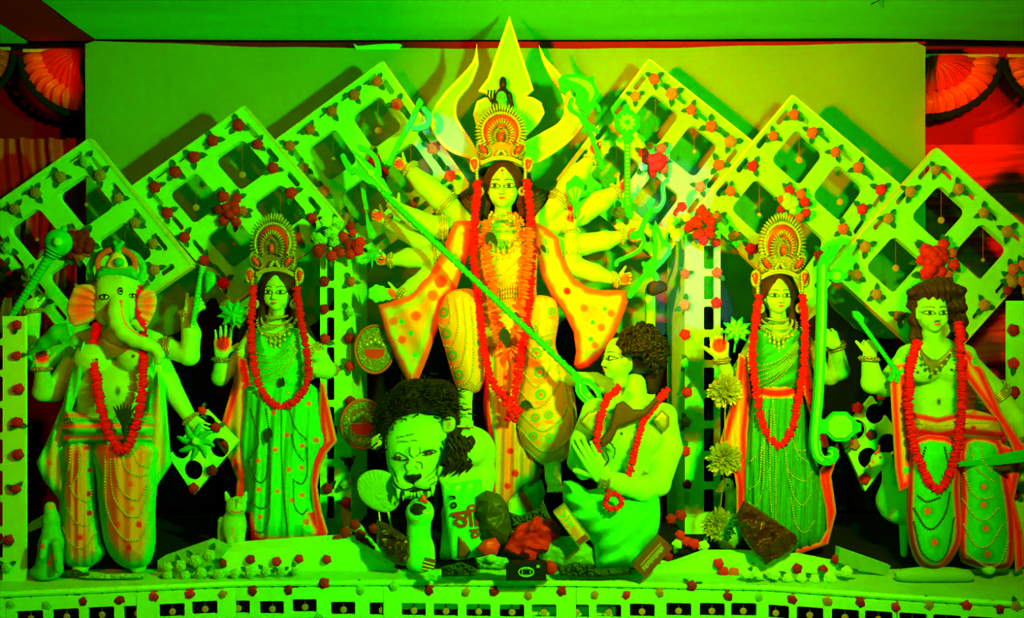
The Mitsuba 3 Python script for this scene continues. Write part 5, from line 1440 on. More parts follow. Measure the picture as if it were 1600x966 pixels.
for pts, sp in (([(132, 532), (120, 548), (108, 590), (98, 632), (70, 696), (56, 722), (66, 748), (90, 778), (98, 800), (106, 760), (100, 700), (110, 650), (126, 600), (136, 560)], [(78, 724, 4, ORG)]), ([(246, 580), (258, 600), (262, 650), (268, 725), (250, 752), (240, 770), (236, 740), (226, 690), (230, 630), (240, 590)], [(243, 712, 5, ORG)])):
    p = Puff(poly(pts), YG - .12, .025, .03, 14, 2.2, fold=lambda x, y: .008 * np.sin(x * .35 + y * .02))
    add('shawl_end', p.mesh, 'paint_cloth', ga, color=p.color(sc(sp)))
garland('dark red flower garland on the elephant headed statue', spline([(152, 508), (146, 545), (150, 590), (158, 635), (172, 680), (192, 706), (208, 680), (220, 630), (224, 580), (222, 520), (216, 450)], 10), -.86 + .25 * np.abs(np.linspace(-1, 1, 101)) ** 1.5, 16, seed=13)
lf = []
for q in range(7):
    a = math.radians(60 + q * 10)
    lf.append(tube(W(*spline([(196, 690), (194, 665), (194 + 34 * math.cos(a), 665 - 34 * math.sin(a))], 4).T, YG - .31), np.array([.004, .004, .005, .009, .012, .012, .010, .006, .002])[:9], 6, .4))
k = thing('leaf_sprig', 'dark leaf sprig tucked into the garland of the elephant headed statue', 'leaves')
add('leaf', cat_mesh(lf), 'leaf_dark', k, smooth=True, kind='stuff')

mc = thing('round_mace', 'green ribbed mace with round head raised at the left edge, over the elephant headed statue', 'mace')
yM = YG - .08
hp = W(91, 379, yM)
q0, q1 = W(14, 500, yM), W(80, 398, yM)
tt = np.linspace(0, 1, 70)
add('shaft', tube(q0 + tt[:, None] * (q1 - q0), (.015 + .008 * tt) * (1 + .09 * np.sin(tt * 120)), 10), 'weapon_green', mc, smooth=True)
add('head', ball(hp, np.array([21, 16, 21]) * K(yM), 3), 'weapon_green', mc, smooth=True)
add('boss', ball(W(90, 378, yM - .055), np.array([7, 4, 7]) * K(yM), 2), 'weapon_pale', mc, smooth=True)
add('collar', cat_mesh([ring(W(80 + q * 3, 399 - q * 4.5, yM), q1 - q0, (9 + q * 2.4) * K(yM), 2.2 * K(yM)) for q in range(3)]), 'weapon_green', mc, smooth=True)
add('knob', ball(W(100, 358, yM), 5 * K(yM), 2), 'weapon_green', mc, smooth=True)
gd = thing('small_hand_axe', 'green ribbed hand axe in the raised right hand of the elephant headed statue', 'axe')
tt = np.linspace(0, 1, 50)
add('shaft', tube(W(316, 418, YG - .11) + tt[:, None] * (W(301, 508, YG - .11) - W(316, 418, YG - .11)), .014 * (1 + .12 * np.sin(tt * 90)), 10), 'weapon_green', gd, smooth=True)
p = Puff(poly([(318, 430), (326, 424), (335, 428), (337, 440), (331, 450), (320, 458)], 3), YG - .11, .02, .02, 7, 1.8)
add('blade', p.mesh, 'weapon_green', gd, smooth=True)
cn = thing('leaf_conch', 'green pointed conch held in the lower left hand of the elephant headed statue', 'shell')
s = Sdf(YG - .22, .005)
s.chain([(48, 552, 0, 3), (70, 536, 0, 10), (92, 522, 0, 15), (104, 516, 0, 11), (110, 512, 0, 5)], 4)
for q in range(4):
    s.chain([(88 + q * 6, 512 - q, -.02, 4), (98 + q * 4, 536 - q * 4, -.03, 3)], 2)
add('shell', s.mesh(), 'weapon_green', cn, smooth=True)
pw = thing('pinwheel_lotus', 'dark green pinwheel lotus beside the lowered right hand of the elephant headed statue', 'flower')
for q in range(8):
    a = q * math.pi / 4 + .2
    ca, sa_ = math.cos(a), math.sin(a)
    rot = lambda u, v_: (306 + u * ca - v_ * sa_, 690 + u * sa_ + v_ * ca)
    p = Puff(poly([rot(3, -4), rot(14, -8), rot(27, -3), rot(31, 3), rot(22, 3), rot(12, 3), rot(3, 4)], 2), YG - .16 - (q % 2) * .01, .01, .012, 4, 2)
    add('petal', p.mesh, 'weapon_green', pw, smooth=True)
add('centre', ball(W(306, 690, YG - .19), .018, 2), 'weapon_pale', pw, smooth=True)

# ---------------------------------------------------------------- the youth statue at the right end
YK = -.63
ka = thing('youth_statue', 'bare-chested youth statue with long dark hair and green dhoti at the right end', 'statue')
b = Sdf(YK, .006)
b.chain([(1454, 506, -.035, 12), (1456, 522, -.03, 13), (1461, 544, .0, 16)], 5)
b.chain([(1420, 556, .02, 18), (1464, 546, .02, 20), (1506, 556, .02, 18)], 8)
b.ell(1465, 580, .01, 48, 34, 38, 10); b.ell(1442, 578, -.08, 27, 14, 20, 6); b.ell(1490, 576, -.08, 27, 14, 20, 6)
b.ell(1465, 625, .0, 41, 30, 42, 12); b.ell(1466, 664, .0, 46, 32, 30, 12)
b.chain([(1416, 560, .02, 16), (1382, 604, -.02, 16), (1364, 598, -.06, 17), (1358, 560, -.1, 11)], 4)
b.chain([(1506, 560, .02, 16), (1545, 606, .0, 19), (1584, 656, -.04, 18), (1606, 690, -.06, 11)], 4)
hands = [(1358, 557, 76, -.11, 1.0, -1, -1, 40), (1607, 692, -55, -.07, .3, 1, -1, 38)]
for x, y, an, dy, cu, th, fr, L in hands:
    b.hand(x, y, an, L, dy, cu, th, fr, spread=.15)
b.chain([(1455, 670, 0, 20), (1455, 870, -.05, 14), (1450, 888, -.14, 10)]); b.chain([(1490, 670, 0, 20), (1540, 872, -.05, 14), (1544, 888, -.14, 10)])
bv, bf = b.mesh()
px, py = plan(bv, YK)
c = np.tile(SKIN, (len(bv), 1))
f_ = (bv[:, 1] < YK)[:, None]
for x, y in ((1434, 582), (1487, 578)):
    c = np.where(f_, spot(c, px, py, x, y, 2.6, DARK), c)
c = np.where(f_, spot(c, px, py, 1467, 628, 3, DGRN * .6, .8, ry=5), c)
add('body', (bv, bf), 'paint', ka, color=c)
hs = Sdf(YK, .0055)
hs.ell(1462, 472, .05, 35, 34, 32, 4); hs.ell(1464, 452, .03, 33, 28, 16, 8); hs.ell(1490, 470, .02, 13, 18, 24, 8); hs.ell(1434, 468, .03, 12, 18, 22, 8)
hs.chain([(1496, 480, .04, 12), (1496, 510, .04, 12), (1496, 548, .04, 10)], 5); hs.chain([(1433, 478, -.01, 9), (1431, 515, .0, 8), (1432, 552, .0, 7)], 5)
for q in range(26):
    a = rng.uniform(.1, math.pi - .1)
    hs.ell(1464 + 38 * math.cos(a), 474 - 34 * math.sin(a) * rng.uniform(.5, 1), -.02 + rng.uniform(-.05, .06), 8, 8, 7, 3)
hs.ell(1462, 458, -.06, 28, 22, 16, 6)
hs.ell(1461, 502, -.14, 20, 34, 27, 3, None, -1)
hv, hf = hs.mesh()
hn = trimesh.Trimesh(hv, hf, process=False).vertex_normals
hv = hv + hn * (.016 * np.sin(hv[:, [2]] * 90 + 5 * mk_noise(hv * 12)[:, None]) * mk_noise(hv * 20)[:, None] + .008 * np.sin(hv[:, [0]] * 210 + hv[:, [2]] * 60))
add('hair', (hv, hf), 'paint', ka, color=np.outer(.6 + .9 * mk_noise(hv * [26, 26, 18]), [.045, .013, .003]))
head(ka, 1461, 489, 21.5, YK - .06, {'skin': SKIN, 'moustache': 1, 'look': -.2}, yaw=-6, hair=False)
cuffs(ka, 'bracelet', [(1358, 561, -.1, 85, 12, 9), (1599, 678, -.05, -52, 16, 8)], YK, 'gold_dull')
cuffs(ka, 'armlet', [(1553, 615, -.01, -50, 22, 16)], YK, 'gold')
nk = Puff(Polygon([(1437, 540), (1444, 552), (1456, 562), (1466, 562), (1478, 552), (1488, 538), (1492, 542), (1484, 560), (1476, 570), (1464, 580), (1456, 586), (1452, 578), (1444, 568), (1438, 555)]), YK - .135, .01, .014, 6, 1.7)
add('necklace', nk.mesh, 'gold_dull', ka, smooth=True)
add('necklace_drop', balls([W(x, y, YK - .16) for x, y in ((1442, 566), (1448, 574), (1456, 584), (1464, 578), (1472, 572), (1480, 562), (1486, 552))], .008, 1), 'gold', ka, smooth=True, kind='stuff')
kc = lambda sp: dots(lambda x, y, d: ramp(d, [(0, YEL), (3, ORG), (5, RED), (8.5, RED), (11, ORG * [1, 3, 1]), (13, GRN), (40, GRN)]), [q for x, y, r in sp for q in ((x, y, r * 1.9, GRN * .5, .9), (x, y, r, ORG))])
k2 = Puff(poly([(1502, 686), (1562, 686), (1574, 740), (1584, 800), (1586, 850), (1580, 886), (1550, 892), (1515, 884), (1498, 866), (1500, 780)], 3), YK - .05, .06, .15, 40, 2.2)
add('dhoti_leg', k2.mesh, 'paint_cloth', ka, color=k2.color(kc([(1537, 761, 4), (1537, 789, 4.5), (1540, 826, 4.5), (1543, 866, 5)])))
k1 = Puff(poly([(1428, 684), (1500, 690), (1500, 760), (1504, 830), (1496, 862), (1474, 890), (1450, 892), (1430, 876), (1418, 836), (1416, 770)], 3), YK - .08, .06, .16, 40, 2.2)
add('dhoti_leg', k1.mesh, 'paint_cloth', ka, color=k1.color(kc([(1449, 799, 5), (1460, 848, 5)])))
for pf, pth in ((k1, [(1434, 775), (1448, 784), (1468, 778)]), (k1, [(1428, 795), (1446, 824), (1462, 824), (1478, 800), (1484, 770)]), (k1, [(1428, 816), (1440, 862), (1462, 878), (1480, 862), (1490, 810)]), (k1, [(1446, 700), (1440, 720), (1436, 730)]), (k1, [(1476, 700), (1482, 730), (1478, 750)]),
                (k2, [(1506, 740), (1520, 772), (1538, 780), (1552, 776)]), (k2, [(1504, 780), (1524, 808), (1542, 812), (1560, 795)]), (k2, [(1506, 820), (1524, 852), (1546, 852), (1566, 822)]), (k2, [(1512, 866), (1540, 884), (1562, 880), (1576, 846)]), (k2, [(1516, 694), (1524, 730), (1552, 752)]), (k2, [(1532, 694), (1536, 720), (1550, 736)])):
    add('bead_string', beads(pf, spline(pth, 8), 2.0, 4.3), 'bead_dark' if pf is k1 else 'gold_bead', ka, smooth=True, kind='stuff')
ws = Puff(poly([(1428, 644), (1466, 652), (1500, 642), (1520, 640), (1560, 650), (1568, 680), (1560, 690), (1500, 690), (1450, 682), (1424, 688)]), YK - .06, .05, .15, 28, 2)
add('waist_sash', ws.mesh, 'paint_cloth', ka, color=ws.color(dots(lambda x, y, d: ramp(y - np.interp(x, [1428, 1466, 1500, 1560], [644, 652, 644, 650]), [(0, YEL), (3, RED), (8, RED), (11, YEL), (22, YEL), (26, RED), (33, RED), (36, YEL)]), [(1521, 669, 4, RED), (1522, 644, 4, ORG)])))
add('bead_string', beads(ws, spline([(1430, 660), (1466, 666), (1510, 662), (1545, 661)], 10), 2.0, 4.2), 'gold_bead', ka, smooth=True, kind='stuff')
drape(ka, [(1389, 576), (1396, 570), (1416, 566), (1420, 640), (1428, 700), (1428, 758), (1404, 771), (1398, 735), (1393, 650)], YK - .14, .02, 9, [(1407, 580, 6, GRN), (1404, 576, 3, ORG), (1416, 735, 6, GRN)], mid=PALE)
drape(ka, [(1492, 545), (1512, 546), (1537, 578), (1552, 612), (1566, 645), (1592, 684), (1603, 700), (1600, 732), (1586, 715), (1576, 690), (1562, 664), (1530, 622), (1506, 590)], YK - .13, .02, 9, [(1525, 565, 7, GRN), (1529, 565, 3.5, ORG)], mid=PALE)
drape(ka, [(1558, 692), (1584, 700), (1602, 690), (1594, 740), (1585, 780), (1598, 830), (1602, 884), (1586, 898), (1584, 850), (1574, 780), (1566, 730)], YK - .10, .02, 9)
garland('red flower garland on the youth statue', spline([(1434, 534), (1423, 570), (1420, 620), (1425, 680), (1440, 730), (1464, 766), (1484, 738), (1496, 690), (1503, 630), (1502, 570), (1498, 506)], 10), -.90 + .13 * np.linspace(-1, 1, 101) ** 2, 16, seed=14)
ar = thing('arrow', 'green arrow with leaf shaped point in the raised hand of the youth statue', 'arrow')
add('shaft', tube(W([1340, 1404], [497, 585], YK - .17), .011, 8), 'weapon_green', ar, smooth=True)
add('point', extr(poly([(1333, 486), (1342, 487), (1350, 496), (1349, 506), (1342, 503), (1335, 496)]), YK - .18, .02), 'weapon_green', ar)
add('nock', extr(unary_union([st([(1398, 576), (1404, 586), (1402, 596)], 3), st([(1398, 576), (1396, 588), (1392, 594)], 3)]), YK - .18, .02), 'weapon_green', ar)
# ---------------------------------------------------------------- the kneeling demon
YM_ = -.55
de = thing('demon_statue', 'kneeling curly-haired man statue in green dhoti with joined hands, right of the lion', 'statue')
b = Sdf(YM_, .0055)
b.chain([(992, 600, .02, 17), (994, 640, .02, 20)])
b.chain([(930, 642, .0, 20), (985, 648, .03, 26), (1038, 650, .03, 20)], 10)
b.ell(985, 690, .02, 54, 40, 46, 12); b.ell(957, 680, -.07, 27, 14, 22, 8); b.ell(1008, 684, -.07, 27, 14, 22, 8)
b.ell(978, 745, .03, 44, 34, 44, 14)
b.chain([(1036, 652, .02, 21), (1044, 700, -.01, 22), (1028, 756, -.06, 19), (1004, 764, -.12, 18), (968, 756, -.20, 15), (945, 747, -.24, 12)], 4)
b.chain([(926, 646, .0, 18), (905, 690, -.04, 14), (900, 722, -.1, 13), (912, 738, -.16, 12)], 4)
b.chain([(990, 645, .04, 18), (966, 612, .12, 15), (930, 596, .14, 14), (894, 592, .14, 12)], 4)
hands = [(942, 745, 124, -.25, .08, -1, -1, 62), (915, 738, 102, -.19, .1, 1, 1, 52)]
for x, y, an, dy, cu, th, fr, L in hands:
    b.hand(x, y, an, L, dy, cu, th, fr, spread=.12, tw=25)
bv, bf = b.mesh()
px, py = plan(bv, YM_)
c = np.tile(SKIN, (len(bv), 1))
c = np.where((bv[:, 1] < YM_)[:, None], spot(c, px, py, 971, 678, 2.6, DARK), c)
for p0, p1 in (((952, 690), (958, 716)), ((946, 706), (944, 730))):
    t_ = cKDTree(resample(spline([p0, ((p0[0] + p1[0]) / 2 + 6, (p0[1] + p1[1]) / 2), p1], 8), .5)).query(np.stack([px, py], 1))[0]
    c = np.where(((t_ < 1.2) & (bv[:, 1] < YM_))[:, None], DARK * 3, c)
add('body', (bv, bf), 'paint', de, color=c)
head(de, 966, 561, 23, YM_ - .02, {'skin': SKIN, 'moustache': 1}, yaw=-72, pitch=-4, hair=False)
hr = np.random.default_rng(5)
cu = []
base = Sdf(YM_, .007)
base.ell(1002, 549, .02, 38, 36, 36, 6); base.chain([(1022, 570, .05, 18), (1018, 605, .05, 12)], 5); base.ell(990, 530, .02, 26, 30, 20, 6)
base.ell(955, 572, -.04, 22, 30, 34, 3, None, -1)
add('hair', base.mesh(), 'hair_brown', de, smooth=True)
for q in range(230):
    a, e = hr.uniform(-1.0, math.pi + .3), hr.uniform(0, 1) ** .6
    x, y = 1003 + 40 * e * math.cos(a), 549 - 42 * e * math.sin(a) * .95
    if x < 976 and y > 544:
        continue
    dy = .01 - .15 * math.sqrt(max(0, 1 - e * e)) + hr.uniform(-.015, .01)
    cu.append(ring(W(x, y, YM_ + dy), hr.normal(size=3), hr.uniform(4, 6.5) * K(YM_), hr.uniform(2.2, 3.2) * K(YM_), 10, 5))
add('curls', cat_mesh(cu), 'hair_brown', de, smooth=True, kind='stuff')
cuffs(de, 'bracelet', [(944, 748, -.23, -8, 13, 16)], YM_, 'gold_dull')
cuffs(de, 'armlet', [(1022, 750, -.05, 62, 20, 12)], YM_, 'gold_dull')
for nm, pts, y in (('shoulder_plate', [(905, 660), (918, 644), (934, 640), (946, 660), (948, 690), (936, 690), (920, 676)], -.115), ('shoulder_plate', [(1020, 656), (1034, 640), (1046, 650), (1046, 666), (1038, 676), (1028, 668)], -.12),
                   ('collar', [(962, 632), (974, 626), (990, 640), (1006, 640), (1024, 620), (1030, 626), (1012, 648), (988, 660), (966, 668), (956, 690), (940, 700), (936, 690), (952, 670)], -.15)):
    p = Puff(poly(pts), YM_ + y, .01, .014, 7, 1.9)
    add(nm, p.mesh, 'gold_dull' if nm != 'collar' else 'brown_dark', de, smooth=True)
dh = Puff(poly([(880, 752), (905, 756), (918, 766), (944, 762), (972, 776), (1008, 782), (1026, 766), (1032, 800), (1026, 838), (1004, 862), (992, 887), (936, 892), (928, 868), (926, 850), (908, 832), (884, 806)], 2), YM_ - .02, .10, .20, 44, 2.2,
          fold=lambda x, y: .012 * np.sin((np.hypot(x - 900, y - 740)) * .24) * (1 + .4 * np.sin(x * .1)))
add('dhoti', dh.mesh, 'paint_cloth', de, color=dh.color(lambda x, y, d: np.tile(GRN * [2.5, 1.15, 1], (len(x), 1))))
garland('red flower garland on the kneeling demon, left strand over the shoulder', spline([(968, 606), (948, 625), (938, 655), (932, 700), (940, 740), (950, 765)], 8), np.linspace(-.66, -.78, 41), 14, seed=21)
garland('red flower garland on the kneeling demon, right strand across the chest', spline([(1042, 610), (1028, 628), (1008, 652), (996, 690), (984, 736), (974, 768)], 8), np.linspace(-.62, -.76, 41), 14, seed=22)
garland('small red flower wreath on the green dhoti of the kneeling demon', [(958 + 13 * math.cos(a), 784 + 12 * math.sin(a)) for a in np.linspace(0, 2 * math.pi, 30)], -.865, 11, seed=23)

# ---------------------------------------------------------------- the lion
YI = -.34
li = thing('lion_statue', 'snarling pale lion statue with dark mane under the raised foot of the central goddess', 'statue')
b = Sdf(YI, .006)
b.ell(650, 690, .02, 49, 44, 44, 8); b.ell(646, 724, -.02, 40, 40, 38, 16)
b.ell(632, 752, -.13, 19, 18, 16, 6); b.ell(662, 750, -.13, 21, 18, 16, 6); b.ell(646, 730, -.12, 15, 16, 24, 8); b.ell(647, 743, -.2, 12, 8, 9, 4)
b.ell(650, 772, -.06, 24, 20, 9, 5)
b.ell(644, 707, -.13, 9, 7, 10, 4); b.ell(626, 706, -.10, 10, 8, 8, 4); b.ell(664, 700, -.11, 12, 8, 8, 4)
b.chain([(690, 680, .08, 34), (735, 706, .10, 38), (744, 744, .08, 30)], 10)
b.chain([(735, 704, .0, 26), (727, 688, -.0, 16)], 6)
b.chain([(716, 740, .0, 22), (706, 800, -.02, 15), (704, 850, -.04, 14), (700, 866, -.10, 13)], 6)
b.chain([(752, 742, .06, 22), (752, 800, .05, 15), (752, 852, .03, 14)], 6)
bv, bf = b.mesh()
px, py = plan(bv, YI)
c = np.tile(SKIN, (len(bv), 1))
f_ = (bv[:, 1] < YI - .03)[:, None] & (px < 698)[:, None]


def stroke(c, pts, w, col, m):
    d = cKDTree(resample(spline(pts, 8), .4)).query(np.stack([px, py], 1))[0]
    w_ = np.clip((w - d) / .8 + .5, 0, 1)[:, None] * m
    return c * (1 - w_) + np.asarray(col) * w_


for pts, w in (([(620, 684), (640, 680), (648, 677)], .8), ([(620, 691), (636, 690), (652, 688)], .8), ([(616, 712), (622, 708), (634, 714), (638, 718)], 1.2), ([(612, 716), (624, 720), (638, 719)], 1.6), ([(658, 709), (668, 704), (680, 704)], 1.2), ([(660, 712), (668, 712), (682, 706)], 1.2),
               ([(636, 738), (632, 728), (638, 722)], 1.2), ([(650, 722), (658, 724), (660, 732)], 1.2), ([(648, 728), (654, 734)], 1), ([(640, 700), (640, 710), (646, 716)], 1.2), ([(656, 700), (656, 708), (650, 714)], 1.2),
               ([(646, 756), (646, 762), (630, 766), (618, 758), (612, 746)], 1.3), ([(646, 762), (668, 766), (684, 756), (692, 740)], 1.3), ([(668, 752), (682, 742), (692, 728)], .9), ([(672, 758), (684, 752)], .9), ([(664, 748), (678, 736), (686, 722)], .8), ([(622, 754), (616, 740)], .9), ([(620, 746), (612, 730)], .8)):
    c = stroke(c, pts, w, DARK * 1.5, f_)
for ex, ey, rx, ry in ((620, 716, 8, 3.4), (669, 708, 8, 4)):
    c = np.where(f_, spot(c, px, py, ex, ey, rx, DARK * 2, .3, ry=ry), c)
    c = np.where(f_, spot(c, px, py, ex + 1, ey, rx * .28, np.array([.25, .08, .01]), .3, ry=ry * .5), c)
nose = poly([(632, 743), (658, 740), (659, 747), (650, 752), (645, 757), (638, 751), (632, 749)])
ins = shapely.contains_xy(nose, px, py)[:, None] & f_
c = np.where(ins, DARK, c)
add('body', (bv, bf), 'paint', li, color=c)
for x, y, r in ((701, 664, 1), (588, 690, .9)):
    p = Puff(poly([(x - 10 * r, y + 10), (x - 9 * r, y - 8), (x + 2, y - 13), (x + 10 * r, y - 8), (x + 9 * r, y + 6), (x, y + 13)], 4), YI - .02, .02, .02, 8, 2)
    add('ear', p.mesh, 'paint', li, color=p.color(lambda a, e, d: ramp(d, [(0, SKIN), (4, SKIN * [1.3, .8, 1]), (9, YEL * .6)])))
p = Puff(poly([(686, 726), (700, 740), (700, 756), (688, 756), (682, 744)], 3), YI - .06, .02, .02, 6, 2)
add('cheek_ruff', p.mesh, 'paint', li, color=p.color(F_(SKIN)))
teeth = []
for x, y, h_, w_ in ((634, 770, 8, 3), (638, 771, 6, 2), (643, 772, 6, 2), (648, 772, 6, 2), (653, 771, 6, 2), (658, 770, 9, 3), (676, 762, 14, 4), (622, 766, 14, 4), (630, 778, 5, 2), (664, 774, 6, 2)):
    a, e = W(x, y - 2, YI - .17), W(x, y + h_, YI - .16)
    teeth.append(tube(np.array([a, (a + e) / 2, e]), np.array([w_, w_ * .7, .3]) * K(YI), 7))
add('tooth', cat_mesh(teeth), 'paint_white' if False else 'rose_white', li, smooth=True, kind='stuff')
p = Puff(poly([(652, 786), (655, 778), (662, 774), (667, 784), (668, 790), (658, 792)], 3), YI - .16, .02, .02, 6, 1.8)
add('tongue', p.mesh, 'jewel_red', li, smooth=True)
mr = np.random.default_rng(8)
mane = Sdf(YI, .008)
mane.chain([(596, 690, .05, 15), (604, 650, .05, 20), (640, 622, .06, 28), (686, 620, .06, 26), (699, 640, .06, 15), (712, 690, .0, 16), (716, 712, -.01, 18), (716, 732, -.02, 14)], 8)
mane.ell(668, 612, .08, 44, 24, 18, 8)
add('mane', mane.mesh(), 'hair_brown', li, smooth=True)
tf = []
for q in range(760):
    t = mr.uniform(0, .9)
    cx_, cy_ = np.interp(t, [0, .2, .45, .7, 1], [600, 604, 645, 690, 712]), np.interp(t, [0, .2, .45, .7, 1], [690, 648, 618, 614, 655])
    a = math.atan2(650 - cy_ - 30, cx_ - 650) + mr.uniform(-.35, .35)
    ln = mr.uniform(9, 17)
    o = np.array([cx_ + mr.normal() * 11, cy_ + mr.normal() * 11])
    e = o + ln * np.array([math.cos(a), -math.sin(a)])
    y_ = YI - .02 + mr.uniform(-.06, .08)
    P_ = W(*spline([o, (o + e) / 2 + mr.normal(size=2) * 3, e], 4).T, y_)
    tf.append(tube(P_, np.linspace(1, .1, len(P_)) * mr.uniform(.9, 1.7) * K(YI), 4))
for q in range(90):
    x, y = mr.uniform(698, 736), mr.uniform(678, 718)
    P_ = W(*spline([(x, y), (x + 6, y + 10), (x - 2, y + 22), (x - 10 + mr.uniform(-4, 4), y + 30)], 4).T, YI - .10 + .0018 * (x - 700) - mr.uniform(0, .03))
    tf.append(tube(P_, np.linspace(1, .15, len(P_)) * 3.2 * K(YI), 6))
add('fur_tuft', cat_mesh(tf), 'hair_brown', li, smooth=True, kind='stuff')

# ---------------------------------------------------------------- the small animals
YO = -.38
ow = thing('owl_figure', 'small pale owl figure with round painted eyes at the feet of the left goddess', 'figurine')
b = Sdf(YO, .005)
b.ell(366, 822, 0, 19, 16, 30, 6); b.ell(369, 792, -.02, 16, 13, 16, 5); b.chain([(356, 780, -.01, 5), (353, 770, -.01, 2.5)], 4); b.chain([(382, 780, -.01, 5), (384, 770, -.01, 2.5)], 4)
b.chain([(362, 840, -.02, 9), (363, 869, -.03, 7)]); b.chain([(374, 840, -.02, 9), (374, 869, -.03, 7)]); b.chain([(348, 815, .01, 8), (346, 866, .04, 8)], 4)
bv, bf = b.mesh(); px, py = plan(bv, YO); f_ = (bv[:, 1] < YO - .02)[:, None]
c = np.tile([.10, .55, .03], (len(bv), 1)); c = c * (.8 + .35 * mk_noise(bv * 60))[:, None]
for x in (363.5, 375.5):
    for r, col in ((4.2, DARK), (3.1, PALE * 1.3), (1.7, DARK)):
        c = np.where(f_, spot(c, px, py, x, 782, r, col, .3), c)
for pts, w, col in (([(369, 781), (369.5, 787), (369, 793)], .9, DARK), ([(360, 799), (369, 801), (380, 799)], 1.1, RED), ([(364, 825), (365, 845)], .8, ORG)):
    c = stroke(c, pts, w, col, f_)
add('body', (bv, bf), 'paint', ow, color=c)
YR = -.78
mo = thing('mouse_figure', 'tall pale mouse figure beside the feet of the elephant headed statue', 'figurine')
b = Sdf(YR, .0055)
b.chain([(78, 792, 0, 8), (80, 812, 0, 11), (80, 850, .0, 17), (76, 890, .02, 20)], 6); b.ell(72, 892, .02, 24, 18, 12, 6)
b.chain([(66, 808, 0, 3), (66, 816, 0, 3)], 3); b.chain([(82, 846, -.01, 8), (88, 850, -.06, 6), (92, 890, -.06, 6)], 3); b.chain([(70, 848, -.07, 6), (66, 870, -.08, 5)], 3)
bv, bf = b.mesh(); px, py = plan(bv, YR)
c = np.tile([.03, .5, .03], (len(bv), 1)) * (.75 + .4 * mk_noise(bv * 30))[:, None]
for x, y, r, col in ((76, 880, 4, ORG), (80, 792, 5, YEL), (66, 854, 4, ORG), (82, 870, 3, ORG)):
    c = spot(c, px, py, x, y, r, col * .8, .8)
add('body', (bv, bf), 'paint', mo, color=c)
YW = -.22
sw = thing('swan_figure', 'small white swan figure behind the gold rosettes, right of the right column', 'figurine')
b = Sdf(YW, .005)
b.chain([(1126, 763, -.02, 6), (1136, 758, 0, 10), (1143, 770, .02, 9), (1143, 800, .03, 11), (1138, 830, .02, 20)], 4); b.ell(1136, 834, .03, 24, 20, 22, 6); b.chain([(1128, 763, -.02, 5), (1120, 768, -.03, 2.5)], 2); b.chain([(1136, 845, 0, 12), (1136, 858, 0, 13)])
bv, bf = b.mesh(); px, py = plan(bv, YW)
c = np.tile(SKIN, (len(bv), 1)); c = np.where((bv[:, 1] < YW)[:, None], spot(c, px, py, 1137, 758, 2.2, DARK), c)
add('body', (bv, bf), 'paint', sw, color=c)
YP = -.5
pk = thing('peacock_figure', 'pale peacock figure with red crest standing behind the youth statue', 'figurine')
b = Sdf(YP, .006)
b.chain([(1362, 726, -.03, 4), (1372, 718, -.01, 10), (1384, 718, 0, 10), (1390, 740, .01, 10), (1392, 770, .02, 16), (1404, 790, .03, 28)], 5)
b.ell(1410, 784, .04, 40, 34, 32, 8); b.chain([(1420, 790, .05, 28), (1470, 770, .12, 18)], 6); b.chain([(1366, 724, -.02, 5), (1354, 731, -.04, 2.2)], 2)
b.chain([(1412, 800, .02, 8), (1412, 866, .02, 5)]); b.chain([(1428, 800, .06, 8), (1430, 866, .06, 5)])
bv, bf = b.mesh(); px, py = plan(bv, YP); c = np.tile(SKIN, (len(bv), 1))
for x, y, r, col in ((1375, 715, 3, ORG), (1375, 715, 1.6, DARK), (1364, 722, 3, ORG), (1358, 729, 3.5, ORG * .5)):
    c = np.where((bv[:, 1] < YP)[:, None], spot(c, px, py, x, y, r, col), c)
add('body', (bv, bf), 'paint', pk, color=c)
add('crest', tube(W(*spline([(1367, 710), (1373, 704), (1374, 695)], 5).T, YP - .02), np.linspace(1, .6, 11) * .009, 7), 'jewel_red', pk, smooth=True)
lg = thing('log_perch', 'pale rounded log lying on the stage before the youth statue', 'log')
zl = lambda y, r: float(CY + (ZC - ZS - r * K(y)) / K(y))
y_ = -.8
add('log', tube(W([1400, 1412, 1440, 1490, 1514, 1522], zl(y_, 12) + np.array([2, 1, 0, 0, 2, 4]), y_), np.array([6, 10, 12, 11.5, 9, 3]) * K(y_), 14), 'rose_green', lg, smooth=True)
YB = -.62
bu_ = thing('bird_figure', 'white round figure with dark eye patch and red tip, below the jaw of the lion', 'figurine')
b = Sdf(YB, .005)
b.chain([(656, 800, 0, 21), (654, 830, 0, 17), (656, 860, .0, 22), (656, 872, .0, 24)], 6); b.ell(656, 802, -.02, 22, 20, 20, 4)
bv, bf = b.mesh(); px, py = plan(bv, YB); f_ = (bv[:, 1] < YB)[:, None]
c = np.where((np.abs(px - 658) < 15)[:, None], np.array([.05, .8, .04]), np.array([.16, .66, .03])) * np.ones((len(bv), 1))
pt_ = poly([(640, 794), (648, 786), (660, 788), (667, 794), (662, 798), (660, 804), (650, 806), (642, 802)], 3)
c = np.where(shapely.contains_xy(pt_, px, py)[:, None] & f_, DARK, c)
for pts, w, col in (([(640, 788), (652, 783), (666, 788)], .8, DARK), ([(664, 800), (668, 803), (672, 800)], .7, ORG), ([(644, 812), (648, 815), (654, 814)], .7, ORG)):
    c = stroke(c, pts, w, col, f_)
add('body', (bv, bf), 'paint', bu_, color=c)
p = Puff(poly([(652, 786), (658, 774), (664, 774), (669, 788), (660, 787)], 2), YB - .02, .03, .015, 5, 1.6)
add('red_tip', p.mesh, 'jewel_red', bu_, smooth=True)
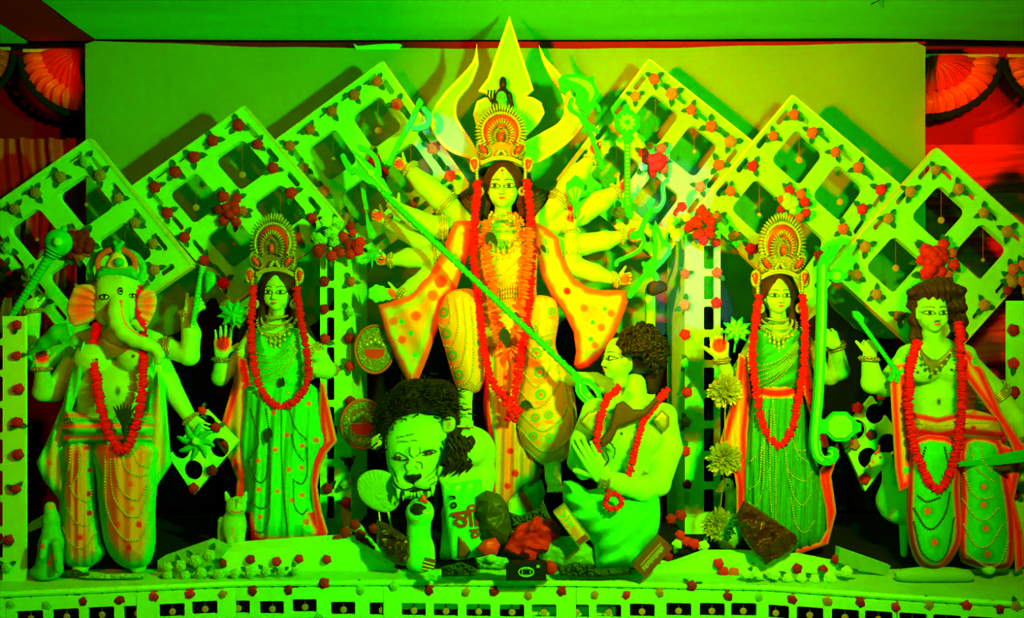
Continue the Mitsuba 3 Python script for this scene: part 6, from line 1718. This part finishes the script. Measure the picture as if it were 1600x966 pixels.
# ---------------------------------------------------------------- bouquets and flower clusters
def cluster(name, label, cx, cy, y, items, mats_r=8, leaves=8, centre=None, group=None):
    """A bunch on a board or column: its flower heads and leaves are its parts."""
    k = thing(name, label, 'flowers', group)
    if centre:
        m_, r = centre
        r_ = np.random.default_rng(int(cx))
        ms = [ball(W(cx + r_.normal() * r * .35, cy + r_.normal() * r * .35, y - .03) + [0, r_.uniform(-.02, .01), 0], r * r_.uniform(.45, .62) * K(y), 1) for _ in range(22)]
        add('centre_bloom', cat_mesh(ms), m_, k, smooth=True)
    for x, yy, c, r in items:
        put('blossom', ROSE, T().translate((W(x, yy, y) + [0, -.02 - rng.uniform(0, .02), 0]).tolist()) @ T().rotate([0, 1, 0], float(rng.uniform(0, 360))) @ T().scale(float(r * K(y))), k, COL[c][0])
    for q in range(leaves):
        x, yy, c, r = items[q % len(items)]
        a = math.degrees(math.atan2(-(yy - cy), x - cx)) + float(rng.uniform(-40, 40))
        put('leaf', LEAF, T().translate((W(x, yy, y) + [0, -.008, 0]).tolist()) @ T().rotate([0, -1, 0], a) @ T().translate([float(r * K(y) * .5), 0, 0]) @ T().scale(float(r * K(y) * 1.2)), k)


cluster('flower_cluster', 'dark red flower cluster beside the mace at the far left', 128, 382, .12, [(117, 366, 'o', 9), (135, 368, 'd', 9), (143, 380, 'd', 9), (138, 394, 'o', 9), (114, 398, 'd', 9), (127, 400, 'o', 9)], centre=('rose_dark', 17))
cluster('flower_cluster', 'dark red flower cluster at the left edge of the photo above the edge post', 8, 445, .10, [(5, 430, 'd', 10), (22, 440, 'd', 10), (18, 456, 'd', 10), (2, 462, 'd', 10), (30, 430, 'd', 8), (12, 420, 'd', 9)], centre=('rose_dark', 15))
cluster('flower_cluster', 'red flower cluster in the middle of the second lattice board from the left', 363, 328, .20, [(352, 309, 'r', 9), (372, 311, 'r', 8), (345, 329, 'd', 8), (381, 331, 'o', 8), (352, 346, 'r', 8), (371, 348, 'r', 8)], centre=('rose_red', 15), leaves=10)
cluster('flower_cluster', 'red and orange flower cluster with white bud beside the flower mace', 1021, 254, .28, [(1014, 230, 'o', 6), (1032, 234, 'o', 8), (1004, 262, 'w', 7), (1036, 264, 'o', 8), (1004, 241, 'r', 8), (1038, 250, 'c', 6), (1018, 272, 'r', 7)], centre=('rose_red', 15), leaves=10)
cluster('flower_cluster', 'flower cluster with pale centre above the crown of the goddess with the lute', 1234, 318, .20, [(1231, 299, 'r', 8), (1248, 305, 'o', 8), (1254, 317, 'r', 8), (1256, 334, 'r', 7), (1246, 341, 'o', 7), (1231, 342, 'r', 7), (1219, 328, 'd', 7), (1218, 312, 'o', 6)], centre=('rose_white', 12), leaves=9)
cluster('flower_cluster', 'bright red flower cluster above the hair of the youth statue', 1461, 408, .12, [(1443, 391, 'r', 10), (1470, 383, 'r', 9), (1484, 396, 'o', 8), (1486, 414, 'r', 9), (1477, 430, 'o', 8), (1461, 434, 'r', 9), (1442, 428, 'r', 10), (1434, 408, 'r', 8)], centre=('rose_red', 20), leaves=10)
cluster('flower_cluster', 'orange and dark green flower bunch at the right edge, on the rightmost lattice board', 1590, 440, .10, [(1578, 422, 'o', 9), (1594, 416, 'o', 9), (1576, 442, 'c', 8), (1592, 440, 'o', 9), (1600, 455, 'c', 8), (1570, 455, 'd', 7), (1606, 428, 'o', 9)], leaves=14)
lb_ = []
r_ = np.random.default_rng(31)
for q in range(34):
    a, e = r_.uniform(0, 2 * math.pi), math.sqrt(r_.uniform(0, 1))
    x, y = 530 + 38 * e * math.cos(a), 376 + 34 * e * math.sin(a)
    lb_.append((x, y, ('g' if q % 4 else 'w') if (x < 532 and y < 382) or (y < 355 and x < 545) else ('d' if q % 3 else 'r'), float(r_.uniform(6, 9))))
cluster('flower_bouquet', 'bouquet of dark red and pale green flowers on top of the left column', 530, 376, -.02, lb_, leaves=16)
lb_ = []
for q in range(34):
    a, e = r_.uniform(0, 2 * math.pi), math.sqrt(r_.uniform(0, 1))
    x, y = 1078 + 34 * e * math.cos(a), 353 + 32 * e * math.sin(a)
    lb_.append((x, y, ('w' if q % 3 else 'g') if (x < 1072 and y > 335) else ('r' if q % 4 else 'd'), float(r_.uniform(5.5, 8))))
cluster('flower_bouquet', 'bouquet of red and white flowers on top of the right column', 1078, 353, -.02, lb_, leaves=16)

# ---------------------------------------------------------------- gilt plates and rosettes hung before the columns
def plate(cx, cy, rx, ry, y, label):
    k = thing('gilt_plate', label, 'plate', None)
    el = lambda a, b: Polygon([(cx + a * math.cos(t), cy + b * math.sin(t)) for t in np.linspace(0, 2 * math.pi, 48, endpoint=False)])
    add('disc', extr(el(rx, ry), y, .014), 'rose_orange', k)
    add('gold_field', extr(el(rx - 3, ry - 3), y - .004, .006), 'gold_dull', k)
    a = np.linspace(0, 2 * math.pi, 49)
    add('rim', tube(W(cx + rx * np.cos(a), cy + ry * np.sin(a), y - .004), .008, 8), 'rose_orange', k, smooth=True)
    dt = np.linspace(0, 2 * math.pi, 18, endpoint=False)
    add('dot_ring', balls(W(cx + (rx - 5) * np.cos(dt), cy + (ry - 5) * np.sin(dt), y - .006), .006, 1), 'weapon_green', k, smooth=True, kind='stuff')
    r = np.random.default_rng(int(cx))
    bm = []
    for q in range(120):
        t, e = r.uniform(0, 2 * math.pi), r.uniform(.45, .86)
        bm.append(ball(W(cx + rx * e * math.cos(t), cy + ry * e * math.sin(t), y - .005), np.array([r.uniform(.004, .010), .006, r.uniform(.004, .010)]), 0))
    add('embossing', cat_mesh(bm), 'gold', k, smooth=True, kind='stuff')
    s_ = rx / 31
    pot = poly([(cx - 17 * s_, cy + 0), (cx + 17 * s_, cy + 0), (cx + 15 * s_, cy + 10 * s_), (cx + 7 * s_, cy + 15 * s_), (cx - 7 * s_, cy + 15 * s_), (cx - 15 * s_, cy + 10 * s_)])
    add('pot_outline', extr(pot.buffer(2), y - .008, .008), 'gold', k)
    add('red_pot', extr(pot, y - .011, .008), 'jewel_red', k)
    add('fruit', cat_mesh([ball(W(cx + q * 5 * s_, cy - 6 * s_ - (3 - abs(q)) * 3 * s_, y - .010), np.array([5 * s_ * K(y), .012, 5 * s_ * K(y)]), 1) for q in (-2.6, -1.3, 0, 1.3, 2.6)]), 'gold', k, smooth=True, kind='stuff')
    add('red_leaf', extr(poly([(cx - 16 * s_, cy - 10 * s_), (cx - 6 * s_, cy - 18 * s_), (cx - 4 * s_, cy - 9 * s_)]), y - .012, .008), 'jewel_red', k)


plate(585, 546, 30, 37, -.02, 'oval gilt plate with red pot, upper of the two beside the left column')
plate(567, 663, 34, 38, -.06, 'round gilt plate with red pot, lower one, partly behind the mane of the lion')


def rosette(cx, cy, r, y, label):
    k = thing('gold_rosette', label, 'ornament', None)
    rg = np.random.default_rng(int(cy))
    add('backing', ball(W(cx, cy, y + .02), np.array([r * .8 * K(y), .025, r * .8 * K(y)]), 2), 'gold_dull', k, smooth=True)
    ms = []
    for q in range(170):
        t, e = rg.uniform(0, 2 * math.pi), math.sqrt(rg.uniform(.02, 1))
        d = np.array([math.cos(t) * e, -.75 * math.sqrt(max(0, 1.05 - e * e)), -math.sin(t) * e]); d /= np.linalg.norm(d)
        p = W(cx + r * .80 * e * math.cos(t), cy + r * .80 * e * math.sin(t), y) + [0, -.03 * math.sqrt(max(0, 1 - e * e)), 0]
        x_ = np.cross(d, rg.normal(size=3)); x_ /= np.linalg.norm(x_)
        R_ = np.stack([x_, np.cross(d, x_), d], 1)
        ms.append(ball(p, np.array([.011, .003, .024]) * rg.uniform(.7, 1.2), 1, R_))
    add('petal', cat_mesh(ms), 'gold', k, smooth=20, kind='stuff')


rosette(1132, 610, 29, -.50, 'bright gold foil rosette, topmost of the three beside the goddess with the lute')
rosette(1131, 717, 29, -.50, 'gold foil rosette, middle of the three beside the goddess with the lute')
rosette(1123, 820, 29, -.50, 'gold foil rosette, lowest of the three, in front of the swan')
tp = thing('rosette_cord', 'thin cord on which the three gold rosettes hang', 'cord')
add('cord', tube(W([1134, 1133, 1131, 1125], [585, 640, 740, 800], -.47), .004, 6), 'gold_dull', tp)

# ---------------------------------------------------------------- small lattice boards with round holes between the statues
def round_board(cor, holes, hr_, y, label, roses, where):
    g = Polygon(cor)
    for x, yy in holes:
        g = g.difference(Point(x, yy).buffer(hr_))
    if g.geom_type != 'Polygon':
        g = max(g.geoms, key=lambda q: q.area)
    k = thing('round_hole_board', label, 'lattice board')
    add('board', extr(g, y, .03), 'board_white', k)
    rose_row(roses, y - .004, where, f'roses on {where}', 'x', 8, 2)


round_board([(322, 640), (372, 690), (303, 773), (262, 712)], [(301, 735), (322, 664), (342, 700), (281, 702)], 15.5, -.36, 'small white board with round holes behind the pinwheel lotus, left of the goddess in green',
            [(316, 642, 'r', 2), (338, 668, 'd', 1), (332, 735, 'd', 0), (303, 763, 'd', 0)], 'the left round-hole board')
round_board([(1363, 619), (1412, 688), (1352, 768), (1312, 680)], [(1369, 647), (1338, 672), (1388, 694), (1357, 716)], 16, -.36, 'small white board with round holes behind the peacock, right of the lute',
            [(1376, 618, 'r', 2), (1339, 637, 'r', 0), (1361, 679, 'd', 0), (1334, 695, 'c', 2), (1350, 748, 'r', 0)], 'the right round-hole board')

# ---------------------------------------------------------------- low stepped boards on the stage
sp_y = lambda y: CY + (ZC - ZS) / K(y)


def slab(name, label, pts, y, depth, m, cat='board'):
    k = thing(name, label, cat)
    B = sp_y(y) - .2
    add('face', extr(Polygon([(a, min(c, B)) for a, c in pts]).buffer(0), y, depth), m, k)


slab('low_board', 'low white sloping board at the feet of the goddess in green', [(326, 872), (352, 863), (520, 851), (532, 851), (560, 857), (590, 874), (618, 894), (618, 900), (300, 900)], -.62, .20, 'board_white')
slab('low_board', 'low white sloping board under the goddess with the lute', [(1010, 900), (1060, 882), (1105, 866), (1165, 866), (1260, 872), (1320, 884), (1386, 904), (1386, 910), (1010, 910)], -.66, .08, 'board_white')
slab('dark_wedge', 'dull green wedge board left of the owl', [(246, 876), (322, 849), (352, 862), (330, 900), (246, 900)], -.64, .10, 'mound_green')
slab('dark_wedge', 'dull green wedge board right of the goddess with the lute', [(1312, 857), (1392, 885), (1384, 905), (1310, 885)], -.70, .05, 'mound_green')
rose_row([(347, 880, 'd', 0), (392, 874, 'd', 0), (433, 877, 'r', 0), (468, 873, 'r', 0), (511, 874, 'r', 0)], -.63, 'the low board below the goddess in green', 'roses on the left low board', 'x', 7.5)
rose_row([(1122, 880, 'r', 0), (1129, 893, 'r', 0), (1146, 895, 'o', 0), (1190, 903, 'd', 0), (1245, 888, 'd', 0), (1285, 890, 'd', 0), (1305, 874, 'd', 0)], -.67, 'the low board below the lute goddess', 'roses on the right low board', 'x', 8)
rose_row([(540, 832, 'd', 0), (555, 820, 'd', 0), (563, 836, 'd', 0), (570, 848, 'd', 0), (579, 858, 'd', 0), (527, 843, 'd', 0), (515, 850, 'd', 0), (584, 826, 'd', 0)], -.50, 'the arch below the left column', 'roses at the foot of the left column', 'x', 8)
rose_row([(1048, 811, 'd', 0), (1063, 805, 'd', 0), (1062, 836, 'r', 0), (1072, 846, 'r', 0), (1084, 850, 'r', 0), (1058, 850, 'w', 1), (1099, 853, 'w', 1), (1044, 870, 'd', 0), (1036, 882, 'w', 0)], -.50, 'the foot of the right column', 'roses at the foot of the right column', 'x', 8)
ar_ = thing('flower_arch', 'small pale green arch at the foot of the left column', 'board')
add('arch', extr(LineString(spline([(512, 852), (530, 843), (553, 824), (570, 842), (584, 862), (594, 876)], 6)).buffer(6), -.49, .03), 'rose_green', ar_)

# white ball flowers in rows
for where, pts, y in (('left', [(263, 886, 8), (283, 884, 9), (306, 876, 10), (328, 868, 10), (263, 898, 8), (290, 899, 8), (315, 895, 9), (342, 897, 9), (368, 896, 8), (392, 895, 9), (416, 893, 8), (440, 893, 7), (462, 892, 7)], -.74), ('right', [(1322, 893, 9), (1210, 898, 9), (1230, 903, 8), (1252, 903, 8), (1272, 905, 8), (1296, 903, 10), (1165, 897, 8), (1185, 899, 7)], -.80)):
    for n_, (x, yy, r) in enumerate(sorted(pts)):
        rose(x, yy, y, 'w' if where == 'right' else 'g', r, 2, f'pale ball flower in the {where} row on the stage edge, {nth(n_)} from the left', f'pale ball flowers, {where} row', name='ball_flower')

# ---------------------------------------------------------------- offerings in the middle of the stage
fn = thing('palm_fan', 'round pale green hand fan leaning left of the lion', 'fan')
p = Puff(poly([(560, 748), (575, 736), (598, 735), (616, 746), (625, 768), (622, 790), (606, 801), (585, 797), (565, 782), (558, 764)], 4), -.42, .01, .012, 30, 2.4, fold=lambda x, y: .003 * np.sin(np.arctan2(y - 800, x - 600) * 60))
add('blade', p.mesh, 'rose_green', fn, smooth=True)
add('handle', tube(W([606, 612], [798, 826], -.42), .006, 6), 'board_edge', fn)
add('rib', tube(W([592, 594], [800, 820], -.415), .005, 6), 'board_edge', fn)


def rumple(name, label, pts, y, m, cat, bulge=.045, amp=.02, f=.085, sd=0, R=26, thick=.05):
    k = thing(name, label, cat)
    p = Puff(poly(pts), y, thick, bulge, R, 2.0, fold=lambda x, yy: 1.3 * amp * np.abs(mk_noise(np.stack([x * f * .4 + yy * f * .2, yy * f * .5 - x * f * .15, 0 * x + sd], -1)) * 2 - 1) ** .7 * 1.6 + amp * .7 * np.abs(np.sin(x * f * .5 + yy * f * .9 + 2.5 * mk_noise(np.stack([x * .03, yy * .03, 0 * x + sd], -1)))))
    add('cloth', p.mesh, m, k, smooth=True)
    return p


mat('plastic_brown', (.05, .012, .003), .3, .35)
mat('bag_olive', (.03, .04, .006), .5, .4)
mat('foliage_dark', cloth_tex((.006, .02, .006), (.03, .09, .012), (20, 20, 20)), .7, .2)
mat('red_fabric', (.55, .006, .003), .7, .2)
mat('box_brown', (.16, .03, .006), .5, .4)
mat('packet_green', (.04, .75, .06), .35, .5)
mat('ink_red', (.35, .02, .004), .5, .3)
mat('card_foil', mikit.proc(lambda p, n, uv: mikit.mix((.45, .5, .35), (.5, .15, .65), mikit.smoothstep(.35, .65, mikit.fbm(p.x * 22, p.y * 22, p.z * 22)))), .3, .6)
b0 = sp_y(-.62)
rumple('green_cloth_heap', 'dark green folded cloth heap beside the knee of the kneeling demon', [(850, 848), (870, 838), (905, 838), (926, 858), (930, 884), (900, 888), (852, 884), (840, 868)], -.66, 'mound_green', 'cloth', .06, .015, sd=3)
rumple('red_cloth_heap', 'rumpled dark red cloth heap in the middle of the stage front', [(793, 846), (800, 832), (812, 818), (826, 816), (838, 806), (850, 811), (862, 810), (878, 826), (874, 840), (860, 848), (856, 862), (840, 866), (834, 882), (822, 884), (818, 872), (800, 866), (786, 860)], -.74, 'red_fabric', 'cloth', .05, .03, sd=1, R=40)
rumple('red_cloth_roll', 'small bright red cloth roll left of the rumpled red heap', [(742, 858), (756, 844), (774, 840), (782, 852), (776, 868), (756, 872)], -.80, 'red_satin', 'cloth', .05, .01, sd=7, R=14)
rumple('olive_bag', 'dark olive bag standing behind the red cloth heap', [(742, 776), (760, 766), (780, 772), (794, 790), (800, 830), (792, 852), (764, 850), (748, 830), (742, 800)], -.68, 'bag_olive', 'bag', .09, .016, sd=2, R=28)
rumple('dark_foliage', 'dark green leaves behind the red cloth heap', [(795, 800), (812, 806), (838, 796), (848, 780), (856, 800), (866, 822), (846, 816), (820, 820), (800, 830)], -.60, 'foliage_dark', 'leaves', .03, .02, f=.5, sd=5, R=8)
rumple('brown_plastic_sheet', 'crumpled dark brown plastic sheet below the goddess with the lute', [(1162, 782), (1180, 792), (1210, 812), (1244, 836), (1246, 846), (1238, 862), (1220, 872), (1196, 884), (1180, 868), (1160, 840), (1150, 806)], -.72, 'plastic_brown', 'plastic sheet', 05e-2, .022, f=.1, sd=4, R=20)
rumple('brown_plastic_sheet', 'crumpled dark red plastic sheet beside the white bird figure', [(588, 812), (604, 818), (640, 842), (641, 868), (634, 884), (618, 882), (600, 870), (588, 850)], -.72, 'plastic_brown', 'plastic sheet', .05, .018, f=.1, sd=9, R=16)
rumple('offering_tray', 'flat tray of greenish offerings before the red cloth', [(742, 872), (764, 868), (792, 872), (800, 886), (780, 892), (748, 890)], -.84, 'mound_green', 'tray', .03, .012, f=.4, sd=6, R=8)
rumple('dried_flowers', 'scattered dried flowers and leaves at the stage edge below the kneeling demon', [(872, 886), (900, 878), (940, 890), (985, 888), (986, 898), (940, 903), (874, 900)], -.80, 'foliage_dark', 'leaves', .02, .02, f=.5, sd=8, R=7)
rumple('dried_flowers', 'dark scattered leaves at the stage edge below the fallen packet', [(690, 886), (720, 878), (745, 888), (744, 900), (690, 902)], -.84, 'foliage_dark', 'leaves', .02, .02, f=.5, sd=12, R=6)
rumple('dried_flowers', 'dark fallen leaves by the feet of the elephant headed statue', [(88, 894), (120, 890), (140, 900), (136, 908), (96, 908)], -.72, 'foliage_dark', 'leaves', .015, .01, f=.5, sd=13, R=5)
rumple('crushed_paper', 'pale crushed paper at the feet of the elephant headed statue', [(120, 902), (160, 897), (215, 896), (232, 900), (215, 905), (150, 907)], -.78, 'rose_green', 'paper', .01, .008, f=.4, sd=14, R=5, thick=.02)

pk_ = thing('printed_packet', 'upright pale green packet with large red lettering below the lion', 'packet')
p = Puff(poly([(688, 752), (700, 757), (752, 748), (757, 800), (762, 866), (716, 876), (706, 874), (698, 820)]), -.66, .03, .03, 18, 2.4, fold=lambda x, y: .004 * np.sin(x * .35 + y * .1))
add('bag', p.mesh, 'packet_green', pk_, smooth=True)
fr_y = -.715
let = unary_union([LineString([(706, 804), (745, 797), (762, 796)]).buffer(2.3), LineString(spline([(712, 806), (726, 812), (727, 820), (718, 822), (712, 816), (716, 811)], 6)).buffer(2.4), LineString(spline([(727, 812), (730, 804)], 4)).buffer(2), LineString([(734, 800), (737, 821)]).buffer(2.5), LineString([(743, 798), (746, 820)]).buffer(2.5), LineString(spline([(732, 800), (733, 792), (740, 790), (744, 794)], 6)).buffer(1.7)])
add('red_lettering', extr(let, fr_y, .004), 'ink_red', pk_)
add('red_lettering', extr(unary_union([LineString([(735, 829), (757, 827)]).buffer(1.6), LineString(spline([(740, 830), (748, 836), (741, 840), (738, 834)], 6)).buffer(1.6)]), fr_y, .004), 'ink_red', pk_)
jo = unary_union([LineString([(703, 776), (710, 776), (711, 779)]).buffer(1.0), Point(709, 790).buffer(5).difference(Point(709, 790).buffer(2.4)), LineString([(704, 780), (711, 779)]).buffer(.8)])
add('small_marks', extr(jo, fr_y, .004), 'ink', pk_)
p = Puff(poly([(716, 838), (726, 846), (736, 862), (730, 873), (714, 872)]), -.70, .01, .01, 6, 2)
add('printed_corner', p.mesh, 'box_brown', pk_, smooth=True)


def carton(name, label, cx, cy, w, h, t, ang, y, m, cat, tilt=0):
    k = thing(name, label, cat)
    R_ = rotm([0, 1, 0], ang) @ rotm([1, 0, 0], tilt)
    kk = K(y)
    o = W(cx, cy, y)
    bm = trimesh.creation.box(extents=(w * kk, t, h * kk))
    bm.apply_transform(np.eye(4))
    add('carton', (bm.vertices @ R_.T + o, bm.faces), m, k)

    def face(shape, name_, mm, lift=.002):
        """Print on the front face; shape in plan px from the centre, y down."""
        ms = []
        for g in getattr(shape, 'geoms', [shape]):
            e = trimesh.creation.extrude_polygon(g, .002, engine='earcut')
            v = np.array(e.vertices)
            v = np.stack([v[:, 0] * kk, -t / 2 - lift + .002 - v[:, 2], -v[:, 1] * kk], 1)
            f = e.faces
            ms.append((v @ R_.T + o, f))
        add(name_, cat_mesh(ms), mm, k)
    return face


fc = carton('foil_card_box', 'slim box with shiny printed face leaning on the green dhoti of the kneeling demon', 893, 820, 22, 66, .05, -37, -.82, 'gold_dull', 'box')
fc(shapely.box(-9, -31, 9, 31), 'foil_face', 'card_foil')
fc(unary_union([LineString([(4.5 * math.cos(a) * (a / 9), -5 + 5 * math.sin(a) * (a / 9)) for a in np.linspace(1, 9, 40)]).buffer(.9), LineString(spline([(-6, -24), (0, -20), (5, -26)], 5)).buffer(1.4), LineString(spline([(-5, -15), (1, -12), (6, -16)], 5)).buffer(1.2)]), 'printed_swirl', 'weapon_green', .003)
fc(shapely.box(-9, 22, 9, 31), 'lower_band', 'box_brown', .003)
fc = carton('lettered_carton', 'brown carton with yellowish lettering leaning at the right of the kneeling demon', 1018, 868, 26, 62, .07, 42, -.84, 'box_brown', 'box')
tx = [LineString(spline([(-3, y0), (3 + (q % 2) * 2, y0 + 1.5), (-2, y0 + 3), (4, y0 + 4)], 4)).buffer(.8) for q, y0 in enumerate(np.arange(-22, 20, 5.2))] + [LineString([(-6, -24), (-6, 22)]).buffer(.7)]
fc(unary_union(tx), 'lettering', 'gold_bead')
fc = carton('small_matchbox', 'small pale matchbox lying at the stage edge below the bird figure', 676, 898, 17, 10, .04, 20, -.86, 'packet_green', 'box')
fc(shapely.box(-6, -2.5, 6, 2.5), 'label_band', 'rose_green')
fc = carton('striped_box', 'small brown and yellow striped box beside the bird figure', 670, 883, 19, 16, .05, 14, -.82, 'box_brown', 'box')
fc(unary_union([shapely.box(-9, -7, 9, -5), shapely.box(-9, -1.5, 9, .5), shapely.box(-9, 4, 9, 6)]), 'yellow_stripe', 'board_edge')
fc = carton('black_box', 'small black box with pale oval emblem at the middle of the stage edge', 822, 891, 62, 26, .06, 0, -.86, 'ink', 'box')
fc(Polygon([(12.5 * math.cos(a), 8 * math.sin(a)) for a in np.linspace(0, 2 * math.pi, 40, endpoint=False)]).difference(Polygon([(10.5 * math.cos(a), 6.2 * math.sin(a)) for a in np.linspace(0, 2 * math.pi, 40, endpoint=False)])), 'oval_ring', 'rose_green')
fc(shapely.box(-7, -5.5, 7, 5.5).difference(shapely.box(-5.6, -4.2, 5.6, 4.2)), 'square_mark', 'mound_green')
fc(shapely.box(16, -11, 21, -6.5), 'small_tab', 'mound_green')
sc_ = thing('pale_disc', 'pale round sweet lying on the offering tray', 'sweet')
add('disc', ball(W(768, 873, -.9), np.array([9, 5, 6.5]) * K(-.9), 2), 'rose_green', sc_, smooth=True)
rc = thing('red_bundle', 'dark red bundle right of the small black box', 'cloth')
p = Puff(poly([(852, 880), (860, 876), (870, 884), (868, 896), (854, 898)], 3), -.86, .03, .025, 8, 2)
add('cloth', p.mesh, 'red_fabric', rc, smooth=True)
pb = thing('strip_with_shadow', 'lit column strip and dark hand shadow modelled as solids beside the right column', 'lit_strip')
yy_ = .22
add('lit_strip', cat_mesh([tube(W([1016, 1016], [452, sp_y(yy_) - .3], yy_), 8 * K(yy_), 14)]), 'board_white', pb, smooth=True)  # brightly lit strip of the column, built as a separate upright
p = Puff(poly([(1010, 452), (1014, 442), (1028, 438), (1040, 442), (1043, 452), (1034, 458), (1018, 462)], 3), yy_ - .03, .04, .03, 8, 2)
add('hand_shadow', p.mesh, 'brown_dark', pb, smooth=True)  # shadow of the sword hand, built as a dark brown blob


def sprig(label, cx, cy, y, leaves):
    """A few dark leaves hanging on a garland: (direction in degrees, length px)."""
    k = thing('leaf_sprig', label, 'leaves')
    for a, ln in leaves:
        put('leaf', LEAF, T().translate(W(cx, cy, y).tolist()) @ T().rotate([0, -1, 0], a) @ T().scale([float(ln * K(y) / 1.25), .02, float(ln * K(y) / 1.9)]), k, 'leaf_dark')


sprig('dark leaf pair in the orange garland of the central goddess, above the spear', 764, 362, -.30, [(-60, 26), (-100, 22)])
sprig('long dark leaf at the lower end of the orange garland', 787, 512, -.33, [(-80, 34), (-105, 22)])
sprig('small dark leaf on the right shawl wing of the central goddess', 845, 382, -.14, [(-60, 16)])
sprig('dark leaf on the lower skirt of the goddess in green', 419, 668, -.42, [(-95, 26), (-70, 18)])
sprig('dark leaf at the waist of the goddess in green', 440, 588, -.335, [(-92, 26)])
sprig('dark leaf at the knee of the central goddess beside the garland tip', 818, 626, -.285, [(-40, 20), (-100, 18)])
tb_ = thing('flat_sword', 'green cut-out sword at the right edge near the lowered hand of the youth statue', 'sword')
add('plate', extr(unary_union([poly([(1490, 730), (1504, 722), (1530, 719), (1560, 712), (1600, 704), (1640, 700), (1640, 716), (1600, 722), (1560, 727), (1520, 728)])]), -.86, .02), 'weapon_green', tb_)
add('grip', tube(W([1552, 1562, 1578], [730, 733, 731], -.84), .014, 8), 'brown_dark', tb_, smooth=True)
